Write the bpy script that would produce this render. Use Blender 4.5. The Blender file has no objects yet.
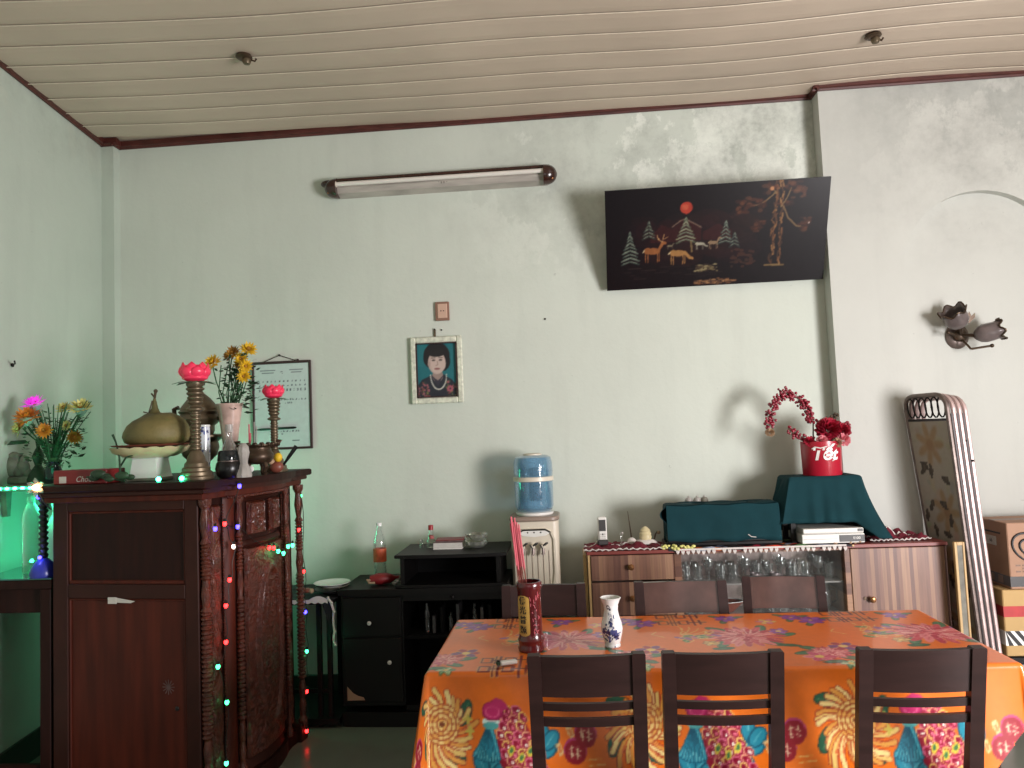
import bpy, bmesh, math, random
import numpy as np
from mathutils import Vector, Matrix, noise
random.seed(7)
S = bpy.context.scene
COL = S.collection
PI = math.pi
R = math.radians

# ------------------------------------------------------------------ camera
f_px, P, RO, YW = 753.0, R(3.6), R(2.35), R(4.4)
fw = Vector((-math.sin(YW)*math.cos(P), math.cos(YW)*math.cos(P), math.sin(P)))
r0 = Vector((math.cos(YW), math.sin(YW), 0)); u0 = r0.cross(fw)
rt = r0*math.cos(RO) - u0*math.sin(RO); up = r0*math.sin(RO) + u0*math.cos(RO)
cam = bpy.data.objects.new('camera', bpy.data.cameras.new('camera')); COL.objects.link(cam)
cam.data.sensor_fit = 'HORIZONTAL'; cam.data.sensor_width = 36.0; cam.data.lens = 36.0*f_px/1024
cam.data.clip_start = 0.05
cam.matrix_world = Matrix(((rt.x, up.x, -fw.x, 0), (rt.y, up.y, -fw.y, 0), (rt.z, up.z, -fw.z, 1.5), (0, 0, 0, 1)))
S.camera = cam

# ------------------------------------------------------------------ world, big lights, exposure
w = bpy.data.worlds.new('world'); S.world = w; w.use_nodes = True
w.node_tree.nodes['Background'].inputs[0].default_value = (0.75, 0.85, 1.0, 1)
w.node_tree.nodes['Background'].inputs[1].default_value = 0.35

def area(name, loc, target, sx, sy, power, color):
    l = bpy.data.lights.new(name, 'AREA'); l.shape = 'RECTANGLE'; l.size = sx; l.size_y = sy
    l.energy = power; l.color = color
    o = bpy.data.objects.new(name, l); COL.objects.link(o); o.location = loc
    d = Vector(target) - Vector(loc)
    o.rotation_euler = d.to_track_quat('-Z', 'Z').to_euler()
    return o
area('daylight_side_door', (3.50, 0.35, 1.25), (0.4, 3.6, 1.25), 1.2, 1.6, 284, (1.0, 0.955, 0.965))
area('front_fill', (0.3, -2.45, 1.5), (0.0, 4.0, 1.5), 2.4, 2.0, 11, (1.0, 0.97, 0.86))  # weak fill light added behind the camera
S.view_settings.view_transform = 'Standard'; S.view_settings.look = 'None'
S.view_settings.gamma = 1.0; S.view_settings.use_curve_mapping = False
S.view_settings.exposure = 0.0

# ------------------------------------------------------------------ materials
def lin(c):
    return tuple(((x/255)/12.92 if x/255 <= 0.04045 else ((x/255+0.055)/1.055)**2.4) for x in c)
MATS = {}
def mat(name, rgb, rough=0.5, metal=0.0, var=0.0, scale=8.0, bump=0.0, bscale=60.0, stretch=None, emit=None, es=0.0,
        trans=0.0, rgb2=None, spec=None, coat=0.0, sheen=0.0, alpha=None, ior=1.45):
    if name in MATS: return MATS[name]
    m = bpy.data.materials.new(name); m.use_nodes = True; nt = m.node_tree; N = nt.nodes; L = nt.links
    b = N['Principled BSDF']
    c = lin(rgb); b.inputs['Roughness'].default_value = rough; b.inputs['Metallic'].default_value = metal
    b.inputs['Base Color'].default_value = (*c, 1)
    if spec is not None: b.inputs['Specular IOR Level'].default_value = spec
    if coat: b.inputs['Coat Weight'].default_value = coat; b.inputs['Coat Roughness'].default_value = 0.15
    if sheen: b.inputs['Sheen Weight'].default_value = sheen
    if trans: b.inputs['Transmission Weight'].default_value = trans; b.inputs['IOR'].default_value = ior
    if alpha is not None: b.inputs['Alpha'].default_value = alpha
    if emit: b.inputs['Emission Color'].default_value = (*lin(emit), 1); b.inputs['Emission Strength'].default_value = es
    if var or bump or rgb2:
        tc = N.new('ShaderNodeTexCoord'); mp = N.new('ShaderNodeMapping'); L.new(tc.outputs['Object'], mp.inputs[0])
        if stretch: mp.inputs['Scale'].default_value = stretch
    if var or rgb2:
        n = N.new('ShaderNodeTexNoise'); n.inputs['Scale'].default_value = scale; n.inputs['Detail'].default_value = 5
        L.new(mp.outputs[0], n.inputs['Vector'])
        cr = N.new('ShaderNodeValToRGB'); L.new(n.outputs['Fac'], cr.inputs[0])
        c2 = lin(rgb2) if rgb2 else tuple(min(1, x*(1-var)) for x in c)
        cr.color_ramp.elements[0].position = 0.32; cr.color_ramp.elements[1].position = 0.68
        cr.color_ramp.elements[0].color = (*c2, 1)
        cr.color_ramp.elements[1].color = (*(c if rgb2 else tuple(min(1, x*(1+var*0.6)) for x in c)), 1)
        L.new(cr.outputs[0], b.inputs['Base Color'])
    if bump:
        n2 = N.new('ShaderNodeTexNoise'); n2.inputs['Scale'].default_value = bscale; n2.inputs['Detail'].default_value = 4
        L.new(mp.outputs[0], n2.inputs['Vector'])
        bp = N.new('ShaderNodeBump'); bp.inputs['Strength'].default_value = bump; bp.inputs['Distance'].default_value = 0.01
        L.new(n2.outputs['Fac'], bp.inputs['Height']); L.new(bp.outputs[0], b.inputs['Normal'])
    MATS[name] = m
    return m
def printmat(name, rough=0.5, spec=None, coat=0.0, mottling=0.06):
    """flat print: colour read from the mesh's own colour attribute, plus procedural fine mottling"""
    if name in MATS: return MATS[name]
    m = bpy.data.materials.new(name); m.use_nodes = True; nt = m.node_tree; N = nt.nodes; L = nt.links
    b = N['Principled BSDF']; b.inputs['Roughness'].default_value = rough
    if spec is not None: b.inputs['Specular IOR Level'].default_value = spec
    b.inputs['Coat Weight'].default_value = coat
    a = N.new('ShaderNodeAttribute'); a.attribute_name = 'print'
    n = N.new('ShaderNodeTexNoise'); n.inputs['Scale'].default_value = 40
    tc = N.new('ShaderNodeTexCoord'); L.new(tc.outputs['Object'], n.inputs['Vector'])
    mr = N.new('ShaderNodeMapRange'); mr.inputs['To Min'].default_value = 1-mottling*2; mr.inputs['To Max'].default_value = 1+mottling
    L.new(n.outputs['Fac'], mr.inputs['Value'])
    mx = N.new('ShaderNodeVectorMath'); mx.operation = 'SCALE'
    L.new(a.outputs['Color'], mx.inputs[0]); L.new(mr.outputs[0], mx.inputs['Scale'])
    L.new(mx.outputs[0], b.inputs['Base Color'])
    MATS[name] = m
    return m
def wood_strips(name, cols, width, rough=0.4, axis='X'):
    """laminate of narrow vertical strips of several tones"""
    m = bpy.data.materials.new(name); m.use_nodes = True; nt = m.node_tree; N = nt.nodes; L = nt.links
    b = N['Principled BSDF']; b.inputs['Roughness'].default_value = rough
    tc = N.new('ShaderNodeTexCoord'); sp = N.new('ShaderNodeSeparateXYZ'); L.new(tc.outputs['Object'], sp.inputs[0])
    dv = N.new('ShaderNodeMath'); dv.operation = 'DIVIDE'; dv.inputs[1].default_value = width; L.new(sp.outputs[axis], dv.inputs[0])
    fl = N.new('ShaderNodeMath'); fl.operation = 'FLOOR'; L.new(dv.outputs[0], fl.inputs[0])
    wn = N.new('ShaderNodeTexWhiteNoise'); wn.noise_dimensions = '1D'; L.new(fl.outputs[0], wn.inputs['W'])
    cr = N.new('ShaderNodeValToRGB'); cr.color_ramp.interpolation = 'CONSTANT'; L.new(wn.outputs['Value'], cr.inputs[0])
    el = cr.color_ramp.elements
    while len(el) < len(cols): el.new(0.5)
    for i, c in enumerate(cols): el[i].position = i/len(cols); el[i].color = (*lin(c), 1)
    mp = N.new('ShaderNodeMapping'); mp.inputs['Scale'].default_value = (60, 60, 3) if axis != 'Z' else (3, 3, 60)
    L.new(tc.outputs['Object'], mp.inputs[0])
    n = N.new('ShaderNodeTexNoise'); n.inputs['Scale'].default_value = 1.6; n.inputs['Detail'].default_value = 6; L.new(mp.outputs[0], n.inputs['Vector'])
    mr = N.new('ShaderNodeMapRange'); mr.inputs['To Min'].default_value = 0.55; mr.inputs['To Max'].default_value = 1.4; L.new(n.outputs['Fac'], mr.inputs['Value'])
    sc = N.new('ShaderNodeVectorMath'); sc.operation = 'SCALE'; L.new(cr.outputs[0], sc.inputs[0]); L.new(mr.outputs[0], sc.inputs['Scale'])
    L.new(sc.outputs[0], b.inputs['Base Color'])
    MATS[name] = m
    return m
def wallmat(name, base, patch, lo, hi, zlo, zhi, scale=1.3, yellow=None):
    """limewash wall: soft mottling, damp flaked patches (on the right wall shade put into the colour) in the upper part of the wall, streaks and hairline marks"""
    m = bpy.data.materials.new(name); m.use_nodes = True; nt = m.node_tree; N = nt.nodes; L = nt.links
    b = N['Principled BSDF']; b.inputs['Roughness'].default_value = 0.75; b.inputs['Specular IOR Level'].default_value = 0.25
    g = N.new('ShaderNodeNewGeometry'); sp = N.new('ShaderNodeSeparateXYZ'); L.new(g.outputs['Position'], sp.inputs[0])
    def noi(s, det, sc=(1, 1, 1), ro=0.6):
        mp = N.new('ShaderNodeMapping'); mp.inputs['Scale'].default_value = sc; L.new(g.outputs['Position'], mp.inputs[0])
        n = N.new('ShaderNodeTexNoise'); n.inputs['Scale'].default_value = s; n.inputs['Detail'].default_value = det
        n.inputs['Roughness'].default_value = ro; L.new(mp.outputs[0], n.inputs['Vector']); return n.outputs['Fac']
    def rng(v, a, b2, c=0.0, d=1.0):
        r = N.new('ShaderNodeMapRange'); r.inputs['From Min'].default_value = a; r.inputs['From Max'].default_value = b2
        r.inputs['To Min'].default_value = c; r.inputs['To Max'].default_value = d; L.new(v, r.inputs['Value']); return r.outputs[0]
    def mul(a, b2):
        x = N.new('ShaderNodeMath'); x.operation = 'MULTIPLY'; L.new(a, x.inputs[0]); L.new(b2, x.inputs[1]); return x.outputs[0]
    def mix(fac, a, c):
        x = N.new('ShaderNodeMix'); x.data_type = 'RGBA'; L.new(fac, x.inputs['Factor'])
        if isinstance(a, tuple): x.inputs['A'].default_value = (*a, 1)
        else: L.new(a, x.inputs['A'])
        x.inputs['B'].default_value = (*c, 1); return x.outputs['Result']
    bl = lin(base)
    col = mix(rng(noi(1.1, 5), 0.35, 0.7, 0, 0.55), bl, tuple(x*0.86 for x in bl))
    col = mix(rng(noi(2.2, 6, (3.5, 3.5, 0.5)), 0.5, 0.78, 0, 0.30), col, tuple(x*0.78 for x in bl))
    pz = mul(rng(sp.outputs['Z'], zlo, zhi), rng(sp.outputs['X'], lo, hi))
    edge = rng(noi(scale, 9, (1, 1, 0.7), 0.72), 0.49, 0.52)
    col = mix(mul(mul(edge, pz), rng(noi(8, 4), .3, .6, .5, 1)), col, lin(patch))
    grime_shade = mul(rng(noi(2.3, 8, (1, 1, 1.0), 0.75), 0.42, 0.68), pz)
    col = mix(mul(grime_shade, rng(noi(20, 2), .2, .8, .3, .9)), col, tuple(x*0.45 for x in bl))
    col = mix(rng(noi(28, 2), 0.74, 0.80, 0, 0.35), col, tuple(x*0.5 for x in bl))
    L.new(col, b.inputs['Base Color'])
    bp = N.new('ShaderNodeBump'); bp.inputs['Strength'].default_value = 0.25; bp.inputs['Distance'].default_value = 0.01
    L.new(noi(14, 5), bp.inputs['Height']); L.new(bp.outputs[0], b.inputs['Normal'])
    MATS[name] = m
    return m

# ------------------------------------------------------------------ mesh building
class MB:
    def __init__(s): s.bm = bmesh.new()
    def _add(s, V, F):
        vs = [s.bm.verts.new(v) for v in V]
        out = []
        for f in F:
            try: out.append(s.bm.faces.new([vs[i] for i in f]))
            except ValueError: pass
        return vs, out
    def box(s, x0, x1, y0, y1, z0, z1, bev=0.0, M=None):
        V = [(x, y, z) for z in (z0, z1) for y in (y0, y1) for x in (x0, x1)]
        F = [(0, 2, 3, 1), (4, 5, 7, 6), (0, 1, 5, 4), (2, 6, 7, 3), (0, 4, 6, 2), (1, 3, 7, 5)]
        vs, fs = s._add(V, F)
        if bev:
            es = list({e for f in fs for e in f.edges})
            r = bmesh.ops.bevel(s.bm, geom=es, offset=bev, segments=1, affect='EDGES', profile=0.5)
            vs = list({v for f in r['faces'] for v in f.verts})
        if M is not None:
            for v in vs: v.co = M @ v.co
        return s
    def prism(s, poly, z0, z1, axis='Z', bev=0.0):
        n = len(poly)
        def c(p, h):
            if axis == 'Z': return (p[0], p[1], h)
            if axis == 'Y': return (p[0], h, p[1])
            return (h, p[0], p[1])
        V = [c(p, z0) for p in poly] + [c(p, z1) for p in poly]
        F = [tuple(range(n)), tuple(range(2*n-1, n-1, -1))] + [(i, i+n, (i+1) % n+n, (i+1) % n) for i in range(n)]
        vs, fs = s._add(V, F)
        if bev:
            es = list({e for f in fs[:2] for e in f.edges})
            bmesh.ops.bevel(s.bm, geom=es, offset=bev, segments=1, affect='EDGES', profile=0.5)
        return s
    def lathe(s, prof, seg=24, c=(0, 0, 0), M=None, sx=1, sy=1, cap=True):
        V = []; F = []
        n = len(prof)
        for r, z in prof:
            for k in range(seg):
                a = 2*PI*k/seg; V.append(Vector((r*math.cos(a)*sx, r*math.sin(a)*sy, z)))
        for i in range(n-1):
            for k in range(seg):
                F.append((i*seg+k, i*seg+(k+1) % seg, (i+1)*seg+(k+1) % seg, (i+1)*seg+k))
        if cap:
            if prof[0][0] > 1e-5: F.append(tuple(range(seg-1, -1, -1)))
            if prof[-1][0] > 1e-5: F.append(tuple((n-1)*seg+k for k in range(seg)))
        V = [(M @ v if M is not None else v) + Vector(c) for v in V]
        s._add(V, F); return s
    def ball(s, c, r, seg=10, rings=7, sc=(1, 1, 1), M=None):
        V = [Vector((0, 0, -1))]; F = []
        for i in range(1, rings):
            t = -PI/2+PI*i/rings
            for k in range(seg):
                a = 2*PI*k/seg; V.append(Vector((math.cos(t)*math.cos(a), math.cos(t)*math.sin(a), math.sin(t))))
        V.append(Vector((0, 0, 1))); L_ = len(V)-1
        for k in range(seg): F.append((0, 1+(k+1) % seg, 1+k))
        for i in range(rings-2):
            for k in range(seg):
                a = 1+i*seg+k; b = 1+i*seg+(k+1) % seg; F.append((a, b, b+seg, a+seg))
        b0 = 1+(rings-2)*seg
        for k in range(seg): F.append((b0+k, b0+(k+1) % seg, L_))
        out = []
        for v in V:
            q = Vector((v.x*sc[0]*r, v.y*sc[1]*r, v.z*sc[2]*r))
            out.append((M @ q if M is not None else q) + Vector(c))
        s._add(out, F); return s
    def tube(s, pts, r, seg=8, closed=False):
        pts = [Vector(p) for p in pts]; n = len(pts)
        rr = r if isinstance(r, (list, tuple)) else [r]*n
        V = []; F = []
        ref = Vector((0, 0, 1))
        t0 = (pts[1]-pts[0]).normalized()
        if abs(t0.dot(ref)) > 0.9: ref = Vector((1, 0, 0))
        nrm = (ref - t0*ref.dot(t0)).normalized()
        for i, p in enumerate(pts):
            a = pts[(i-1) % n] if (i > 0 or closed) else p
            b = pts[(i+1) % n] if (i < n-1 or closed) else p
            t = (b-a).normalized()
            nrm = (nrm - t*nrm.dot(t))
            if nrm.length < 1e-6: nrm = t.orthogonal()
            nrm.normalize(); bi = t.cross(nrm)
            for k in range(seg):
                an = 2*PI*k/seg; V.append(p+(nrm*math.cos(an)+bi*math.sin(an))*rr[i])
        m = n if closed else n-1
        for i in range(m):
            for k in range(seg):
                j = (i+1) % n
                F.append((i*seg+k, i*seg+(k+1) % seg, j*seg+(k+1) % seg, j*seg+k))
        if not closed: F += [tuple(range(seg-1, -1, -1)), tuple((n-1)*seg+k for k in range(seg))]
        s._add(V, F); return s
    def bar(s, a, b, wx, wy, bev=0.0, upv=(0, 0, 1), taper=1.0):
        a = Vector(a); b = Vector(b); d = (b-a); l = d.length; d.normalize()
        u = Vector(upv)
        if abs(u.dot(d)) > 0.99: u = Vector((0, 1, 0))
        x = u.cross(d).normalized(); y = d.cross(x)
        M = Matrix(((x.x, y.x, d.x, a.x), (x.y, y.y, d.y, a.y), (x.z, y.z, d.z, a.z), (0, 0, 0, 1)))
        return s.box(-wx/2, wx/2, -wy/2, wy/2, 0, l, bev, M)
    def grid(s, fn, nu, nv, keep=None, back=None):
        V = []; F = []; idx = {}
        for j in range(nv+1):
            for i in range(nu+1):
                V.append(fn(i/nu, j/nv))
        for j in range(nv):
            for i in range(nu):
                if keep and not keep((i+.5)/nu, (j+.5)/nv): continue
                a = j*(nu+1)+i; F.append((a, a+1, a+nu+2, a+nu+1))
        s._add(V, F); return s
    def loft(s, rings, cap=True, closed=True):
        n = len(rings[0]); V = [p for r in rings for p in r]; F = []
        for i in range(len(rings)-1):
            for k in range(n if closed else n-1): F.append((i*n+k, i*n+(k+1) % n, (i+1)*n+(k+1) % n, (i+1)*n+k))
        if cap: F += [tuple(range(n-1, -1, -1)), tuple((len(rings)-1)*n+k for k in range(n))]
        s._add(V, F); return s
    def build(s, name, m, parent=None, smooth=False, loc=None, rotz=0.0, thick=0.0, off=-1):
        bmesh.ops.recalc_face_normals(s.bm, faces=s.bm.faces)
        me = bpy.data.meshes.new(name); s.bm.to_mesh(me); s.bm.free()
        o = bpy.data.objects.new(name, me); COL.objects.link(o)
        if m: me.materials.append(MATS[m] if isinstance(m, str) else m)
        if smooth:
            me.polygons.foreach_set('use_smooth', [True]*len(me.polygons))
            me.set_sharp_from_angle(angle=R(smooth if smooth is not True else 40))
        if parent is not None: o.parent = parent
        if loc is not None: o.location = loc
        if rotz: o.rotation_euler.z = rotz
        if thick:
            md = o.modifiers.new('thickness', 'SOLIDIFY'); md.thickness = thick; md.offset = off
        return o

def tag(o, label=None, cat=None, group=None, kind=None):
    if label: o['label'] = label
    if cat: o['category'] = cat
    if group: o['group'] = group
    if kind: o['kind'] = kind
    return o
def thing(name, label, cat, loc=(0, 0, 0), rotz=0.0, group=None):
    o = bpy.data.objects.new(name, None); COL.objects.link(o); o.location = loc; o.rotation_euler = (0, 0, rotz)
    o.empty_display_size = 0.05
    return tag(o, label, cat, group)
def copytree(o, parent=None):
    c = o.copy(); COL.objects.link(c)
    if parent is not None: c.parent = parent
    for ch in list(o.children): copytree(ch, c)
    return c
def struct(o): o['kind'] = 'structure'; return o
def text_mesh(body, size, depth=0.0006, bold=0.0, shear=0.0, align='CENTER'):
    cu = bpy.data.curves.new('lettering', 'FONT'); cu.body = body; cu.size = size; cu.extrude = depth; cu.offset = bold; cu.shear = shear
    cu.align_x = align; cu.align_y = 'CENTER'; cu.resolution_u = 3
    o = bpy.data.objects.new('lettering', cu); COL.objects.link(o)
    dg = bpy.context.evaluated_depsgraph_get(); me = bpy.data.meshes.new_from_object(o.evaluated_get(dg))
    bpy.data.objects.remove(o); bpy.data.curves.remove(cu)
    return me
def text(name, body, size, m, parent, M, depth=0.0006, bold=0.0, shear=0.0, warp=None):
    me = text_mesh(body, size, depth, bold, shear)
    if warp:
        for v in me.vertices: v.co = warp(v.co)
    else: me.transform(M)
    me.materials.clear(); me.materials.append(MATS[m])
    o = bpy.data.objects.new(name, me); COL.objects.link(o); o.parent = parent
    return o
def upright(x, y, z, rz=0.0):    # text facing -Y
    return Matrix.Translation((x, y, z)) @ Matrix.Rotation(rz, 4, 'Z') @ Matrix.Rotation(PI/2, 4, 'X')

# ------------------------------------------------------------------ print canvas (flat print only)
class Canvas:
    def __init__(s, x0, x1, y0, y1, res, bg):
        s.x0, s.y0, s.res = x0, y0, res
        s.W = int((x1-x0)*res)+1; s.H = int((y1-y0)*res)+1
        s.a = np.zeros((s.H, s.W, 3)); s.a[:] = bg
        s.X, s.Y = np.meshgrid(x0+np.arange(s.W)/res, y0+np.arange(s.H)/res)
    def _sub(s, xa, xb, ya, yb):
        i0 = max(0, int((xa-s.x0)*s.res)-1); i1 = min(s.W, int((xb-s.x0)*s.res)+3)
        j0 = max(0, int((ya-s.y0)*s.res)-1); j1 = min(s.H, int((yb-s.y0)*s.res)+3)
        if i0 >= i1 or j0 >= j1: return None
        return slice(j0, j1), slice(i0, i1)
    def ell(s, cx, cy, rx, ry, col, rot=0.0, al=1.0):
        r = max(rx, ry); k = s._sub(cx-r, cx+r, cy-r, cy+r)
        if not k: return
        x = s.X[k]-cx; y = s.Y[k]-cy; c, n = math.cos(rot), math.sin(rot)
        m = ((x*c+y*n)/rx)**2+((-x*n+y*c)/ry)**2 <= 1
        s.a[k][m] = s.a[k][m]*(1-al)+np.array(col)*al
    def ring(s, cx, cy, rx, ry, t, col, rot=0.0):
        r = max(rx, ry); k = s._sub(cx-r, cx+r, cy-r, cy+r)
        if not k: return
        x = s.X[k]-cx; y = s.Y[k]-cy; c, n = math.cos(rot), math.sin(rot)
        xx = x*c+y*n; yy = -x*n+y*c
        m = ((xx/rx)**2+(yy/ry)**2 <= 1) & ((xx/(rx-t))**2+(yy/(ry-t))**2 >= 1)
        s.a[k][m] = col
    def line(s, pts, t, col, al=1.0):
        for (ax, ay), (bx, by) in zip(pts[:-1], pts[1:]):
            k = s._sub(min(ax, bx)-t, max(ax, bx)+t, min(ay, by)-t, max(ay, by)+t)
            if not k: continue
            x = s.X[k]; y = s.Y[k]; dx, dy = bx-ax, by-ay; l2 = dx*dx+dy*dy+1e-12
            q = np.clip(((x-ax)*dx+(y-ay)*dy)/l2, 0, 1)
            m = (x-ax-q*dx)**2+(y-ay-q*dy)**2 <= (t/2)**2
            s.a[k][m] = s.a[k][m]*(1-al)+np.array(col)*al
    def rect(s, xa, xb, ya, yb, col):
        k = s._sub(xa, xb, ya, yb)
        if not k: return
        m = (s.X[k] >= xa) & (s.X[k] <= xb) & (s.Y[k] >= ya) & (s.Y[k] <= yb); s.a[k][m] = col
    def poly(s, pts, col):
        xs = [p[0] for p in pts]; ys = [p[1] for p in pts]; k = s._sub(min(xs), max(xs), min(ys), max(ys))
        if not k: return
        x = s.X[k]; y = s.Y[k]; m = np.zeros(x.shape, bool)
        for (ax, ay), (bx, by) in zip(pts, pts[1:]+pts[:1]):
            if ay == by: continue
            c = ((ay > y) != (by > y)) & (x < (bx-ax)*(y-ay)/(by-ay)+ax); m ^= c
        s.a[k][m] = col
    def blur(s, n=1):
        for _ in range(n):
            p = np.pad(s.a, ((1, 1), (1, 1), (0, 0)), mode='edge')
            s.a = (p[:-2, 1:-1]+p[2:, 1:-1]+p[1:-1, :-2]+p[1:-1, 2:]+2*p[1:-1, 1:-1])/6
        return s
    def sample(s, x, y):
        i = np.clip(((x-s.x0)*s.res+.5).astype(int), 0, s.W-1); j = np.clip(((y-s.y0)*s.res+.5).astype(int), 0, s.H-1)
        c = s.a[j, i]/255.0
        return np.where(c <= 0.04045, c/12.92, ((c+0.055)/1.055)**2.4)
def printed(name, cv, u0_, u1_, v0_, v1_, step, fn, m, parent=None, keep=None):
    """a real sheet whose vertices carry the print colours"""
    nu = max(1, int(round((u1_-u0_)/step))); nv = max(1, int(round((v1_-v0_)/step)))
    U, V = np.meshgrid(np.linspace(u0_, u1_, nu+1), np.linspace(v0_, v1_, nv+1)); U = U.ravel(); V = V.ravel()
    co = fn(U, V); col = cv.sample(U, V)
    i, j = np.meshgrid(np.arange(nu), np.arange(nv)); a = (j*(nu+1)+i).ravel()
    F = np.stack([a, a+1, a+nu+2, a+nu+1], 1)
    if keep is not None:
        k = keep((U[a]+U[a+nu+2])/2, (V[a]+V[a+nu+2])/2); F = F[k]
    me = bpy.data.meshes.new(name)
    me.vertices.add(len(co)); me.vertices.foreach_set('co', co.ravel())
    me.loops.add(F.size); me.loops.foreach_set('vertex_index', F.ravel().astype(np.int32))
    me.polygons.add(len(F)); me.polygons.foreach_set('loop_start', np.arange(0, F.size, 4, dtype=np.int32))
    me.update(calc_edges=True)
    at = me.color_attributes.new('print', 'FLOAT_COLOR', 'POINT')
    rgba = np.ones((len(co), 4)); rgba[:, :3] = col; at.data.foreach_set('color', rgba.ravel())
    me.polygons.foreach_set('use_smooth', [True]*len(me.polygons))
    me.materials.append(MATS[m])
    o = bpy.data.objects.new(name, me); COL.objects.link(o)
    if parent is not None: o.parent = parent
    return o

def glassmat(name, tint, edge=0.35, body=0.06, rough=0.06, dcol=(230, 232, 230)):
    m = bpy.data.materials.new(name); m.use_nodes = True; nt = m.node_tree; N = nt.nodes; L = nt.links; N.remove(N['Principled BSDF'])
    tr = N.new('ShaderNodeBsdfTransparent'); tr.inputs[0].default_value = (*lin(tint), 1)
    gl = N.new('ShaderNodeBsdfGlossy'); gl.inputs['Roughness'].default_value = rough; gl.inputs['Color'].default_value = (1, 1, 1, 1)
    df = N.new('ShaderNodeBsdfDiffuse'); df.inputs[0].default_value = (*lin(dcol), 1); n = N.new('ShaderNodeTexNoise'); n.inputs['Scale'].default_value = 30
    mr = N.new('ShaderNodeMapRange'); mr.inputs['To Min'].default_value = body*.7; mr.inputs['To Max'].default_value = body*1.3; L.new(n.outputs['Fac'], mr.inputs['Value'])
    lw = N.new('ShaderNodeLayerWeight'); lw.inputs['Blend'].default_value = edge
    m1 = N.new('ShaderNodeMixShader'); L.new(mr.outputs[0], m1.inputs[0]); L.new(tr.outputs[0], m1.inputs[1]); L.new(df.outputs[0], m1.inputs[2])
    m2 = N.new('ShaderNodeMixShader'); L.new(lw.outputs['Facing'], m2.inputs[0]); L.new(m1.outputs[0], m2.inputs[1]); L.new(gl.outputs[0], m2.inputs[2])
    L.new(m2.outputs[0], N['Material Output'].inputs[0]); MATS[name] = m
    return m
# material table
wallmat('limewash_back', (206, 212, 201), (224, 228, 218), -0.9, 0.4, 2.3, 2.75, 1.7)
wallmat('limewash_right', (198, 199, 192), (176, 178, 172), 1.4, 2.2, 2.2, 3.1, 1.1)  # darker upper patches put shade into the wall colour
wallmat('limewash_left', (192, 202, 190), (196, 200, 186), -9, -8, 3.0, 3.6)
mat('ceiling_panel', (196, 178, 160), 0.5, var=0.07, scale=2.5, bump=0.05)
mat('ceiling_joint', (206, 193, 173), 0.45, var=0.12, scale=30)
mat('crown_wood', (84, 40, 34), 0.45, var=0.35, scale=10, stretch=(1, 6, 6))
mat('floor_tile', (112, 118, 108), 0.25, var=0.12, scale=3)
mat('base_dark', (44, 52, 46), 0.4, var=0.2)
mat('altar_wood', (78, 28, 15), 0.5, var=0.35, scale=3, stretch=(8, 8, 0.8), spec=0.25)
mat('altar_carved', (90, 38, 22), 0.3, var=0.45, scale=30, bump=0.9, bscale=150, coat=0.2)
mat('altar_dark', (40, 15, 10), 0.55, var=0.3, scale=4, stretch=(8, 8, 0.8), spec=0.2)
mat('altar_rim', (54, 22, 14), 0.5, var=0.3, scale=6, spec=0.25)
mat('console_black', (11, 8, 8), 0.5, var=0.3, scale=5, spec=0.3)
mat('console_inside', (7, 6, 6), 0.8, var=0.2, spec=0.2)
mat('chair_wood', (48, 29, 27), 0.42, var=0.25, scale=5, stretch=(1, 1, 6), spec=0.3)
mat('chair_wood_lit', (88, 62, 56), 0.22, var=0.35, scale=9, coat=0.4)  # lighter copy of the chair wood, light reflected off the backs put into its colour
mat('bronze', (112, 98, 78), 0.42, 0.6, var=0.3, scale=18)
mat('bronze_dark', (80, 64, 50), 0.38, 0.6, var=0.4, scale=18)
mat('steel_grey', (118, 104, 98), 0.4, 0.5, var=0.3, scale=20)
mat('steel_pink', (196, 172, 168), 0.35, 0.35, var=0.25, scale=14)
mat('black_iron', (34, 28, 28), 0.4, 0.5, var=0.2)
mat('cream_plastic', (214, 204, 186), 0.38, var=0.05, scale=4)
mat('taupe_plastic', (142, 124, 112), 0.4, var=0.06)
mat('white_plastic', (226, 224, 218), 0.35, var=0.04)
mat('grey_plastic', (60, 58, 58), 0.4, var=0.1)
mat('black_plastic', (16, 15, 16), 0.3, var=0.1)
glassmat('blue_tank', (186, 210, 228), 0.22, 0.38, 0.06, (120, 166, 196))
glassmat('clear_glass', (246, 248, 247), 0.42, 0.05)
mat('green_glass', (150, 205, 180), 0.1, var=0.05, alpha=0.6)
glassmat('water_glass', (214, 240, 228), 0.35, 0.15)
glassmat('crystal', (206, 208, 190), 0.45, 0.14, 0.12)
mat('dark_glass', (38, 42, 44), 0.08, trans=0.25, var=0.2)
glassmat('display_glass', (248, 249, 249), 0.12, 0.01, 0.03)
mat('smoky_mirror', (134, 122, 122), 0.3, 0.3, var=0.25, scale=5)
mat('porcelain', (226, 226, 222), 0.15, var=0.03, coat=0.3)
mat('cream_porcelain', (206, 192, 150), 0.28, var=0.08, scale=12, coat=0.2)
mat('gourd_skin', (126, 112, 66), 0.6, var=0.35, scale=9, bump=0.3, bscale=60, rgb2=(84, 82, 46))
mat('red_plate', (130, 72, 58), 0.4, var=0.2)
mat('leaf_dark', (34, 62, 38), 0.55, var=0.35, scale=20)
mat('leaf_green', (52, 92, 56), 0.55, var=0.35, scale=20)
mat('stem_green', (50, 96, 60), 0.6, var=0.3, scale=20)
mat('stem_brown', (78, 62, 44), 0.7, var=0.3, scale=20)
mat('petal_yellow', (232, 190, 40), 0.6, var=0.25, scale=30)
mat('petal_ochre', (170, 122, 40), 0.6, var=0.3, scale=30)
mat('petal_orange', (216, 140, 44), 0.6, var=0.25, scale=30)
mat('petal_cream', (218, 214, 130), 0.6, var=0.25, scale=30)
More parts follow.
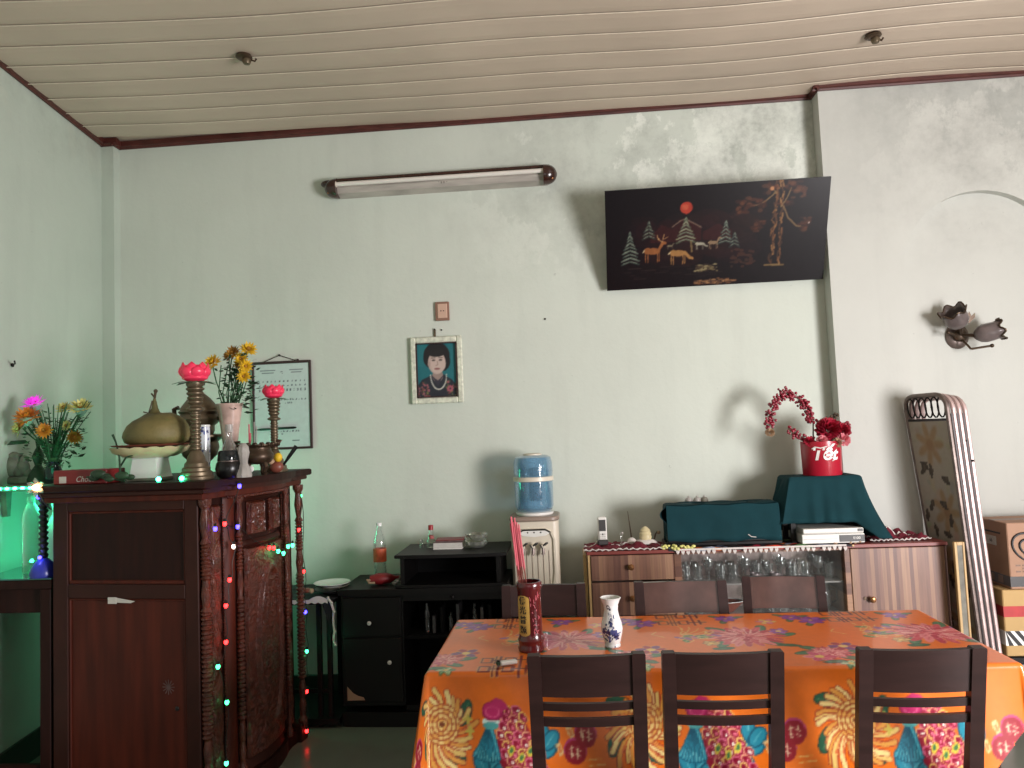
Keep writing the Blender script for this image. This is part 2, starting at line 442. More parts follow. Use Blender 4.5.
mat('petal_magenta', (226, 80, 210), 0.5, var=0.3, scale=30, emit=(220, 60, 220), es=0.5)
mat('lotus_pink', (232, 58, 92), 0.3, var=0.15, scale=14, emit=(255, 40, 80), es=0.12)
mat('lotus_green', (60, 104, 72), 0.45, var=0.3, scale=20)
mat('berry_red', (138, 20, 44), 0.35, var=0.3, scale=30)
mat('petal_crimson', (168, 22, 50), 0.6, var=0.3, scale=40)
mat('petal_pink', (230, 140, 150), 0.6, var=0.2, scale=40)
mat('petal_beige', (180, 150, 120), 0.7, var=0.3, scale=40)
mat('pot_red', (170, 24, 46), 0.35, var=0.08, scale=6, coat=0.2)
mat('white_paint', (236, 234, 228), 0.5, var=0.03)
mat('gold_paper', (190, 150, 74), 0.45, var=0.15, scale=20)
mat('red_paper', (176, 40, 40), 0.5, var=0.12, scale=20)
mat('maroon_box', (128, 28, 32), 0.45, var=0.1)
mat('teal_cloth', (18, 54, 60), 0.9, var=0.12, scale=12, bump=0.2, bscale=300, spec=0.2)
mat('burgundy_cloth', (112, 22, 42), 0.85, var=0.3, scale=20, bump=0.4, bscale=120)
mat('lace', (214, 206, 200), 0.8, var=0.1, bump=0.4, bscale=200)
mat('dark_cloth', (30, 30, 34), 0.85, var=0.3, scale=20)
mat('paper', (224, 222, 216), 0.7, var=0.05)
mat('paper_edge', (200, 196, 190), 0.8, var=0.15, scale=60, stretch=(1, 1, 12))
mat('book_cover', (108, 84, 82), 0.5, var=0.45, scale=30)
mat('silver_frame', (222, 224, 206), 0.35, 0.15, var=0.25, scale=40, bump=0.3, bscale=120)
mat('frame_dark', (58, 38, 38), 0.4, var=0.2)
mat('socket_brown', (140, 104, 88), 0.4, var=0.08)
mat('socket_pink', (206, 170, 150), 0.4, var=0.05)
mat('lamp_brown', (58, 32, 26), 0.22, var=0.3, scale=12, coat=0.4)
mat('lamp_shade_glass', (120, 108, 106), 0.3, trans=0.25, var=0.3, scale=18)
mat('tube_white', (226, 220, 212), 0.3, var=0.04)
mat('reflector', (176, 168, 160), 0.4, var=0.25, scale=5, stretch=(1, 1, 8))
mat('lacquer_edge', (18, 12, 14), 0.2, var=0.1)
mat('cardboard', (168, 130, 106), 0.75, var=0.10, scale=6)
mat('cardboard_tan', (190, 156, 104), 0.75, var=0.10, scale=6)
mat('tape_brown', (120, 92, 72), 0.4, var=0.08)
mat('blond_edge', (196, 162, 112), 0.5, var=0.2, scale=8, stretch=(8, 8, 0.5))
mat('shelf_grey', (150, 146, 142), 0.5, var=0.1)
mat('cabinet_back', (220, 200, 194), 0.22, 0.55, var=0.15, scale=4)
mat('top_red', (128, 62, 56), 0.4, var=0.15, scale=6)
mat('incense_tube', (84, 22, 26), 0.22, var=0.25, scale=10, coat=0.5)
mat('incense_pink', (206, 100, 112), 0.7, var=0.15)
mat('incense_stick', (130, 60, 50), 0.7, var=0.15)
mat('wire_dark', (16, 22, 18), 0.5, var=0.1)
mat('glass_top', (40, 90, 80), 0.06, var=0.05, coat=0.4)
mat('blue_base', (46, 54, 150), 0.3, var=0.2, scale=12)
mat('red_cap', (150, 26, 34), 0.35, var=0.05)
mat('orange_label', (206, 96, 60), 0.5, var=0.25, scale=50)
mat('ink_black', (24, 18, 20), 0.5, var=0.05)
mat('ink_blue', (36, 46, 100), 0.3, var=0.3, scale=60)
mat('brass_knob', (150, 104, 66), 0.28, 0.7, var=0.2)
mat('ceramic_knob', (226, 224, 220), 0.15, var=0.03)
mat('stone_grey', (120, 116, 104), 0.6, var=0.35, scale=20)
mat('frosted', (196, 190, 184), 0.3, trans=0.35, var=0.15, scale=20, bump=0.5, bscale=40)
mat('vase_pink', (206, 176, 164), 0.2, var=0.45, scale=10, coat=0.4)
mat('tie_white', (205, 200, 192), 0.6, var=0.1)
for n_, c_, s_ in (('bulb_red', (255, 40, 40), 9), ('bulb_green', (60, 255, 150), 9), ('bulb_blue', (70, 60, 255), 9), ('bulb_white', (255, 220, 200), 6),
                   ('led_green', (60, 255, 180), 22), ('led_amber', (255, 170, 110), 10)):
    mat(n_, c_, 0.4, emit=c_, es=s_)
wood_strips('zebra_wood', [(138, 102, 84), (118, 84, 70), (156, 120, 96), (128, 92, 76), (108, 76, 66), (146, 110, 88), (122, 88, 74)], 0.019)
wood_strips('zebra_wood_blocks', [(142, 104, 82), (112, 78, 62), (160, 120, 92), (104, 72, 60)], 0.055, axis='Z')
printmat('print_cloth', 0.30, coat=0.30); printmat('print_lacquer', 0.35, spec=0.2, mottling=0.18); printmat('print_paper', 0.5); printmat('print_fabric', 0.7)
printmat('print_glazed', 0.12, coat=0.4)

# ================================================================== THE ROOM
CZ = 3.376
def wall_x(y): return -2.806+(4.313-y)*0.1434
def wallplane(name, a, b, z0, z1, th, m, out):
    """vertical slab whose room-side face runs a->b; out = unit normal pointing away from room"""
    (ax, ay), (bx, by) = a, b; ox, oy = out
    MBx = MB().prism([(ax, ay), (bx, by), (bx+ox*th, by+oy*th), (ax+ox*th, ay+oy*th)], z0, z1)
    return struct(MBx.build(name, m))
struct(MB().box(-3.2, 3.9, -2.7, 4.7, -0.1, 0.0).build('floor', 'floor_tile'))
wallplane('wall_back', (-2.735, 4.40), (1.475, 4.40), 0, CZ+0.05, 0.12, 'limewash_back', (0, 1))
wallplane('wall_left', (wall_x(-2.6), -2.6), (wall_x(4.40)-0.005, 4.40), 0, CZ+0.05, 0.12, 'limewash_left', (-1, 0))
struct(MB().box(-2.88, -2.735, 4.335, 4.42, 0, CZ+0.03).build('wall_left_column', 'limewash_left'))
# wall beside the pilaster step with its shallow arched niche
def wall_right_back():
    mb = MB(); y0 = 4.29; xa, xb = 1.475, 3.62; cx, cz, ra = 2.30, 2.30, 0.425; zb = 0.75; dep = 0.05
    arc = [(cx-ra*math.cos(PI*k/28), cz+ra*math.sin(PI*k/28)) for k in range(29)]
    # frame around niche
    hole = [(cx-ra, zb)]+arc+[(cx+ra, zb)]
    for (p, q) in zip(arc[:-1], arc[1:]):
        mb._add([(p[0], y0, p[1]), (q[0], y0, q[1]), (q[0], y0, CZ+.05), (p[0], y0, CZ+.05)], [(0, 1, 2, 3)])
    mb._add([(xa, y0, 0), (cx-ra, y0, 0), (cx-ra, y0, CZ+.05), (xa, y0, CZ+.05)], [(0, 1, 2, 3)])
    mb._add([(cx+ra, y0, 0), (xb, y0, 0), (xb, y0, CZ+.05), (cx+ra, y0, CZ+.05)], [(0, 1, 2, 3)])
    mb._add([(cx-ra, y0, 0), (cx+ra, y0, 0), (cx+ra, y0, zb), (cx-ra, y0, zb)], [(0, 1, 2, 3)])
    for (p, q) in zip(hole, hole[1:]+hole[:1]):
        mb._add([(p[0], y0, p[1]), (q[0], y0, q[1]), (q[0], y0+dep, q[1]), (p[0], y0+dep, p[1])], [(0, 1, 2, 3)])
    mb._add([(p[0], y0+dep, p[1]) for p in hole], [tuple(range(len(hole)))])
    # pilaster step face and outer back
    mb._add([(xa, y0, 0), (xa, y0, CZ+.05), (xa, 4.52, CZ+.05), (xa, 4.52, 0)], [(0, 1, 2, 3)])
    mb._add([(xa, 4.52, 0), (xa, 4.52, CZ+.05), (xb, 4.52, CZ+.05), (xb, 4.52, 0)], [(0, 1, 2, 3)])
    o = mb.build('wall_back_right', 'limewash_right'); return struct(o)
wall_right_back()
# right wall with a door opening, front wall with a wide opening (both out of view, daylight comes in at the right, added fill light at the front)
mb = MB(); X0, X1 = 3.62, 3.74
mb.box(X0, X1, 1.1, 4.5, 0, CZ+.05); mb.box(X0, X1, -2.7, -0.4, 0, CZ+.05); mb.box(X0, X1, -0.4, 1.1, 2.25, CZ+.05)
struct(mb.build('wall_right', 'limewash_right'))
mb = MB(); mb.box(-3.2, -1.0, -2.72, -2.6, 0, CZ+.05); mb.box(1.6, 3.74, -2.72, -2.6, 0, CZ+.05); mb.box(-1.0, 1.6, -2.72, -2.6, 2.5, CZ+.05)
struct(mb.build('wall_front', 'limewash_left'))
# ceiling of long panels, each one its own piece, joints as bright recessed beads
ceil = struct(MB().box(-3.2, 3.74, -2.7, 4.7, CZ+0.03, CZ+0.10).build('ceiling', 'ceiling_panel'))
def csag(x, y):
    return 0.010*math.sin(x*1.9+y*0.9)+0.008*math.sin(x*3.7-y*1.3)
def cbend(x):      # panels wander slightly off straight towards the left wall
    return -0.17*math.exp(-((x+2.9)/1.1)**2)+0.012*math.sin(x*2.1)
PW = 0.179
y = 4.40; k = 0
while y > -2.6:
    mb = MB(); y1 = y; y0_ = y-PW+0.003
    def fn(u, v, y0_=y0_, y1=y1):
        x = -3.0+6.7*u; yy = y0_+(y1-y0_)*v
        e = 0.003 if v in (0.0, 1.0) else 0.0
        return (x, yy+cbend(x), CZ+csag(x, yy)*0.6+e)
    mb.grid(fn, 30, 4); mb.build('ceiling_plank', 'ceiling_panel', ceil)
    mb = MB()
    def fn2(u, v, y0_=y0_):
        x = -3.0+6.7*u; yy = y0_-0.006+0.008*v
        return (x, yy+cbend(x), CZ+csag(x, yy)*0.6-0.0015-0.003*(v > .3)*(v < .8))
    mb.grid(fn2, 30, 3); mb.build('joint_bead', 'ceiling_joint', ceil)
    y -= PW; k += 1
# crown moulding
def crown(n, a, b, nx, ny):
    a = Vector((a[0], a[1], CZ)); b = Vector((b[0], b[1], CZ)); nn = Vector((nx, ny, 0)); mb = MB()
    prof = [(0, -0.024), (0.010, -0.024), (0.013, -0.014), (0.024, -0.010), (0.026, 0.02), (0, 0.02)]
    mb.loft([[tuple(p+nn*q[0]+Vector((0, 0, q[1]))) for q in prof] for p in (a, b)])
    struct(mb.build('trim_%d' % n, 'crown_wood'))
crown(1, (-2.735, 4.40), (1.475, 4.40), 0, -1)
crown(2, (1.475, 4.42), (1.475, 4.26), -1, 0)
crown(3, (1.445, 4.29), (3.62, 4.29), 0, -1)
crown(4, (-2.735, 4.40), (-2.735, 4.31), 1, 0)
crown(5, (-2.83, 4.335), (-2.70, 4.335), 0, -1)
crown(6, (wall_x(4.36), 4.36), (wall_x(-2.6), -2.6), 0.99, 0.142)
struct(MB().box(-2.735, 1.475, 4.385, 4.40, 0, 0.13, 0.003).build('baseboard_back', 'base_dark'))
struct(MB().prism([(wall_x(-2.6), -2.6), (wall_x(-2.6)+.015, -2.6), (wall_x(4.33)+.015, 4.33), (wall_x(4.33), 4.33)], 0, 0.13).build('baseboard_left', 'base_dark'))
struct(MB().box(1.475, 3.62, 4.275, 4.29, 0, 0.13, 0.003).build('baseboard_right', 'base_dark'))

# ceiling hooks / bare lamp fittings
def ceiling_fitting(x, y, label):
    t = thing('ceiling_lamp_holder', label, 'ceiling fitting', (x, y, CZ-0.004), 0.3)
    MB().lathe([(0.0, 0.006), (0.036, 0.006), (0.040, -0.004), (0.030, -0.012), (0.020, -0.014)], 20).build('rose', 'bronze_dark', t, smooth=True)
    MB().lathe([(0.019, -0.012), (0.022, -0.022), (0.016, -0.036), (0.0, -0.040)], 16, c=(0.012, 0, 0)).build('socket', 'bronze', t, smooth=True)
    MB().tube([(0.03, 0, -0.014), (0.05, 0.004, -0.018), (0.058, 0.0, -0.006)], 0.005, 6).build('hook', 'bronze_dark', t, smooth=True)
ceiling_fitting(-1.507, 3.448, 'small round brass lamp holder on the ceiling at upper left')
ceiling_fitting(1.566, 3.731, 'small round brass lamp holder on the ceiling near the wall step, upper right')
#__PART2__
# ================================================================== DINING TABLE AND CLOTH
TX0, TX1, TY0, TY1, TZ = -0.485, 1.29, 2.405, 3.055, 0.752
t = thing('dining_table', 'long dark wooden dining table hidden under the orange flowered cloth', 'table', (0.4, 2.73, 0))
MB().box(TX0-.4+.004, TX1-.4-.004, -.32, .32, .715, .745, .003).build('tabletop', 'chair_wood', t)
MB().box(TX0-.34, TX1-.46, -.27, .27, .64, .714).build('apron', 'chair_wood', t)
for sx in (TX0-.33, TX1-.47):
    for sy in (-.26, .26):
        MB().box(sx-.025, sx+.025, sy-.025, sy+.025, 0, .66, .004).build('leg', 'chair_wood', t)

cv = Canvas(-0.98, 1.52, 1.90, 3.25, 420, (234, 114, 26))
rnd = random.Random(5)
def petal_flower(cx, cy, r, layers, sq=1.0, rot=0.0, jit=0.15):
    for (rad, n, ln, wd, cols, outl) in layers:
        for k in range(n):
            a = rot+2*PI*(k+rnd.uniform(-jit, jit))/n; d = rad*r*rnd.uniform(.88, 1.1)
            px, py = cx+d*math.cos(a), cy+d*math.sin(a)*sq
            cv.ell(px, py, ln*r+.002, wd*r+.0018, outl, a); cv.ell(px, py, ln*r, wd*r, cols[k % len(cols)], a)
            if len(cols) > 1: cv.line([(px-ln*r*.5*math.cos(a), py-ln*r*.5*math.sin(a)), (px+ln*r*.5*math.cos(a), py+ln*r*.5*math.sin(a))], .002, cols[(k+1) % len(cols)])
def leaf(cx, cy, l, wd, a, col=(40, 92, 66)):
    cv.ell(cx, cy, l+.002, wd+.002, (24, 52, 44), a); cv.ell(cx, cy, l, wd, col, a)
    cv.line([(cx-l*.8*math.cos(a), cy-l*.8*math.sin(a)), (cx+l*.8*math.cos(a), cy+l*.8*math.sin(a))], .0022, (120, 160, 110))
CR = [(232, 196, 112), (240, 214, 140), (226, 160, 72)]
def chrys(cx, cy, r):
    for a, d in ((2.3, 1.15), (0.5, 1.1), (3.6, 1.05), (5.2, 1.1)): leaf(cx+r*d*math.cos(a), cy+r*1.1*math.sin(a), .040, .020, a+.7)
    for k in range(30):
        a = 2*PI*k/30+rnd.uniform(-.12, .12); L1 = r*rnd.uniform(.95, 1.32)*(1.15 if math.sin(a) < -.3 else 1)
        p = [(cx+L1*q*math.cos(a+q*q*.45), cy+L1*q*math.sin(a+q*q*.45)*1.1) for q in (.3, .55, .8, 1.0)]
        cv.line(p, .0185, (158, 46, 30)); cv.line(p, .0140, CR[k % 3]); cv.line([((x+cx*.12)/1.12, (y_+cy*.12)/1.12) for x, y_ in p[:3]], .0035, (206, 96, 52))
    bx_, by_ = cx+r*.12, cy+r*.15
    cv.ell(bx_, by_, r*.66, r*.74, (170, 78, 40))
    for ring_, n in ((.58, 17), (.43, 13), (.28, 9), (.13, 5)):
        for k in range(n):
            a = 2*PI*(k+.5*(n % 2))/n; x, y_ = bx_+r*ring_*math.cos(a), by_+r*ring_*1.1*math.sin(a)
            cv.ell(x, y_, r*.125, r*.075, (176, 84, 42), a+PI/2); cv.ell(x, y_, r*.105, r*.056, (236, 202, 124) if (k+n) % 3 else (226, 168, 84), a+PI/2)
    cv.ell(bx_, by_, .010, .008, (120, 56, 26))
def peacock(cx, cy):
    T1, T2, T3 = (20, 84, 108), (42, 140, 162), (120, 200, 206)
    for dx, dy, a in ((-.045, -.135, .6), (-.075, -.125, 2.0), (-.02, -.155, 1.2), (.095, -.125, 2.6), (.125, -.085, .2), (.115, -.035, 1.6), (.14, -.055, .9)):
        cv.ell(cx+dx, cy+dy, .036, .024, T1, a); cv.ell(cx+dx, cy+dy, .031, .019, T2, a); cv.line([(cx+dx-.02*math.cos(a), cy+dy-.02*math.sin(a)), (cx+dx+.02*math.cos(a), cy+dy+.02*math.sin(a))], .002, T3)
    cv.poly([(cx-.02, cy+.03), (cx+.035, cy+.045), (cx+.07, cy-.01), (cx+.10, cy-.08), (cx+.11, cy-.16), (cx+.0, cy-.16), (cx-.035, cy-.08), (cx-.01, cy-.03)], (150, 22, 48))
    for row in range(8):
        for k in range(5):
            x = cx-.005+.028*(k-.5*(row % 2))+row*.006-.012; y_ = cy+.035-.026*row+rnd.uniform(-.004, .004)
            if x > cx+.055+row*.012 or x < cx-.045: continue
            a = -.9+rnd.uniform(-.3, .3); oc = ((236, 170, 130), (240, 206, 110), (226, 110, 140))[(row+k) % 3]
            cv.ell(x, y_, .0185, .0130, oc, a); cv.ell(x+.001, y_-.001, .0150, .0098, (146, 18, 50), a); cv.ell(x+.004, y_-.003, .0055, .004, (232, 120, 140) if k % 2 else (250, 240, 220), a)
    for k in range(3): cv.ell(cx+.02+.03*k, cy-.085-.02*(k % 2), .016, .010, (226, 200, 70), 1.2); cv.ell(cx+.02+.03*k, cy-.085-.02*(k % 2), .010, .006, (70, 120, 70), 1.2)
    for k in range(9):
        a = -PI/2-.55+.115*k; p = [(cx-.045+q*.8*math.cos(a)-.25*q*q*2, cy-.012+q*math.sin(a)) for q in (0, .04, .075, .105)]
        cv.line(p, .0155, T1); cv.line(p, .0105, T2); cv.line(p, .0022, T3)
    cv.ell(cx-.042, cy-.002, .028, .013, (214, 236, 226)); cv.ell(cx-.042, cy-.014, .025, .011, (84, 166, 166))
    cv.ell(cx-.036, cy+.030, .034, .030, (150, 22, 74)); cv.ell(cx-.036, cy+.032, .030, .026, (196, 40, 104)); cv.ring(cx-.036, cy+.028, .022, .017, .003, (230, 110, 150)); cv.ell(cx-.012, cy+.050, .026, .014, (190, 40, 100), -.5)
    for dx, dy in ((-.115, .005), (-.108, -.03)):
        for k in range(4): cv.ell(cx+dx+.008*math.cos(k*1.57), cy+dy+.008*math.sin(k*1.57), .008, .005, (206, 186, 80), k*1.57)
def lantern(cx, cy):
    for dx, dy in ((0, 0), (.034, .05)):
        x, y = cx+dx, cy+dy
        cv.ell(x, y+.005, .035, .037, (190, 60, 120)); cv.ell(x, y, .033, .035, (150, 20, 38))
        W_ = (240, 210, 170)
        cv.line([(x-.016, y+.010), (x-.004, y+.014)], .003, W_); cv.line([(x-.012, y+.018), (x-.010, y-.016)], .003, W_)
        cv.line([(x, y+.012), (x+.018, y+.004)], .003, W_); cv.line([(x+.002, y-.004), (x+.018, y-.010)], .003, W_)
        cv.line([(x+.009, y+.018), (x+.008, y-.018)], .003, W_); cv.line([(x-.018, y-.002), (x-.004, y-.008)], .003, W_)
        cv.poly([(x-.060, y+.022), (x-.048, y-.012), (x-.034, y-.004), (x-.046, y+.030)], (232, 190, 130)); cv.poly([(x-.054, y+.014), (x-.047, y-.004), (x-.040, y), (x-.047, y+.020)], (214, 120, 60))
    cv.line([(cx+.03, cy-.02), (cx+.08, cy-.014)], .003, (240, 190, 110)); cv.line([(cx+.04, cy-.036), (cx+.09, cy-.03)], .003, (240, 190, 110))
RD = [(204, 52, 74), (226, 96, 112), (176, 28, 60)]
def rose(cx, cy, r):
    for a in (0.1, 1.0, 2.2, 3.1, 4.0, 5.3): leaf(cx+r*1.12*math.cos(a), cy+r*.95*math.sin(a), .042, .018, a+.3, (70, 116, 84))
    RP = [(206, 66, 84), (232, 128, 132), (186, 40, 70)]
    petal_flower(cx, cy, r, [(.80, 19, .30, .10, RP, (226, 150, 140)), (.58, 15, .26, .10, RP, (240, 176, 160)), (.36, 11, .22, .09, RP, (246, 196, 180)), (.15, 6, .15, .08, RP, (246, 196, 180))], .95)
    for k in range(12): a = rnd.uniform(0, 2*PI); cv.line([(cx+r*.3*math.cos(a), cy+r*.3*math.sin(a)), (cx+r*.75*math.cos(a+.2), cy+r*.75*math.sin(a+.2))], .004, (250, 206, 190))
def purple(cx, cy, r=.04):
    for a in (0.4, 2.4, 4.4): leaf(cx+r*1.2*math.cos(a), cy+r*1.1*math.sin(a), .026, .011, a, (80, 110, 70))
    petal_flower(cx, cy, r, [(.6, 7, .42, .24, [(134, 60, 150), (160, 90, 176)], (96, 34, 110))]); cv.ell(cx, cy, .008, .007, (220, 180, 90))
def smallfl(cx, cy, r, cols, outl):
    petal_flower(cx, cy, r, [(.6, 6, .42, .28, cols, outl)]); cv.ell(cx, cy, r*.3, r*.3, (236, 200, 110))
def dblhappy(cx, cy, s, light=False):
    D = (112, 20, 26)
    for pas, th, c in ((0, .0125, (236, 176, 100)), (1, .0078, D)) if light else ((1, .0062, D),):
        for row in (-1, 1):
            y = cy+row*s*.24
            def L(*p): cv.line([(cx+a*s, y+b*s) for a, b in p], th, c)
            for bx in (-.42, -.02):
                L((bx, -.13), (bx+.17, -.13), (bx+.17, .13), (bx, .13), (bx, -.13))
            L((-.24, 0), (-.03, 0)); L((-.18, -.2), (-.18, .2)); L((-.10, -.2), (-.10, .2))
            L((.16, 0), (.50, 0)); L((.26, -.22), (.26, .22)); L((.38, -.16), (.38, .16))
def birdoutline(cx, cy):
    Yc = (236, 206, 130)
    for k in range(7):
        a = .3*k-.9; p = [(cx+q*math.cos(a+q*4), cy+q*math.sin(a+q*4)) for q in (.02, .06, .10, .13)]
        cv.line(p, .0035, Yc)
    for k in range(9):
        cv.ell(cx+.05+rnd.uniform(-.05, .09), cy+rnd.uniform(-.07, .07), .02, .010, [(196, 110, 130), (96, 130, 80), (150, 90, 150)][k % 3], rnd.uniform(0, 3))
        cv.ring(cx+.05+rnd.uniform(-.05, .09), cy+rnd.uniform(-.07, .07), .022, .011, .003, Yc, rnd.uniform(0, 3))
    cv.line([(cx-.05, cy-.02), (cx-.09, cy+.02), (cx-.07, cy+.05)], .004, Yc)
per = 0.625
for k in range(-1, 4):
    x0 = -0.455+per*k
    chrys(x0, 2.405-.175, .085); peacock(x0+.205, 2.405-.155); lantern(x0+.42, 2.405-.245)
    rose(x0+.40, 2.74, .125); smallfl(x0+.53, 2.80, .035, [(150, 80, 160), (180, 120, 190)], (110, 50, 120)); smallfl(x0+.27, 2.66, .03, [(226, 190, 120), (200, 150, 90)], (150, 90, 60)); rose(x0+.62, 2.53, .062); purple(x0+.06, 2.94, .055); purple(x0+.0, 2.985, .04); smallfl(x0+.06, 2.60, .05, [(180, 40, 60), (120, 60, 130)], (236, 200, 120))
    dblhappy(x0+.205, 2.47, .19, True); dblhappy(x0+.205, 2.985, .19, True); birdoutline(x0+.17, 2.76)
    smallfl(x0+.52, 2.93, .035, [(226, 190, 100), (214, 120, 150)], (190, 90, 100)); purple(x0+.38, 2.98, .042)
    smallfl(x0-.05, 2.49, .05, [(206, 70, 110), (230, 120, 140)], (236, 190, 160)); leaf(x0-.02, 2.44, .035, .013, .2, (70, 120, 96)); smallfl(x0+.02, 2.42, .03, [(90, 140, 100), (200, 220, 170)], (50, 90, 60))
    leaf(x0+.30, 2.60, .035, .014, .1); leaf(x0+.52, 2.62, .035, .014, 2.9)
for xx in (TX1+.02,): cv.rect(xx+.09, xx+.2, 1.9, 3.3, (236, 180, 90))
def clothfn(U, V):
    dl = np.maximum(TX0-U, 0); dr = np.maximum(U-TX1, 0); df = np.maximum(TY0-V, 0); db = np.maximum(V-TY1, 0)
    dx = np.maximum(dl, dr); dy = np.maximum(df, db); d = np.hypot(dx, dy)
    sx = np.where(dl > 0, -1, 1)*dx/(d+1e-9); sy = np.where(df > 0, -1, 1)*dy/(d+1e-9)
    rr = 0.014; th = np.minimum(d/rr, PI/2)
    out = rr*np.sin(th)+np.maximum(d-rr*PI/2, 0)*0.10; drop = rr*(1-np.cos(th))+np.maximum(d-rr*PI/2, 0)*0.995
    corner = np.minimum(dx, dy)/(d+1e-9)
    out = out+corner*d*0.16
    fold = 0.010*np.sin(U*7.3+1)*np.clip(df/.3, 0, 1)+0.004*np.sin(U*23)*np.clip(df/.2, 0, 1)+0.010*np.sin(V*11)*np.clip(dx/.2, 0, 1)
    X = np.clip(U, TX0, TX1)+sx*(out+fold*(dx > 0)); Y = np.clip(V, TY0, TY1)+sy*(out+fold*(dy > 0))
    Z = TZ-drop+0.0012*np.sin(U*9+V*3)*np.sin(V*13)*(d < .001)
    return np.stack([X, Y, Z], 1)
def clothkeep(U, V):
    df = TY0-V; k = np.ones(U.shape, bool)
    k &= ~((df > .305) & (U > -.20))
    k &= ~((df > .09) & (U > TX1+.10-(df-.09)*.95))
    k &= U < TX1+.10
    k &= V < TY1+.07
    k &= ~((V > TY1) & (U > TX1+.02))
    return k
cl = printed('tablecloth', cv.blur(1), TX0-.34, TX1+.11, TY0-.42, TY1+.08, 0.0045, clothfn, 'print_cloth', None, clothkeep)
tag(cl, 'orange vinyl tablecloth printed with chrysanthemums and peacocks, draped over the dining table', 'tablecloth')

# things on the table
def cylwarp(r, zc, ang0=-PI/2, off=0.0008):
    def f(co):
        a = ang0+co.x/r; return Vector(((r+off+co.z)*math.cos(a), (r+off+co.z)*math.sin(a), zc+co.y))
    return f
t = thing('incense_holder', 'tall maroon cylindrical incense stick holder with gold character panel on the tablecloth', 'incense holder', (-0.172, 2.62, TZ+.001))
rr = .042
MB().lathe([(rr+.002, 0), (rr+.004, .012), (rr, .02), (rr+.002, .030), (rr+.004, .038), (rr, .046), (rr-.002, .06), (rr-.002, .205), (rr+.002, .212), (rr+.002, .228), (rr-.001, .232), (rr-.006, .232), (rr-.006, .02), (0, .02)], 40, cap=False).build('body', 'incense_tube', t, smooth=True)
mb = MB()
mb.grid(lambda u, v: ((rr+.0005)*math.cos(-PI/2-.55+(u-.5)*1.15*math.sqrt(max(0, 1-max(0, (abs(v-.5)-.42)/.085)**2))), (rr+.0005)*math.sin(-PI/2-.55+(u-.5)*1.15*math.sqrt(max(0, 1-max(0, (abs(v-.5)-.42)/.085)**2))), .055+.135*v), 12, 24)
mb.build('gold_panel', 'gold_paper', t, smooth=True)
for k, ch in enumerate('佛光普照'):
    text('character', ch, .027, 'ink_black', t, None, .0004, .0006, 0, cylwarp(rr, .172-.032*k, -PI/2-.55, .0012))
mb = MB(); rq = random.Random(3)
for k in range(26):
    a = -PI/2+.45+rq.uniform(-.35, .45); z = rq.uniform(.06, .19); b = a+rq.uniform(-.25, .25); z2 = z+rq.uniform(-.014, .014)
    mb.tube([((rr-.001)*math.cos(a), (rr-.001)*math.sin(a), z), ((rr-.001)*math.cos((a+b)/2), (rr-.001)*math.sin((a+b)/2), (z+z2)/2+.004), ((rr-.001)*math.cos(b), (rr-.001)*math.sin(b), z2)], .0012, 5)
mb.build('engraving', 'incense_pink', t)
rq = random.Random(9)
for k in range(15):
    a = rq.uniform(0, 2*PI); r_ = rq.uniform(0, .024); bx, by = r_*math.cos(a)-.004, r_*math.sin(a)
    tx = -.048-rq.uniform(-.018, .012)+bx*.5; ty = by*.6+.0; zt = rq.uniform(.41, .455)
    mid = .245+rq.uniform(-.01, .02); p0 = Vector((bx, by, .03)); p1 = Vector((tx, ty, zt)); pm = p0.lerp(p1, (mid-.03)/(zt-.03)); pm2 = p0.lerp(p1, .62)
    st = tag(MB().tube([p0+Vector(t.location), p1+Vector(t.location)], .0013, 5).build('incense_stick', 'incense_stick'),
             'thin pink incense stick in the bundle standing in the maroon holder', 'incense stick', 'incense sticks in the maroon holder')
    MB().tube([pm2+Vector(t.location), p1+Vector(t.location)], .0026, 6).build('coated_end', 'incense_pink', st)

def grid_lathe_print(name, cv_, prof, seg, parent, m, u0=-PI, u1=PI):
    pz = np.array([p[1] for p in prof]); pr_ = np.array([p[0] for p in prof])
    def fn(U, V): rr_ = np.interp(V, pz, pr_); return np.stack([rr_*np.cos(U-PI/2), rr_*np.sin(U-PI/2), V], 1)
    return printed(name, cv_, u0, u1, pz[0], pz[-1], (u1-u0)/seg, fn, m, parent)
t = thing('porcelain_vase', 'small blue and white porcelain vase on the orange tablecloth', 'vase', (0.105, 2.645, TZ+.001))
cw = Canvas(-PI*.02, PI*.02+.001, 0, .17, 3000, (228, 228, 226))
cp = Canvas(-3.2, 3.2, -.01, .18, 600, (230, 230, 228)) if False else None
prof = [(.026, 0), (.028, .004), (.026, .012), (.029, .022), (.035, .045), (.037, .062), (.034, .082), (.027, .103), (.0235, .122), (.025, .14), (.031, .155), (.036, .164)]
# canvas in (angle*0.035, z) metres
cp = Canvas(-.12, .12, 0, .17, 1200, (230, 230, 228)); rq = random.Random(2)
for k in range(60):
    x = rq.gauss(-.002, .016); z = rq.gauss(.055, .016); cp.ell(x, z, rq.uniform(.003, .008), rq.uniform(.002, .005), rq.choice([(40, 48, 96), (66, 78, 128), (28, 32, 60)]), rq.uniform(0, 3), .85)
for k in range(4): cp.line([(-.004+.004*k, .07), (.000+.005*k, .095), (-.006+.004*k, .118)], .0018, (40, 46, 80))
cp.ring(-.006, .136, .009, .007, .003, (34, 38, 70)); cp.ell(.004, .128, .005, .004, (34, 38, 70)); cp.ell(.020, .105, .004, .006, (60, 70, 110)); cp.ell(-.02, .03, .007, .003, (50, 60, 110)); cp.ell(.024, .05, .005, .008, (60, 70, 120))
cp.rect(-.12, .12, .162, .17, (190, 190, 190))
pz = np.array([p[1] for p in prof]); prr = np.array([p[0] for p in prof])
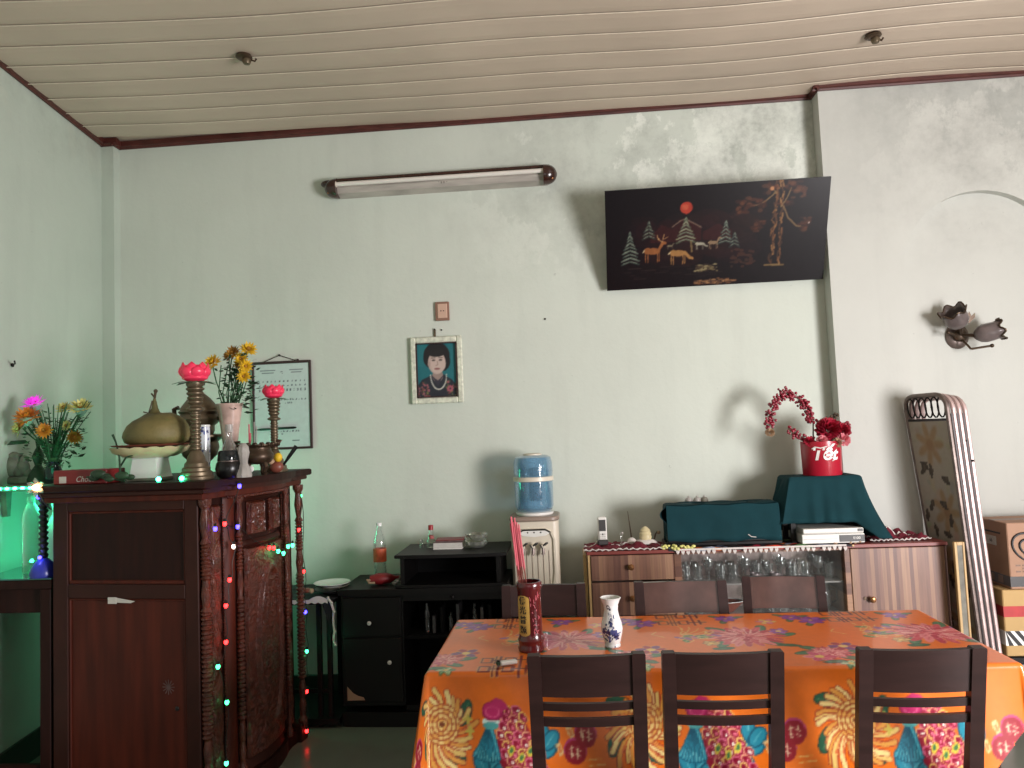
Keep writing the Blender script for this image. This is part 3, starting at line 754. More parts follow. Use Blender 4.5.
printed('body', cp, -.1099, .1099, 0, .164, .002, lambda U, V: np.stack([np.interp(V, pz, prr)*np.cos(U/.035-PI/2-.3), np.interp(V, pz, prr)*np.sin(U/.035-PI/2-.3), V], 1), 'print_glazed', t)
MB().lathe([(.036, .164), (.034, .1655), (.029, .155), (.022, .14), (.020, .12), (.03, .06), (.02, .012), (0, .010)], 32, cap=False).build('inner_wall', 'porcelain', t, smooth=True)
MB().lathe([(0, .001), (.026, .0)], 24, cap=False).build('foot', 'porcelain', t)
t = thing('lighter', 'small white and dark cigarette lighter lying beside the maroon incense holder', 'lighter', (-0.232, 2.462, TZ+.009), R(22))
MB().box(-.034, .022, -.010, .010, -.006, .006, .003).build('body', 'white_plastic', t)
MB().box(-.046, -.034, -.008, .008, -.005, .006, .002).build('head', 'leaf_dark', t)
MB().lathe([(.005, -.004), (.005, .004)], 10, c=(-.040, 0, .006), M=Matrix.Rotation(PI/2, 4, 'X')).build('wheel', 'black_iron', t)

# ================================================================== CHAIRS
def make_chair(name, label, mat_='chair_wood', pane='chair_wood', hgt=.86, wd=.335, group=None):
    t = thing(name, label, 'chair', (0, 0, 0), 0, group); h = wd/2
    ys, yt, zs = -.185, -.275, .43
    def back(z): return ys+(yt-ys)*((z-zs)/(hgt-zs))**1.0
    for s in (-1, 1):
        mb = MB(); w2 = .019
        rings = []
        for z in (0, .2, zs, .55, .7, hgt-.004, hgt):
            yc = ys-.02*(1-z/zs) if z < zs else back(z)
            ww = w2*(.8 if z == 0 else 1) - (.003 if z == hgt else 0); dd = .016+(.006 if abs(z-zs) < .1 else 0)
            xx = s*(h-w2)
            rings.append([(xx-ww, yc-dd, z), (xx+ww, yc-dd, z), (xx+ww, yc+dd, z), (xx-ww, yc+dd, z)])
        mb.loft(rings); mb.build('rear_leg', mat_, t)
        MB().bar((s*(h-.022), .175, 0), (s*(h-.022), .175, zs-.02), .034, .034, .003).build('front_leg', mat_, t)
        MB().box(s*(h-.022)-.010, s*(h-.022)+.010, ys+.01, .165, .19, .215, .002).build('side_stretcher', mat_, t)
    MB().box(-h+.008, h-.008, ys+.012, .165, .36, zs-.022).build('seat_rail', mat_, t)
    mb = MB(); mb.prism([(-h+.004, ys+.02), (h-.004, ys+.02), (h+.004, .20), (-h-.004, .20)], zs-.022, zs, bev=.004); mb.build('seat', mat_, t)
    def slat(nm, z0, z1, m, cur=.012, th=.010):
        mb = MB(); rings = []
        for k in range(9):
            x = -h+.036+(wd-.072)*k/8; c = -cur*(1-(2*k/8-1)**2)
            rings.append([(x, back(z0)+c-th, z0), (x, back(z1)+c-th, z1), (x, back(z1)+c+th, z1), (x, back(z0)+c+th, z0)])
        mb.loft(rings); return mb.build(nm, m, t, smooth=30)
    slat('back_panel', hgt-.125, hgt-.004, pane); slat('back_slat', hgt-.168, hgt-.145, mat_, th=.007); slat('back_slat', hgt-.216, hgt-.190, mat_, th=.007)
    slat('back_rail', zs+.0, zs+.035, mat_, cur=.004)
    return t
c1 = make_chair('dining_chair', 'dark wooden dining chair at the near side of the table, closest to the incense holder', group=None)
c1.location = (0.006, 2.475, 0); c1.rotation_euler.z = R(.8)
c2 = copytree(c1); c2.location = (0.394, 2.475, 0); c2['label'] = 'middle one of the three dark wooden dining chairs on the near table side'; c2.rotation_euler.z = R(-.6)
c3 = copytree(c1); c3.location = (0.936, 2.475, 0); c3['label'] = 'dark wooden dining chair standing alone at the right end of the near table side'; c3.rotation_euler.z = R(-1.2)
f1 = make_chair('dining_chair', 'shiny dark dining chair behind the table, directly in front of the wooden drawers', 'chair_wood', 'chair_wood_lit', .855, .375)
f1.location = (0.415, 2.935, 0); f1.rotation_euler.z = R(180)
f2 = copytree(f1); f2.location = (0.80, 2.945, 0); f2.rotation_euler.z = R(173); f2['label'] = 'shiny dark dining chair behind the table, in front of the glass display, turned slightly'
f2.scale = (.86, 1, 1.01)
f3 = make_chair('dining_chair', 'dark dining chair behind the table below the water dispenser', 'chair_wood', 'chair_wood', .855, .35)
f3.location = (-0.145, 2.935, 0); f3.rotation_euler.z = R(181)

# ================================================================== SIDEBOARD
SZ = .856; SY = 4.0; SD = .27
t = thing('sideboard', 'long striped wooden sideboard with drawers, glass display and side door behind the table', 'sideboard', (0.05, SY, 0))
def bx(nm, m, x0, x1, y0, y1, z0, z1, bev=.002, par=None):
    return MB().box(x0, x1, y0, y1, z0, z1, bev).build(nm, m, par or t)
bx('worktop', 'top_red', -.005, 1.808, -.005, SD, SZ-.018, SZ)
bx('side_panel', 'blond_edge', -.022, -.004, .03, SD, .0, SZ-.02)
bx('side_panel', 'blond_edge', 0, .014, 0, SD, 0, SZ-.019); bx('side_panel', 'zebra_wood', 1.79, 1.803, 0, SD, 0, SZ-.019)
bx('back_panel', 'cabinet_back', .014, 1.79, SD-.012, SD-.002, .02, SZ-.019)
bx('divider', 'zebra_wood_blocks', .445, .482, -.003, SD-.013, .02, SZ-.019); bx('divider', 'zebra_wood_blocks', 1.30, 1.328, -.003, SD-.013, .02, SZ-.019)
bx('plinth', 'zebra_wood', .015, 1.79, .01, SD-.02, 0, .06)
for z0, z1 in ((.705, .833), (.525, .695), (.33, .515), (.08, .32)):
    d = bx('drawer', 'zebra_wood', .016, .443, -.006, .012, z0, z1)
    MB().lathe([(.006, 0), (.007, .010), (.014, .016), (.016, .022), (.011, .028), (0, .030)], 18, c=(.222, -.006, (z0+z1)/2+.006), M=Matrix.Rotation(PI/2, 4, 'X')).build('knob', 'brass_knob', d, smooth=True)
d = bx('door', 'zebra_wood', 1.33, 1.789, -.006, .012, .08, .834)
MB().lathe([(.006, 0), (.007, .010), (.014, .016), (.016, .022), (.011, .028), (0, .030)], 18, c=(1.418, -.006, .582), M=Matrix.Rotation(PI/2, 4, 'X')).build('knob', 'brass_knob', d, smooth=True)
MB().lathe([(.009, 0), (.009, .004), (0, .004)], 14, c=(1.388, -.006, .585), M=Matrix.Rotation(PI/2, 4, 'X')).build('lock', 'bronze_dark', d, smooth=True)
for z in (.50, .668): bx('shelf', 'shelf_grey', .483, 1.299, .03, SD-.013, z-.008, z)
for x0, x1, yy in ((.484, .90, .012), (.88, 1.298, .018)):
    bx('glass_door', 'display_glass', x0, x1, yy, yy+.003, .065, .834, 0)
bx('door_track', 'shelf_grey', .483, 1.299, .006, .026, .06, .066, 0)
bx('arch_mullion', 'zebra_wood', .483, 1.299, .010, .030, .828, .836, 0)

# glassware inside the display: each glass its own thing
def tumbler(h, r): return [(r*.78, 0), (r, h), (r-.002, h), (r*.78-.002, .006), (0, .005)]
def goblet(h, r): return [(r*.8, 0), (r*.8, .003), (.004, .008), (.004, h*.45), (r*.6, h*.52), (r, h*.75), (r*.85, h), (r*.82, h), (r*.9, h*.75), (0, h*.5)]
rq = random.Random(12)
kinds = []
o = MB().lathe(tumbler(.085, .026), 14, cap=False).build('drinking_glass', 'clear_glass', smooth=True); kinds.append(o)
o2 = MB().lathe(goblet(.115, .028), 14, cap=False).build('stemmed_glass', 'clear_glass', smooth=True); kinds.append(o2)
o3 = MB().lathe([(.022, 0), (.026, .03), (.020, .05), (.026, .085), (.024, .085), (.018, .05), (.0, .006)], 14, cap=False).build('drinking_glass', 'clear_glass', smooth=True); kinds.append(o3)
first = [True]*3
xs = .575
n = 0
for row, (z, names) in enumerate(((.669, 'upper shelf'), (.501, 'lower shelf'))):
    x = .565
    while x < 1.325:
        if row == 1 and (.64 < x < .90 or x > 1.20): x += .062; continue
        k = (n*7+row) % 3
        for yy in (4.10, 4.19):
            src = kinds[k]
            if first[k]: g = src; first[k] = False
            else: g = src.copy(); COL.objects.link(g)
            g.location = (x+rq.uniform(-.004, .004), yy, z)
            tag(g, 'clear %s behind the sideboard glass on the %s' % ('stemmed glass' if k == 1 else ('waisted drinking glass' if k == 2 else 'straight drinking glass'), names), 'glass', '%s on the display %s' % (('straight glasses', 'stemmed glasses', 'waisted glasses')[k], names))
            n += 1
        x += .062
# dark round coasters / cup bases and coloured items seen in the display
for x, nm in ((.865, 'left'), (.965, 'right')):
    t2 = thing('tea_cup', 'dark round cup before the glasses on the upper display shelf, %s of two' % nm, 'cup', (x+.05, 4.055, .669))
    MB().lathe([(.014, 0), (.022, .012), (.027, .038), (.026, .045), (.024, .045), (.020, .014), (0, .006)], 18, cap=False).build('cup_body', 'smoky_mirror', t2, smooth=True)
    MB().tube([(.026, 0, .036), (.037, 0, .034), (.037, 0, .018), (.022, 0, .012)], .003, 6).build('handle', 'smoky_mirror', t2, smooth=True)
t2 = thing('serving_dish', 'reddish oval serving dish lying low in the glass display', 'dish', (.76, 4.14, .501))
MB().lathe([(.05, 0), (.055, .004), (.105, .05), (.11, .055), (.10, .052), (.05, .008), (0, .007)], 28, sx=1.0, sy=.55, cap=False).build('bowl', 'red_plate', t2, smooth=True)
MB().lathe([(.10, .054), (.112, .055), (.112, .058), (.10, .057)], 28, sx=1.0, sy=.55, cap=False).build('rim', 'porcelain', t2, smooth=True)
t2 = thing('glass_pitcher', 'clear glass pitcher at the right end of the lower display shelf', 'pitcher', (1.27, 4.13, .501))
MB().lathe([(.035, 0), (.045, .03), (.048, .09), (.034, .125), (.036, .14), (.033, .14), (.031, .125), (.044, .09), (.04, .03), (0, .008)], 20, cap=False).build('pitcher_body', 'clear_glass', t2, smooth=True)
MB().tube([(.045, 0, .11), (.075, 0, .10), (.075, 0, .05), (.046, 0, .035)], .005, 6).build('handle', 'clear_glass', t2, smooth=True)

# runner of colourful cloth with lace hearts along the edge
RX0, RX1 = .50, 1.36
cr_ = Canvas(.42, 1.45, 3.95, 4.30, 500, (30, 22, 28)); rq = random.Random(4)
cols = [(206, 60, 40), (216, 120, 60), (150, 160, 190), (96, 130, 70), (190, 40, 70), (226, 190, 140), (40, 30, 40)]
for k in range(120): cr_.ell(rq.uniform(.42, 1.45), rq.uniform(3.95, 4.3), rq.uniform(.008, .035), rq.uniform(.006, .018), rq.choice(cols), rq.uniform(-.3, .3))
for x, c in ((.70, (206, 120, 66)), (.66, (150, 160, 180)), (.98, (216, 70, 40)), (1.06, (206, 60, 44)), (1.15, (90, 130, 80)), (.9, (170, 34, 60))): cr_.ell(x, 3.995, .05, .02, c)
def runfn(U, V):
    d = np.maximum(4.0-V, 0); 
    return np.stack([U, np.maximum(V, 4.0)-.004*(d > 0)-.006, SZ+.004-d*.9+.003*np.sin(U*40+V*50)*(d <= 0)+.002*np.sin(U*57)], 1)
t = thing('table_runner', 'colourful printed runner with a lace heart edge lying across the sideboard top', 'table runner', (0, 0, 0))
printed('printed_cloth', cr_, .47, 1.40, 3.985, 4.26, .006, runfn, 'print_fabric', t)
for k in range(33):
    x = .515+k*.0262
    if k in (8, 12, 20, 27): continue
    mb = MB(); r_ = .0105; z = SZ-.012-.002*(k % 3)
    pts = []
    for q in range(14):
        a = 2*PI*q/14; pts.append((x+r_*.9*math.sin(a)**3, z+r_*.075*(13*math.cos(a)-5*math.cos(2*a)-2*math.cos(3*a)-math.cos(4*a))))
    mb.prism(pts, 3.981, 3.9835, 'Y'); mb.build('lace_heart', 'lace', t)
MB().box(.50, 1.36, 3.9835, 3.986, SZ-.005, SZ+.004).build('lace_band', 'lace', t)
# beads / dried flower garland pieces
mb = MB(); rq = random.Random(6)
for k in range(34):
    x = rq.uniform(.44, .60); mb.ball((x, 3.985+rq.uniform(-.004, .02), SZ+.004+rq.uniform(0, .022)-(x-.44)*.06), rq.uniform(.006, .010), 7, 5, (1.2, 1, .8))
tag(mb.build('dried_petals', 'petal_cream'), 'string of pale yellow dried petals at the left end of the sideboard runner', 'dried petals', kind='stuff')
mb = MB()
for k in range(16):
    mb.ball((rq.uniform(1.30, 1.44), 3.99+rq.uniform(0, .02), SZ+.008+rq.uniform(0, .008)), rq.uniform(.005, .009), 7, 5)
tag(mb.build('dried_petals', 'petal_beige'), 'pale dried petals beside the disc players on the sideboard', 'dried petals', kind='stuff')

def crumple(name, label, m, x0, x1, y0, y1, z, amp, seed, edge=True, parent=None, step=.012, cat='cloth'):
    nu = max(4, int((x1-x0)/step)); nv = max(4, int((y1-y0)/step)); off = Vector((seed*3.1, seed*1.7, 0))
    def fn(u, v):
        x = x0+(x1-x0)*u; yy = y0+(y1-y0)*v
        h = abs(noise.noise(Vector((x*13, yy*13, 0))+off))*1.6+.5*abs(noise.noise(Vector((x*34, yy*34, 2))+off))
        e = min(1, 5*min(u, 1-u, v, 1-v)+.1)
        return (x+.01*noise.noise(Vector((x*20, yy*20, 5))+off), yy+.01*noise.noise(Vector((x*20, yy*20, 9))+off), z+.003+amp*h*e)
    mb = MB(); mb.grid(fn, nu, nv); o = mb.build(name, m, parent, smooth=True, thick=.002, off=1)
    if label: tag(o, label, cat)
    if edge:
        mb = MB()
        for ed in (lambda q: (q, 0.0), lambda q: (q, .45)):
            pts = [Vector(fn(*ed(q/40)))+Vector((0, -.002, .004+.004*math.sin(q*1.9))) for q in range(41)]
            mb.tube(pts, [.0035+.0018*math.sin(q*2.2) for q in range(41)], 5)
        mb.build('lace_edge', 'lace', o, smooth=True)
    return o
crumple('crumpled_cloth', 'crumpled burgundy cloth with white lace edge on the left end of the sideboard', 'burgundy_cloth', .035, .455, 4.0, 4.24, SZ, .030, 1)
crumple('crumpled_cloth', 'small crumpled burgundy and white cloth on the right end of the sideboard', 'burgundy_cloth', 1.50, 1.81, 4.06, 4.25, SZ, .045, 3)

# cordless phone
t = thing('cordless_phone', 'white cordless phone handset with grey screen standing at the left end of the sideboard', 'telephone', (0.137, 4.10, SZ+.018), R(4))
MB().box(-.028, .028, -.02, .028, 0, .03, .006).build('cradle', 'grey_plastic', t)
MB().box(-.024, .024, -.012, .012, .012, .150, .007).build('handset', 'white_plastic', t)
MB().box(-.018, .018, -.0135, -.011, .075, .135, .001).build('screen', 'grey_plastic', t)
for r_ in range(3):
    for c in range(3): MB().box(-.015+.011*c, -.007+.011*c, -.0135, -.0115, .030+.012*r_, .038+.012*r_).build('key', 'grey_plastic' if (r_, c) == (2, 1) else 'paper_edge', t)
# little twig, antenna, shell lamp
t = thing('glass_figurine', 'tiny clear glass figurine right of the cordless phone', 'figurine', (0.236, 4.09, SZ+.02))
MB().lathe([(.010, 0), (.007, .008), (.004, .02), (.006, .035), (.009, .05), (.005, .056), (0, .058)], 12).build('stem_body', 'clear_glass', t, smooth=True)
MB().ball((0.005, 0, .060), .007, 8, 6).build('head', 'frosted', t, smooth=True)
t = thing('antenna', 'thin metal rod antenna on a small round base on the sideboard', 'antenna', (0.292, 4.12, SZ+.02))
MB().lathe([(.026, 0), (.028, .01), (.02, .022), (.008, .03), (0, .032)], 18).build('base', 'lace', t, smooth=True)
MB().tube([(0, 0, .028), (-.006, 0, .09), (-.014, 0, .17)], [.004, .0028, .0016], 6).build('rod', 'bronze_dark', t, smooth=True)
t = thing('shell_ornament', 'pale conch shell ornament on a rounded base near the antenna', 'shell', (0.365, 4.11, SZ+.018))
MB().lathe([(.06, 0), (.062, .008), (.05, .018), (.03, .024), (0, .026)], 24, sy=.6).build('base', 'lace', t, smooth=True)
mb = MB(); rings = []
mb.lathe([(.030, .022), (.034, .034), (.030, .046), (.033, .052), (.026, .064), (.028, .069), (.019, .080), (.010, .088), (0, .092)], 20, sx=1.0, sy=.75)
mb.build('shell', 'cream_porcelain', t, smooth=True)
MB().tube([(.045, .01, .01), (.055, .012, .045), (.064, .01, .062), (.07, .01, .05)], .004, 6).build('sprig', 'stem_brown', t, smooth=True)
MB().ball((.072, .01, .055), .010, 8, 6).build('bud', 'petal_beige', t, smooth=True)

# teal cloth covered set, left
def drape_box(name, label, x0, x1, y0, y1, z0, z1, seed, jag=.006, left_ear=False):
    """cloth hanging over a box: closed ring columns with folds; front hem, rounded top edges"""
    per_ = []
    nx, ny = 34, 12
    for i in range(nx): per_.append((x0+(x1-x0)*i/nx, y0, 0, -1))
    for i in range(ny): per_.append((x1, y0+(y1-y0)*i/ny, 1, 0))
    for i in range(nx): per_.append((x1-(x1-x0)*i/nx, y1, 0, 1))
    for i in range(ny): per_.append((x0, y1-(y1-y0)*i/ny, -1, 0))
    rings = []
    H_ = z1-z0
    for q, (inn, dz) in enumerate(((.5, 0), (.25, 0), (.06, 0), (.015, -.001), (.003, -.006), (0, -.02))):
        rings.append([(x+(((x0+x1)/2-x)*inn if inn > .02 else -nxn*inn), y+(((y0+y1)/2-y)*inn if inn > .02 else -nyn*inn), z1+dz+.003*math.sin(x*31+y*17)*(1-inn)) for x, y, nxn, nyn in per_])
    for q in range(1, 9):
        f = q/8; z = z1-.02-(H_-.02)*f
        rings.append([(x+nxn*(f*jag*(1.2+1.6*math.sin(i*.75+seed)+math.sin(i*.31+seed*2))), y+nyn*(f*jag*(1.2+1.6*math.sin(i*.75+seed)+math.sin(i*.31+seed*2))), z+(.006*math.sin(i*.5+seed) if q == 8 else 0)) for i, (x, y, nxn, nyn) in enumerate(per_)])
    mb = MB(); mb.loft(rings, cap=False); mb._add([rings[0][k] for k in range(len(per_))], [tuple(range(len(per_)))])
    return tag(mb.build(name, 'teal_cloth', None, smooth=True, thick=.002, off=1), label, 'cloth')
t = thing('radio_box', 'black box hidden under the left teal cloth on the sideboard', 'box', (0.76, 4.12, SZ+.008))
MB().box(-.285, .285, -.075, .075, 0, .205, .006).build('case', 'black_plastic', t); MB().box(-.30, .30, -.085, .08, 0, .020, .004).build('foot', 'black_plastic', t)
drape_box('teal_cover', 'teal cloth draped over the long low box left on the sideboard', .475, 1.05, 4.035, 4.20, SZ+.032, SZ+.222, 1.0, .0022)
mb = MB().grid(lambda u, v: (.475-.035*math.sin(PI*v)*(1-u), 4.04+.12*u, SZ+.13+.085*v), 6, 6)
mb.build('cloth_corner', 'teal_cloth', bpy.data.objects['teal_cover'], thick=.002)
MB().tube([(.885, 4.028, SZ+.062), (.90, 4.026, SZ+.050), (.925, 4.026, SZ+.047)], .0022, 6).build('white_thread', 'lace', bpy.data.objects['teal_cover'])
t_ = None
for k, x in enumerate((.63, .675, .715)):
    tt = thing('glass_stopper', ('rounded clear glass cup upside down behind the left teal cover, leftmost of three', 'rounded clear glass cup upside down behind the left teal cover, middle of three', 'darker round cup upside down behind the left teal cover, rightmost of three')[k], 'cup', (x-.01, 4.225, SZ+.0))
    MB().lathe([(.018, 0), (.018, .18), (.020, .20), (.021, .226), (.016, .240), (0, .245)], 16).build('cup_body', 'frosted' if k < 2 else 'stone_grey', tt, smooth=True)
    MB().ball((0, 0, .247), .006, 8, 6).build('knob', 'frosted', tt, smooth=True)

# right teal covered stand, players, pot
t = thing('plant_stand', 'small stand hidden under the right teal cloth on the sideboard', 'stand', (1.295, 4.15, SZ+.002))
MB().box(-.178, .178, -.09, .09, .315, .335, .004).build('top', 'console_black', t)
for sx in (-.168, .168):
    for sy in (-.07, .075): MB().box(sx-.012, sx+.012, sy-.012, sy+.012, 0, .315).build('leg', 'console_black', t)
def teal_right():
    x0, x1, y0, y1, z1 = 1.115, 1.475, 4.045, 4.25, SZ+.345
    P_ = []
    n = 120
    perim = 2*((x1-x0)+(y1-y0)); 
    for i in range(n):
        s_ = perim*i/n
        if s_ < x1-x0: P_.append((x0+s_, y0, 0, -1))
        elif s_ < x1-x0+y1-y0: P_.append((x1, y0+s_-(x1-x0), 1, 0))
        elif s_ < 2*(x1-x0)+y1-y0: P_.append((x1-(s_-(x1-x0)-(y1-y0)), y1, 0, 1))
        else: P_.append((x0, y1-(s_-2*(x1-x0)-(y1-y0)), -1, 0))
    def hem(x, y):
        if y <= y0+1e-6:
            u = (x-x0)/(x1-x0)
            return .235 if u < .80 else .235+.085*min(1, (u-.80)/.12)
        if x >= x1-1e-6: return .325
        if x <= x0+1e-6: return .125+.14*max(0, (y0+.06-y)/.06) if y < y0+.06 else .13
        return .30
    rings = []
    for inn, dz in ((.5, .0), (.2, .0), (.05, .0)): rings.append([(x+((x0+x1)/2-x)*inn, y+((y0+y1)/2-y)*inn, z1+dz) for x, y, a, b in P_])
    rings.append([(x-a*.004, y-b*.004, z1-.003) for x, y, a, b in P_])
    for q in range(0, 15):
        f = q/14; r_ = []
        for i, (x, y, a, b) in enumerate(P_):
            h = hem(x, y); d = .01+(h-.01)*f
            fl = (1-math.cos(f*PI/2)); cornerR = math.exp(-(((x-x1)/.06)**2+((y-y0)/.09)**2)); cornerL = math.exp(-(((x-x0)/.05)**2+((y-y0)/.08)**2))
            fold = .012*math.sin(x*52+1)*f+.007*math.sin(x*93)*f if b else .010*math.sin(y*60)*f
            ox = a*(.006+.030*f+fold*1.0); oy = b*(.004+.018*f+fold*.8)
            ox += cornerR*.105*f*(.4+.6*f); oy -= cornerR*.03*f; ox -= cornerL*.055*f
            r_.append((x+ox, y+oy, z1-d))
        rings.append(r_)
    mb = MB(); mb.loft(rings, cap=False); mb._add(rings[0], [tuple(range(n))])
    return tag(mb.build('teal_cover', 'teal_cloth', None, smooth=60, thick=.002, off=1), 'teal cloth draped in folds over the stand below the red flower pot', 'cloth')
teal_right()
t = thing('disc_player', 'lower wide silver disc player with dark right panel under the right teal cloth', 'disc player', (1.30, 4.02, SZ+.010))
MB().box(-.155, .155, -.03, .19, 0, .046, .003).build('case', 'white_plastic', t)
MB().box(.03, .153, -.0325, -.029, .006, .040).build('display_panel', 'grey_plastic', t); MB().box(-.15, .02, -.0318, -.0295, .020, .023).build('tray_seam', 'paper_edge', t)
text('printed_digits', '0100', .018, 'white_paint', t, upright(.115, -.0330, .024), .0003)
t = thing('disc_player', 'upper narrower silver disc player stacked under the right teal cloth', 'disc player', (1.305, 4.03, SZ+.0568))
MB().box(-.150, .150, -.03, .17, 0, .026, .003).build('case', 'white_plastic', t)
MB().box(-.148, .148, -.0315, -.0295, .002, .007).build('seam_or_gap_shade', 'paper_edge', t)
MB().box(.12, .146, -.0315, -.0295, .009, .022).build('button', 'grey_plastic', t)
t = thing('flower_pot', 'red cylindrical pot with white brush lettering on the teal covered stand', 'flower pot', (1.312, 4.13, SZ+.348))
pr_ = .102
MB().lathe([(.095, 0), (.098, .004), (pr_, .178), (pr_-.004, .178), (.086, .165), (.0, .16)], 48, cap=False).build('pot', 'pot_red', t, smooth=True)
def potwarp(co):
    r_ = .099; a = -PI/2-.14+co.x/r_; z = .110+co.y; return Vector(((.0982+.004*z/.178+.0016+co.z)*math.cos(a), (.0982+.004*z/.178+.0016+co.z)*math.sin(a), z))
text('lettering', 'Tết', .085, 'white_paint', t, None, .0006, .0028, .25, potwarp)
mb = MB()
for (pts, r_) in (([(-.060, .030), (-.045, .040), (-.018, .034), (.012, .042)], .003), ([(.025, .034), (.034, .046), (.038, .040)], .0028), ([(.036, -.014), (.046, -.030), (.034, -.034)], .003)):
    P3 = [potwarp(Vector((x*1.0, z, 0))) for x, z in pts]; mb.tube(P3, r_, 6)
mb.build('brush_stroke', 'white_paint', t, smooth=True)
fa = thing('flower_arrangement', 'arching spray of dark red berries with red and pink blooms in the red pot', 'flowers', (1.312, 4.13, SZ+.348+.165))
def berries(par, path, n, spread, seed, name='berry_spray', m='berry_red', rb=(.006, .0095)):
    rq = random.Random(seed); mb = MB(); st = MB(); st.tube(path, .003, 6)
    pts = [Vector(p) for p in path]; seg = [(b-a).length for a, b in zip(pts, pts[1:])]; tot = sum(seg)
    for k in range(n):
        d = tot*(rq.random()**.9); i = 0
        while i < len(seg)-1 and d > seg[i]: d -= seg[i]; i += 1
        p = pts[i].lerp(pts[i+1], min(1, d/seg[i])); v = Vector((rq.gauss(0, 1), rq.gauss(0, .8), rq.gauss(0, 1))).normalized()*spread*rq.uniform(.3, 1)
        mb.ball(p+v, rq.uniform(*rb), 7, 5); st.tube([p, p+v], .001, 4)
    b_ = mb.build(name, m, par, smooth=True); st.build('twig', 'stem_brown', b_); return b_
# stem rising from pot then arch to the left
MB().tube([(-.03, 0, -.02), (-.035, 0, .05), (-.03, .0, .12), (-.045, 0, .16)], .004, 6).build('main_stem', 'stem_brown', fa)
berries(fa, [(-.04, 0, .11), (-.05, 0, .18), (-.09, .0, .235), (-.14, 0, .272), (-.185, 0, .275), (-.225, -.01, .225), (-.252, -.01, .165), (-.262, -.01, .105)], 230, .034, 11)
berries(fa, [(-.04, -.02, .0), (-.09, -.03, .03), (-.14, -.03, .06), (-.17, -.03, .085)], 46, .030, 12)
berries(fa, [(.02, .01, .02), (.08, 0, .06), (.13, 0, .095), (.145, 0, .05)], 95, .036, 13)
berries(fa, [(.03, .02, .08), (.07, .02, .12), (.09, .02, .15)], 40, .030, 14, m='stem_brown', rb=(.005, .008))
def bloom(par, c, r, m, name, seed, layers=5, d=(0, -.8, .6)):
    rq = random.Random(seed); mb = MB(); q = Vector(d).normalized().to_track_quat('Z', 'Y').to_matrix()
    for L_ in range(layers):
        n = 9+3*L_; el = (PI/2)*(1-(L_+.5)/layers)*.95-.1
        for k in range(n):
            a = 2*PI*k/n+rq.uniform(-.15, .15)+L_*.4; e2 = el+rq.uniform(-.12, .12)
            dv = Vector((math.cos(a)*math.cos(e2), math.sin(a)*math.cos(e2), math.sin(e2))); sv = Vector((-math.sin(a), math.cos(a), 0))*r*.20; nz = Vector((0, 0, r*.10))
            P_ = [dv*r*.3-sv*.4, dv*r*.3+sv*.4, dv*r*.85+sv, dv*r*1.05+nz, dv*r*.85-sv]
            mb._add([Vector(c)+q @ p for p in P_], [(0, 1, 2, 3, 4)])
    return mb.build(name, m, par)
bloom(fa, (.035, -.02, .065), .068, 'petal_crimson', 'crimson_bloom', 1, 7); bloom(fa, (.10, -.03, .06), .045, 'petal_crimson', 'crimson_bloom', 9, 6)
bloom(fa, (.095, -.055, .012), .040, 'petal_pink', 'pink_bloom', 2, 4); bloom(fa, (-.015, -.07, .012), .032, 'petal_pink', 'pink_bloom', 3, 4)
bloom(fa, (-.075, -.05, .010), .030, 'petal_crimson', 'crimson_bloom', 5, 4)
bloom(fa, (.06, -.07, .0), .028, 'petal_beige', 'beige_bloom', 6, 4); bloom(fa, (-.265, -.02, .065), .026, 'petal_beige', 'beige_bloom', 7, 4)
mb = MB(); rq = random.Random(8)
for k in range(26):
    a = rq.uniform(0, 2*PI); r_ = rq.uniform(.03, .09); c = Vector((r_*math.cos(a), r_*math.sin(a)*.8, rq.uniform(-.01, .02)))
    d = Vector((math.cos(a), math.sin(a), rq.uniform(.1, .8)))*.03; s_ = Vector((-math.sin(a), math.cos(a), 0))*.010
    mb._add([c, c+d*.5+s_, c+d, c+d*.5-s_], [(0, 1, 2, 3)])
mb.build('leaves', 'leaf_dark', fa)

# narrow light-edged board leaning right of the sideboard
t = thing('framed_board', 'narrow dark board with blond wooden edges leaning beside the sideboard door', 'board', (1.848, 3.905, 0), R(0))
MB().box(0, .046, .0, .012, .0, .862, .002).build('board', 'stone_grey', t)
MB().box(-.003, .010, -.004, .016, .0, .868, .002).build('edge_strip', 'blond_edge', t); MB().box(.036, .046, -.004, .016, .0, .868, .002).build('edge_strip', 'blond_edge', t)
MB().box(.010, .036, -.004, .016, .852, .868, .001).build('edge_strip', 'blond_edge', t)
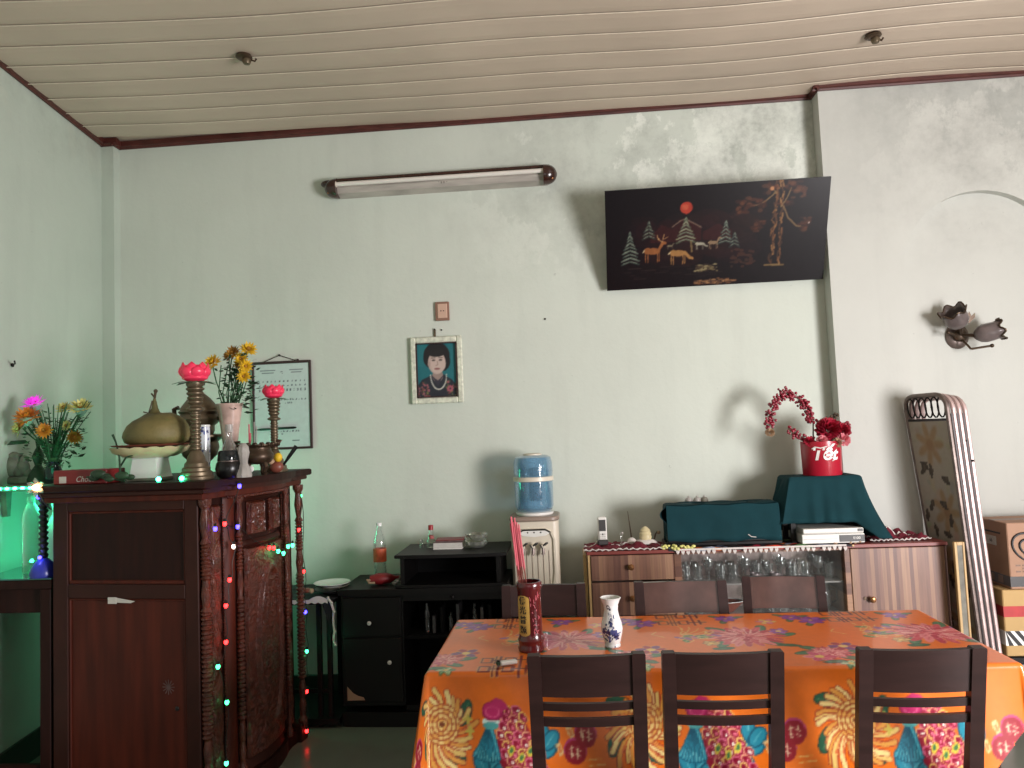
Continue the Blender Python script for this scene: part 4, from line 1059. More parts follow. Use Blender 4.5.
#__PART3__
# ================================================================== FOLDED METAL BED AND CARTONS
def bedpt(a, z, th):
    k = (z-.86)/.72
    ax_, ay_ = 1.876-.075*k, 4.26; bx_, by_ = 1.912-.044*k, 3.945
    x = ax_+(bx_-ax_)*a+th*.985; y_ = ay_+(by_-ay_)*a+th*.12
    return Vector((x, y_, z))
t = thing('folded_metal_bed', 'folded metal bed of four grey tube frames with flowered fabric, leaning on the wall', 'folding bed', (1.90, 4.1, 0))
L0 = Vector(t.location)
for k in range(4):
    th = .012+.030*k; top = 1.60-.006*k
    path = [(0, .02), (0, 1.0), (0, top-.07)]+[(.22*(1-math.cos(q*PI/8)), top-.07+.07*math.sin(q*PI/8)) for q in (1, 2, 3, 4)]+[(1-.22*(1-math.cos(q*PI/8)), top-.07+.07*math.sin(q*PI/8)) for q in (4, 3, 2, 1)]+[(1, top-.07), (1, 1.0), (1, .02)]
    fr = MB().tube([bedpt(a, z, th)-L0 for a, z in path], .0115, 8).build('tube_frame', 'steel_pink' if k else 'steel_grey', t, smooth=True)
    MB().tube([bedpt(a, .04, th)-L0 for a in (0, .5, 1)], .008, 6).build('cross_bar', 'steel_grey', fr)
    MB().tube([bedpt(a, top-.13, th)-L0 for a in (0, .5, 1)], .007, 6).build('cross_bar', 'black_iron', fr)
    if k < 3: MB().tube([bedpt(1.0, z, th+.015)-L0+Vector((0, -.004, 0)) for z in (.03, .8, 1.50)], .0055, 6).build('seam_or_gap_shade', 'black_iron', fr)  # dark rods stand in for the shade in the gaps between frames
    if k == 0:
        for q in range(6):
            c = .13+.148*q; ring = [bedpt(c+.085*math.cos(w_*PI/7), 1.535+.052*math.sin(w_*PI/7), th)-L0 for w_ in range(14)]
            MB().tube(ring, .0042, 6, closed=True).build('scroll_ring', 'black_iron', fr, smooth=True)
cb = Canvas(0, .34, 0, 1.5, 300, (158, 148, 134)); rq = random.Random(21)
for k in range(60): cb.ell(rq.uniform(0, .34), rq.uniform(0, 1.5), rq.uniform(.01, .05), rq.uniform(.01, .03), (rq.randint(130, 172), rq.randint(124, 160), rq.randint(112, 142)), rq.uniform(0, 3), .5)
for cx, cy in ((.16, 1.36), (.22, 1.0), (.12, .72), (.2, .4)):
    for k in range(7): a = 2*PI*k/7; cb.ell(cx+.07*math.cos(a), cy+.07*math.sin(a), .055, .022, (150, 124, 92), a)
    cb.ell(cx, cy, .03, .03, (140, 108, 76)); cb.blur(2)
for k in range(26):
    x, z = rq.uniform(.02, .32), rq.uniform(.1, 1.45); a = rq.uniform(0, 3); cb.ell(x, z, .040, .016, (66, 56, 46), a); cb.ell(x+.012, z+.01, .02, .009, (84, 70, 56), a+.8)
def bedfab(U, V):
    return np.array([list(bedpt(.03+.94*(u/.34), .03+v*.965, .006+.004*math.sin(u*9)*math.sin(v*2))-L0) for u, v in zip(U, V)])
o = printed('fabric_panel', cb, 0, .34, 0, 1.485, .009, bedfab, 'print_fabric', t)
MB().ball(bedpt(1.02, 1.26, .10)-L0, .008, 8, 6).build('rivet', 'black_iron', t); MB().ball(bedpt(1.02, 1.36, .08)-L0, .006, 8, 6).build('rivet', 'black_iron', t)

def carton(name, label, m, x0, x1, y0, y1, z0, z1, cat='box'):
    t = thing(name, label, cat, ((x0+x1)/2, y0, z0)); a = (x1-x0)/2; d = y1-y0; h = z1-z0
    MB().box(-a, a, 0, d, 0, h, .004).build('body', m, t); return t, a, d, h
t, a, d, h = carton('carton', 'brown cardboard carton with printed oval emblem on top of the box stack at right edge', 'cardboard', 2.122, 2.66, 3.95, 4.22, .622, .946)
MB().box(-a-.0015, a+.0015, -.0015, d+.0015, .012, .062, 0).build('printed_band', 'grey_plastic', t)
mb = MB(); cx, cz = -a+.105, .20
for rx, rz, ph in ((.085, .070, .0), (.050, .040, .35)):
    pts = [(cx+rx*math.cos(q*2*PI/30), -.0025, cz+rz*math.sin(q*2*PI/30)-.25*rx*math.cos(q*2*PI/30)) for q in range(31)]
    mb.tube(pts[:25], [.006*(.4+.6*math.sin(PI*q/25)) for q in range(25)], 6)
mb.ball((cx-.01, -.002, cz), .015, 10, 6, (1, .2, 1)); mb.build('oval_emblem', 'ink_black', t, smooth=True)
for r_ in range(3):
    for c in range(14): MB().box(-a+.03+.03*c, -a+.052+.03*c, -.0014, .001, .082+.015*r_, .090+.015*r_).build('printed_text', 'tape_brown', t) if r_ != 1 or c % 3 else None
MB().box(-a+.125, -a+.185, -.0032, -.001, .022, .052).build('label', 'paper', t); text('printed_digits', '66', .026, 'ink_black', t, upright(-a+.155, -.0036, .037), .0003)
MB().box(-a-.0025, -a, .10, .19, .20, .245).build('side_label', 'paper_edge', t)
text('side_digits', '66', .026, 'ink_black', t, Matrix.Translation((-a-.003, .145, .222)) @ Matrix.Rotation(-PI/2, 4, 'Z') @ Matrix.Rotation(PI/2, 4, 'X'), .0003)
MB().box(-a-.0024, -a, .06, .22, .262, .27).build('side_print', 'ink_black', t)
for yy in (.06, .14): MB().box(-a-.0026, -a, yy, yy+.045, .020, .055).build('side_mark', 'tape_brown', t)
MB().box(-a, a, d/2-.025, d/2+.025, h-.001, h+.0012).build('tape', 'tape_brown', t)
t, a, d, h = carton('carton', 'tan cardboard box with red stripe and black and white hazard tape below the brown carton', 'cardboard_tan', 2.075, 2.62, 3.945, 4.24, .30, .620)
MB().box(-a-.0015, a+.0015, -.0015, d, .190, .242).build('red_stripe', 'red_paper', t)
MB().box(-a-.0012, a+.0012, -.0012, d, .052, .122).build('white_tape', 'white_paint', t)
mb = MB()
for k in range(-1, 14):
    x = -a+.042*k; p = [(x, .122), (x+.022, .122), (x+.076, .052), (x+.054, .052)]
    p = [(min(max(q[0], -a), a), q[1]) for q in p]
    if p[1][0] > p[0][0] or p[2][0] > p[3][0]: mb.prism(p, -.0026, -.0005, 'Y')
mb.build('hazard_stripes', 'ink_black', t)
MB().box(-a, a, d/2-.03, d/2+.03, h-.001, h+.001).build('tape', 'tape_brown', t)
t = thing('low_bench', 'low dark bench under the cardboard boxes at the right edge', 'bench', (2.35, 4.1, 0))
MB().box(-.262, .30, -.16, .14, .26, .297, .004).build('top', 'console_black', t)
for sx in (-.235, .27):
    for sy in (-.13, .11): MB().box(sx-.02, sx+.02, sy-.02, sy+.02, 0, .26).build('leg', 'console_black', t)

# ================================================================== WALL THINGS
# fluorescent fixture
t = thing('wall_tube_lamp', 'unlit fluorescent tube fixture with brown rounded end caps high on the green wall', 'wall lamp', (-.716, 4.40, 2.993)); t.scale = (1.065, 1, 1)
MB().box(-.615, .615, -.065, 0, .040, .062, .004).build('top_rail', 'lamp_brown', t)
mb = MB(); mb.prism([(-.0, -.045), (-.060, -.030), (-.072, .0), (-.060, .042), (0, .042)], -.60, .60, 'X'); mb.build('reflector_body', 'reflector', t)
MB().tube([(-.585, -.088, .018), (0, -.088, .018), (.585, -.088, .018)], .013, 16).build('fluorescent_tube', 'tube_white', t, smooth=True)
for s in (-1, 1):
    mb = MB(); rings = []
    for q in range(9):
        f = q/8; x = s*(.580+.075*f); r_ = math.sqrt(max(.0, 1-f**2.4)); r_ = max(r_, .12)
        rings.append([(x, -.052+.062*r_*math.cos(w_*PI/10), .004+.060*r_*math.sin(w_*PI/10)) for w_ in range(20)])
    mb.loft(rings); c_ = mb.build('end_cap', 'lamp_brown', t, smooth=50)
    MB().lathe([(.018, 0), (.020, .006), (.020, .02), (.018, .026)], 16, c=(s*.592-.013, -.088, .018), M=Matrix.Rotation(PI/2, 4, 'Y')).build('tube_socket', 'cream_plastic', c_)
    MB().ball((s*.628, -.085, -.03), .006, 8, 6).build('screw', 'brass_knob', c_)
    if s < 0: mb = MB(); mb.ball((-.625, -.05, .035), .042, 14, 10, (1.3, .8, .6)); mb.build('cap_lobe', 'lamp_brown', c_, smooth=True)
text('printed_marks', '· ı ı ·', .03, 'ink_black', t, upright(.02, -.0735, -.005), .0002)

# lacquer painting, hung with its top tilted forward
PWd, PH = 1.216, .566
t = thing('lacquer_painting', 'dark lacquer landscape with deer, pines and red sun, hung tilting forward from the wall', 'painting', (.240, 4.352, 2.289))
tilt = math.atan2(.24, .512)
cpn = Canvas(0, PWd, 0, PH, 420, (19, 13, 17)); rq = random.Random(31)
for k in range(50): cpn.ell(rq.uniform(.2, .8), rq.uniform(.16, .4), rq.uniform(.04, .12), rq.uniform(.02, .06), (rq.randint(30, 44), rq.randint(16, 22), rq.randint(18, 24)), 0, .35)
for pts in ([(.25, .30), (.31, .36), (.36, .34), (.42, .31)], [(.37, .33), (.43, .385), (.47, .37), (.53, .33)], [(.54, .31), (.62, .35), (.70, .31)]): cpn.poly(pts+[(pts[-1][0], .26), (pts[0][0], .26)], (48, 20, 22))
cpn.line([(.37, .345), (.41, .375), (.44, .385), (.48, .365), (.53, .335)], .006, (112, 92, 78))
cpn.ell(.447, .447, .034, .033, (164, 56, 42)); cpn.ell(.44, .45, .018, .014, (176, 80, 58))
def pine(x, z, h_, w_, c1_, c2_):
    n = int(h_/.02)
    for k in range(n):
        f = k/n; zz = z+h_*f; ww = w_*(1-f)*(.8+.4*rq.random())
        for s in (-1, 1):
            cpn.line([(x, zz+.012), (x+s*ww, zz-.006)], .009, c1_ if k % 2 else c2_); cpn.line([(x, zz+.014), (x+s*ww*.8, zz+.002)], .003, (150, 160, 140))
pine(.135, .15, .19, .055, (84, 94, 84), (56, 66, 60)); pine(.24, .29, .10, .04, (60, 64, 54), (44, 48, 44)); pine(.445, .26, .14, .055, (110, 112, 88), (76, 80, 64)); pine(.665, .24, .13, .045, (74, 84, 76), (50, 58, 54)); pine(.715, .22, .08, .03, (44, 50, 48), (38, 42, 42))
cpn.line([(.475, .26), (.48, .20)], .008, (110, 90, 60))
def deer(x, z, s, col, graze=False, antl=False):
    cpn.ell(x, z, .042*s, .019*s, col); cpn.ell(x-.03*s, z+.003*s, .02*s, .019*s, col)
    for dx, dz in ((-.040, -.062), (-.028, -.066), (.026, -.064), (.036, -.060)): cpn.line([(x+dx*s, z-.005*s), (x+dx*s*1.05, z+(-.035)*s), (x+dx*s, z+dz*s)], .0055*s, col)
    hx, hz = (x+.066*s, z-.03*s) if graze else (x+.056*s, z+.045*s)
    cpn.line([(x+.034*s, z+.005*s), (hx, hz)], .017*s, col); cpn.ell(hx+.008*s, hz, .015*s, .008*s, col, -.6 if graze else -.2)
    cpn.line([(x-.048*s, z+.008*s), (x-.056*s, z-.004*s)], .006*s, (200, 180, 140))
    if antl:
        for s2 in (-1, 1): cpn.line([(hx, hz+.005), (hx-.012*s+s2*.012*s, hz+.022*s), (hx-.012*s+s2*.020*s, hz+.048*s)], .004, (190, 150, 100)); cpn.line([(hx-.006+s2*.012*s, hz+.022*s), (hx+s2*.03*s, hz+.034*s)], .003, (190, 150, 100))
deer(.262, .215, .98, (134, 82, 48), antl=True); deer(.405, .196, .98, (150, 108, 64), graze=True); deer(.60, .246, .55, (132, 108, 84)); deer(.525, .243, .5, (150, 146, 128), graze=True); deer(.36, .24, .3, (110, 100, 80))
for k in range(90):
    x = rq.gauss(.56, .03); cpn.ell(x, rq.gauss(.105, .008), rq.uniform(.004, .014), rq.uniform(.002, .006), rq.choice([(140, 128, 94), (96, 84, 60), (60, 46, 36)]))
for k in range(70): cpn.ell(rq.uniform(.50, .72), rq.gauss(.022, .006), rq.uniform(.006, .02), rq.uniform(.002, .005), rq.choice([(150, 110, 76), (110, 74, 50), (70, 50, 40)]))
for k in range(30): cpn.ell(rq.uniform(.70, .86), rq.uniform(.10, .20), rq.uniform(.006, .022), rq.uniform(.005, .010), rq.choice([(60, 36, 30), (48, 32, 28)]))
for k in range(30): cpn.line([(x_ := rq.uniform(.05, .6), z_ := rq.uniform(.05, .13)), (x_+rq.uniform(.02, .08), z_)], .002, (52, 40, 38))
for x0_, x1_, w_ in ((.915, .94, .030), (.965, .962, .020)):
    for k in range(40):
        f = k/40; xx = x0_+(x1_-x0_)*f; cpn.line([(xx+rq.uniform(-w_/2, w_/2), .10+.466*f), (xx+rq.uniform(-w_/2, w_/2), .10+.466*f+.03)], .008, rq.choice([(112, 74, 46), (84, 54, 36), (138, 100, 62), (60, 40, 30)]))
cpn.line([(.885, .10), (.99, .098)], .008, (120, 96, 60))
for p in ([(.925, .50), (.88, .46), (.84, .44), (.80, .435)], [(.965, .44), (1.0, .36), (1.05, .31), (1.10, .30)], [(.96, .42), (.99, .47), (1.01, .52)], [(.93, .50), (.90, .53)]): cpn.line(p, .008, (116, 92, 62))
for cx, cz, n_ in ((.775, .445, 24), (.74, .41, 16), (.90, .535, 14), (1.02, .53, 22), (1.07, .50, 12), (.84, .325, 20), (.86, .44, 12), (1.10, .315, 22), (.985, .44, 8)):
    for k in range(n_): cpn.ell(cx+rq.gauss(0, .022), cz+rq.gauss(0, .016), rq.uniform(.008, .02), rq.uniform(.006, .012), rq.choice([(86, 46, 30), (64, 33, 25), (104, 64, 42), (52, 28, 23)]), 0, .55)
cpn.ell(.907, .523, .012, .012, (176, 120, 80)); cpn.ell(1.115, .325, .004, .004, (220, 200, 190))
ct, st_ = math.cos(tilt), math.sin(tilt)
MB().box(0, PWd, 0.0015, .016, 0, PH, .0, Matrix.Rotation(tilt, 4, 'X')).build('board', 'lacquer_edge', t)
printed('painted_face', cpn.blur(2), 0, PWd, 0, PH, .0045, lambda U, V: np.stack([U, -V*st_, V*ct], 1), 'print_lacquer', t)
for x in (.25, .95): MB().tube([(x, -.19, .43), (x+.02, -.05, .52), (x+.04, .045, .56)], .0015, 5).build('hanging_wire', 'black_iron', t)

# portrait
t = thing('portrait', 'silver framed portrait of a dark haired woman with a pearl necklace', 'framed photo', (-.778, 4.398, 1.682))
hw, hh = .155, .395
mb = MB()
for (x0, x1, z0, z1) in ((-hw, -hw+.034, 0, hh), (hw-.034, hw, 0, hh), (-hw+.034, hw-.034, 0, .036), (-hw+.034, hw-.034, hh-.036, hh)):
    mb.box(x0, x1, -.026, -.004, z0, z1, .006)
fr = mb.build('frame', 'silver_frame', t)
mb = MB()
for (x0, x1, z0, z1) in ((-hw+.034, -hw+.040, .036, hh-.036), (hw-.040, hw-.034, .036, hh-.036), (-hw+.034, hw-.034, .036, .042), (-hw+.034, hw-.034, hh-.042, hh-.036)):
    mb.box(x0, x1, -.0265, -.004, z0, z1)
mb.build('inner_lip', 'frame_dark', t)
cq = Canvas(-.12, .12, .03, .37, 700, (28, 104, 112)); rq = random.Random(41)
cq.ell(-.09, .30, .06, .08, (40, 120, 124), 0, .4)
cq.poly([(-.13, .03), (-.125, .10), (-.09, .145), (-.03, .17), (.04, .17), (.09, .135), (.125, .09), (.13, .03)], (36, 40, 50))
cq.ell(0.0, .285, .078, .078, (26, 24, 28)); cq.ell(.035, .25, .045, .06, (26, 24, 28)); cq.ell(-.03, .27, .05, .06, (26, 24, 28))
cq.ell(.003, .165, .032, .040, (150, 130, 122)); cq.ell(.0, .242, .052, .068, (184, 162, 152)); cq.ell(.008, .235, .045, .055, (196, 174, 164))
cq.ell(0, .298, .05, .022, (30, 27, 30)); cq.ell(-.046, .235, .008, .015, (170, 146, 138))
for s in (-1, 1): cq.ell(.002+s*.021, .256, .011, .0045, (58, 48, 48)); cq.line([(.002+s*.010, .271), (.002+s*.033, .270)], .004, (70, 58, 56))
cq.line([(.003, .250), (.006, .228), (-.006, .224)], .004, (150, 124, 116)); cq.ell(.001, .205, .017, .006, (140, 84, 84)); cq.line([(-.016, .206), (.018, .206)], .002, (96, 56, 58))
cq.poly([(-.03, .165), (.003, .135), (.036, .165), (.045, .18), (.003, .10), (-.04, .18)], (52, 48, 60))
for k in range(26):
    a = PI+PI*k/25; cq.ell(.008+.047*math.cos(a), .168+.085*math.sin(a), .0045, .0045, (206, 202, 190))
for k in range(70): cq.ell(rq.choice([-1, 1])*rq.uniform(.05, .12), rq.uniform(.035, .13), rq.uniform(.003, .010), rq.uniform(.003, .008), rq.choice([(120, 66, 60), (110, 110, 66), (60, 70, 60), (150, 90, 96)]), rq.uniform(0, 3))
for k in range(8): a = k*PI/4; cq.ell(.075+.013*math.cos(a), .085+.013*math.sin(a), .008, .006, (160, 84, 96), a)
printed('photo_print', cq.blur(5), -.116, .116, .040, .355, .0045, lambda U, V: np.stack([U, U*0-.012, V], 1), 'print_paper', t)
MB().box(-hw+.03, hw-.03, -.008, -.002, .03, hh-.03).build('backing', 'frame_dark', t)
t2 = thing('picture_hook', 'small metal picture hanger just above the silver portrait', 'hook', (-.785, 4.398, 2.078))
MB().box(-.006, .006, -.008, 0, 0, .045, .001).build('strap', 'bronze', t2); MB().ball((0, -.008, .045), .005, 8, 6).build('nail_head', 'black_iron', t2)
o = MB().lathe([(0, 0), (.005, .001), (.004, .006), (0, .007)], 10, M=Matrix.Rotation(PI/2, 4, 'X')).build('nail', 'black_iron', loc=(-.745, 4.399, 2.118)); tag(o, 'black nail head right of the picture hanger above the portrait', 'nail')
o = MB().lathe([(0, 0), (.006, .001), (.005, .006), (0, .007)], 10, M=Matrix.Rotation(PI/2, 4, 'X')).build('nail', 'black_iron', loc=(-.128, 4.399, 2.151)); tag(o, 'lone black nail in the middle of the bare wall', 'nail')
t = thing('wall_socket', 'small brown framed electrical socket on the wall above the portrait', 'socket', (-.735, 4.399, 2.172))
MB().box(-.042, .042, -.016, 0, 0, .112, .003).build('frame', 'socket_brown', t); f_ = MB().box(-.027, .031, -.021, -.015, .014, .100, .003).build('face_plate', 'socket_pink', t)
for x in (-.006, .010): MB().lathe([(0, 0), (.0035, 0), (.0035, .002), (0, .002)], 10, c=(x, -.0205, .057), M=Matrix.Rotation(PI/2, 4, 'X')).build('pin_hole', 'ink_black', f_)

# paper chart in dark frame with cord
t = thing('framed_chart', 'black framed white sheet of printed rows hanging by a cord behind the altar', 'framed chart', (-1.722, 4.396, 1.448))
Wc, Hc_ = .182, .53
for nm, (x0, x1, z0, z1) in (('frame_bar', (-Wc, -Wc+.014, 0, Hc_)), ('frame_bar', (Wc-.014, Wc, 0, Hc_)), ('frame_bar', (-Wc+.014, Wc-.014, 0, .014)), ('frame_bar', (-Wc+.014, Wc-.014, Hc_-.016, Hc_))):
    MB().box(x0, x1, -.016, -.002, z0, z1, .002).build(nm, 'frame_dark', t)
cc = Canvas(-.18, .18, 0, .54, 500, (196, 210, 206)); G = (96, 104, 112)
for z in (.455, .435, .375, .345, .325): cc.line([(-.15, z), (.15, z)], .002, (130, 140, 146))
for x0, x1 in ((-.13, -.04), (.05, .13)): cc.line([(x0, .475), (x1, .475)], .006, G); cc.line([(x0+.01, .463), (x1-.01, .463)], .003, G)
for z, n_, x0, x1, s in ((.41, 12, -.14, .14, .008), (.385, 12, -.14, .14, .011), (.357, 14, -.14, .14, .010), (.30, 9, .0, .14, .011), (.28, 3, .02, .06, .010), (.11, 7, -.01, .10, .010), (.095, 1, 0, .01, .010)):
    for k in range(n_):
        x = x0+(x1-x0)*k/max(1, n_-1); cc.rect(x-s*.45, x+s*.45, z-s*.5, z+s*.5, G); cc.rect(x-s*.2, x+s*.2, z-s*.2, z+s*.2, (196, 210, 206))
cc.line([(.06, .05), (.10, .05)], .007, (60, 70, 80)); cc.ring(0, .46, .010, .008, .002, G); cc.line([(-.155, .02), (-.155, .5), (.155, .5), (.155, .02)], .0015, (150, 160, 164))
printed('printed_sheet', cc, -.170, .170, .012, .516, .005, lambda U, V: np.stack([U, U*0-.010, V], 1), 'print_paper', t)
MB().box(-.17, .17, -.008, -.003, .01, .52).build('backing', 'frame_dark', t)
MB().tube([(-.12, -.008, Hc_-.004), (-.012, -.006, .566), (.10, -.008, Hc_-.004)], .0022, 6).build('cord', 'black_iron', t)
MB().ball((.102, -.010, Hc_+.002), .008, 8, 6).build('ring', 'frame_dark', t)
t2 = thing('nail', 'nail holding the cord of the framed chart', 'nail', (-1.735, 4.398, 2.015))
MB().lathe([(0, 0), (.006, .001), (.006, .01), (0, .012)], 10, M=Matrix.Rotation(PI/2, 4, 'X')).build('nail_head', 'black_iron', t2)
t2 = thing('pen', 'black marker pen clipped level across the framed chart', 'pen', (-1.758, 4.372, 1.572))
MB().tube([(-.125, 0, -.002), (-.09, 0, 0), (.11, 0, .004), (.125, 0, .004)], [.002, .007, .007, .004], 8).build('barrel', 'black_plastic', t2, smooth=True); MB().tube([(-.02, 0, .001), (-.018, 0, .002)], .0085, 10).build('clip_band', 'frame_dark', t2)

# hook in left wall
t = thing('wall_hook', 'small dark bent hook on the left wall above the flowers', 'hook', (-2.676, 3.42, 1.918))
MB().tube([(-.004, 0, 0), (.03, -.02, .004), (.05, -.05, .012)], .004, 6).build('hook_rod', 'black_iron', t)
MB().lathe([(0, 0), (.010, .0), (.010, .003), (0, .004)], 10, M=Matrix.Rotation(PI/2, 4, 'Y')).build('rose', 'black_iron', t)

# double tulip sconce in the niche
t = thing('wall_sconce', 'old double tulip glass wall lamp in the shallow arched niche', 'wall lamp', (2.150, 4.34, 1.925))
MB().lathe([(.060, 0), (.062, .008), (.05, .02), (.030, .026), (0, .030)], 28, M=Matrix.Rotation(PI/2, 4, 'X'), sy=1.15).build('back_plate', 'steel_grey', t, smooth=True)
MB().lathe([(.034, 0), (.036, .02), (.024, .03), (0, .034)], 20, c=(0, -.028, 0), M=Matrix.Rotation(PI/2, 4, 'X')).build('boss', 'bronze_dark', t, smooth=True)
def tulip(base, d, ln, r_, label_):
    d = Vector(d).normalized(); q = d.to_track_quat('Z', 'Y').to_matrix().to_4x4(); M = Matrix.Translation(base) @ q
    MB().tube([(0, -.05, 0), Vector(base)*.6+Vector((0, -.03, 0)), base], .010, 8).build('arm', 'bronze_dark', t, smooth=True)
    mb = MB(); prof = [(.016, -.01), (.030, 0), (.046, .02), (.055, .05), (.055, .09), (.052, .115), (.060, .145)]
    V = []; seg = 30; F = []
    for i, (rr_, z) in enumerate(prof):
        for k in range(seg):
            a = 2*PI*k/seg; sc_ = 1+.05*math.sin(a*6)*(i/6); zz = z*ln/.145+(.012*math.sin(a*6) if i == 6 else 0)
            V.append(M @ Vector((rr_*r_/.055*sc_*math.cos(a), rr_*r_/.055*sc_*math.sin(a), zz)))
    for i in range(len(prof)-1):
        for k in range(seg): F.append((i*seg+k, i*seg+(k+1) % seg, (i+1)*seg+(k+1) % seg, (i+1)*seg+k))
    mb._add(V, F); sh = mb.build('lamp_shade', 'lamp_shade_glass', t, smooth=True, thick=.003)
    ring = [M @ Vector(((.062*r_/.055)*math.cos(a)*(1+.05*math.sin(a*6)), (.062*r_/.055)*math.sin(a)*(1+.05*math.sin(a*6)), ln+.012*math.sin(a*6))) for a in [2*PI*k/36 for k in range(36)]]
    MB().tube(ring, .0045, 6, closed=True).build('scalloped_rim', 'bronze_dark', sh, smooth=True)
tulip((-.03, -.10, .045), (-.45, -.35, .75), .10, .060, 'left'); tulip((.045, -.11, -.012), (.92, -.32, .22), .12, .050, 'right')
for a, b in (((-.03, -.06, .0), (-.087, -.09, .014)), ((.02, -.10, -.082), (.125, -.11, -.070))):
    MB().tube([a, b], .006, 8).build('rod', 'bronze_dark', t, smooth=True); MB().ball(b, .011, 10, 8).build('rod_knob', 'bronze_dark', t, smooth=True)
MB().tube([(.0, -.06, -.03), (.01, -.09, -.06), (.02, -.10, -.082)], .006, 8).build('rod', 'bronze_dark', t, smooth=True)
mb = MB()
for a in (-.5, 0, .5): c = Vector((.035, -.07, .06)); d = Vector((math.sin(a), -.2, math.cos(a)))*.065; s_ = Vector((.014, 0, 0)); mb._add([c, c+d*.55-s_, c+d, c+d*.55+s_], [(0, 1, 2, 3)])
mb.build('leaf_ornament', 'bronze_dark', t, thick=.002)

# ================================================================== CONSOLE WITH RISER, LEFT TABLE
t = thing('tv_console', 'low black television console with stepped riser top against the green wall', 'console', (-1.26, 3.94, 0))
CWd = .893; DP = .42
def bowed(x0, x1, y0, y1, bow, n=12): return [(x0+(x1-x0)*k/n, y0-bow*math.sin(PI*k/n)) for k in range(n+1)]+[(x1, y1), (x0, y1)]
MB().prism(bowed(-.01, CWd+.005, 0, DP, .012), .672, .704, bev=.004).build('worktop', 'console_black', t)
MB().box(.0, .335, .015, DP, .10, .672, .002).build('pedestal', 'console_black', t)
for z0, z1, kx, kz in ((.46, .66, .160, .532), (.125, .45, .262, .33)):
    d = MB().box(.012, .325, .0, .016, z0, z1, .003).build('drawer' if z0 > .4 else 'door', 'console_black', t)
    MB().lathe([(.004, 0), (.004, .008), (.010, .012), (.011, .018), (0, .022)], 14, c=(kx, 0, kz), M=Matrix.Rotation(PI/2, 4, 'X')).build('knob', 'ceramic_knob', d, smooth=True)
mb = MB(); mb.prism([(.030, .135), (.030, .205), (.060, .172), (.085, .158), (.115, .150), (.122, .136)], -.002, .0005, 'Y'); mb.build('torn_sticker', 'cardboard', t)
MB().prism(bowed(.0, CWd, .0, DP, .012), .0, .075, bev=.004).build('plinth', 'console_black', t)
MB().box(CWd-.022, CWd-.004, .02, DP, .075, .672).build('side_panel', 'console_black', t)
MB().box(.335, CWd-.022, DP-.012, DP-.002, .075, .672).build('back_panel', 'console_inside', t)
MB().box(.335, CWd-.022, .05, DP-.012, .43, .448).build('shelf', 'console_inside', t); MB().box(.335, CWd-.022, .02, DP-.012, .075, .10).build('bottom_panel', 'console_black', t)
MB().box(.335, CWd-.022, .012, .03, .635, .672).build('top_rail', 'console_black', t); MB().ball((.60, .008, .652), .009, 10, 8).build('knob', 'black_iron', t)
r_ = MB().prism(bowed(.30, CWd, -.005, DP-.03, .014), .858, .876, bev=.004).build('riser_top', 'console_black', t)
MB().prism(bowed(.30, CWd, .0, DP-.03, .010), .706, .720, bev=.003).build('riser_base', 'console_black', t)
for x in (.325, CWd-.06): MB().box(x, x+.022, .02, DP-.04, .720, .858).build('riser_side', 'console_black', t)
MB().box(.34, CWd-.05, DP-.06, DP-.05, .72, .858).build('riser_back', 'console_inside', t)
rq = random.Random(15)
for k in range(9):
    x = -.82+.043*k; h_ = rq.uniform(.09, .15); kind = k % 3
    if kind == 0:
        o = MB().lathe([(.012, 0), (.014, .02), (.014, h_*.7), (.006, h_*.85), (.006, h_), (0, h_)], 12).build('bottle', 'clear_glass', smooth=True, loc=(x, 4.06, .449)); tag(o, 'small clear bottle standing on the shelf inside the black console', 'bottle', 'bottles inside the console')
    else:
        o = MB().box(-.008, .008, -.06, .06, 0, h_, .001).build('disc_case', 'grey_plastic' if kind == 1 else 'console_inside', loc=(x, 4.08, .449)); tag(o, ('pale' if kind == 1 else 'dark')+' upright disc case on the shelf inside the black console', 'disc case', 'disc cases inside the console')
# on the riser
t = thing('soda_bottle', 'empty clear plastic bottle with orange label standing left on the black console', 'bottle', (-1.105, 4.20, .7045))
MB().lathe([(.026, 0), (.036, .006), (.037, .05), (.034, .06), (.036, .07), (.036, .175), (.037, .20), (.030, .235), (.016, .275), (.014, .30), (.012, .31), (0, .31)], 24).build('bottle_body', 'clear_glass', t, smooth=True)
MB().lathe([(.0368, .10), (.0368, .172)], 24, cap=False).build('paper_label', 'orange_label', t, smooth=True); MB().lathe([(.0155, .296), (.0155, .314), (0, .315)], 16).build('cap', 'porcelain', t)
t = thing('small_bottle', 'small clear bottle with red cap on the console riser', 'bottle', (-.808, 4.18, .8765))
MB().lathe([(.024, 0), (.026, .004), (.025, .035), (.019, .055), (.012, .085), (.011, .10), (0, .10)], 20).build('bottle_body', 'clear_glass', t, smooth=True)
MB().lathe([(.014, .096), (.014, .120), (.012, .123), (0, .123)], 16).build('cap', 'red_cap', t); MB().lathe([(.0195, .048), (.0155, .066)], 20, cap=False).build('red_label', 'red_paper', t)
t = thing('shot_glass', 'tiny clear shot glass left of the red capped bottle', 'glass', (-.862, 4.18, .8765)); MB().lathe([(.013, 0), (.012, .01), (.009, .018), (.012, .045), (.010, .045), (.007, .02), (0, .012)], 16, cap=False).build('glass_body', 'clear_glass', t, smooth=True)
t = thing('book', 'thick white book with brown cover lying on the console riser', 'book', (-.70, 4.15, .8765), R(-3))
MB().box(-.078, .078, -.055, .055, .003, .034, 0).build('pages', 'paper_edge', t); MB().box(-.080, .080, -.057, .057, .0, .003).build('cover', 'white_paint', t); MB().box(-.080, .080, -.057, .057, .034, .037).build('cover', 'book_cover', t)
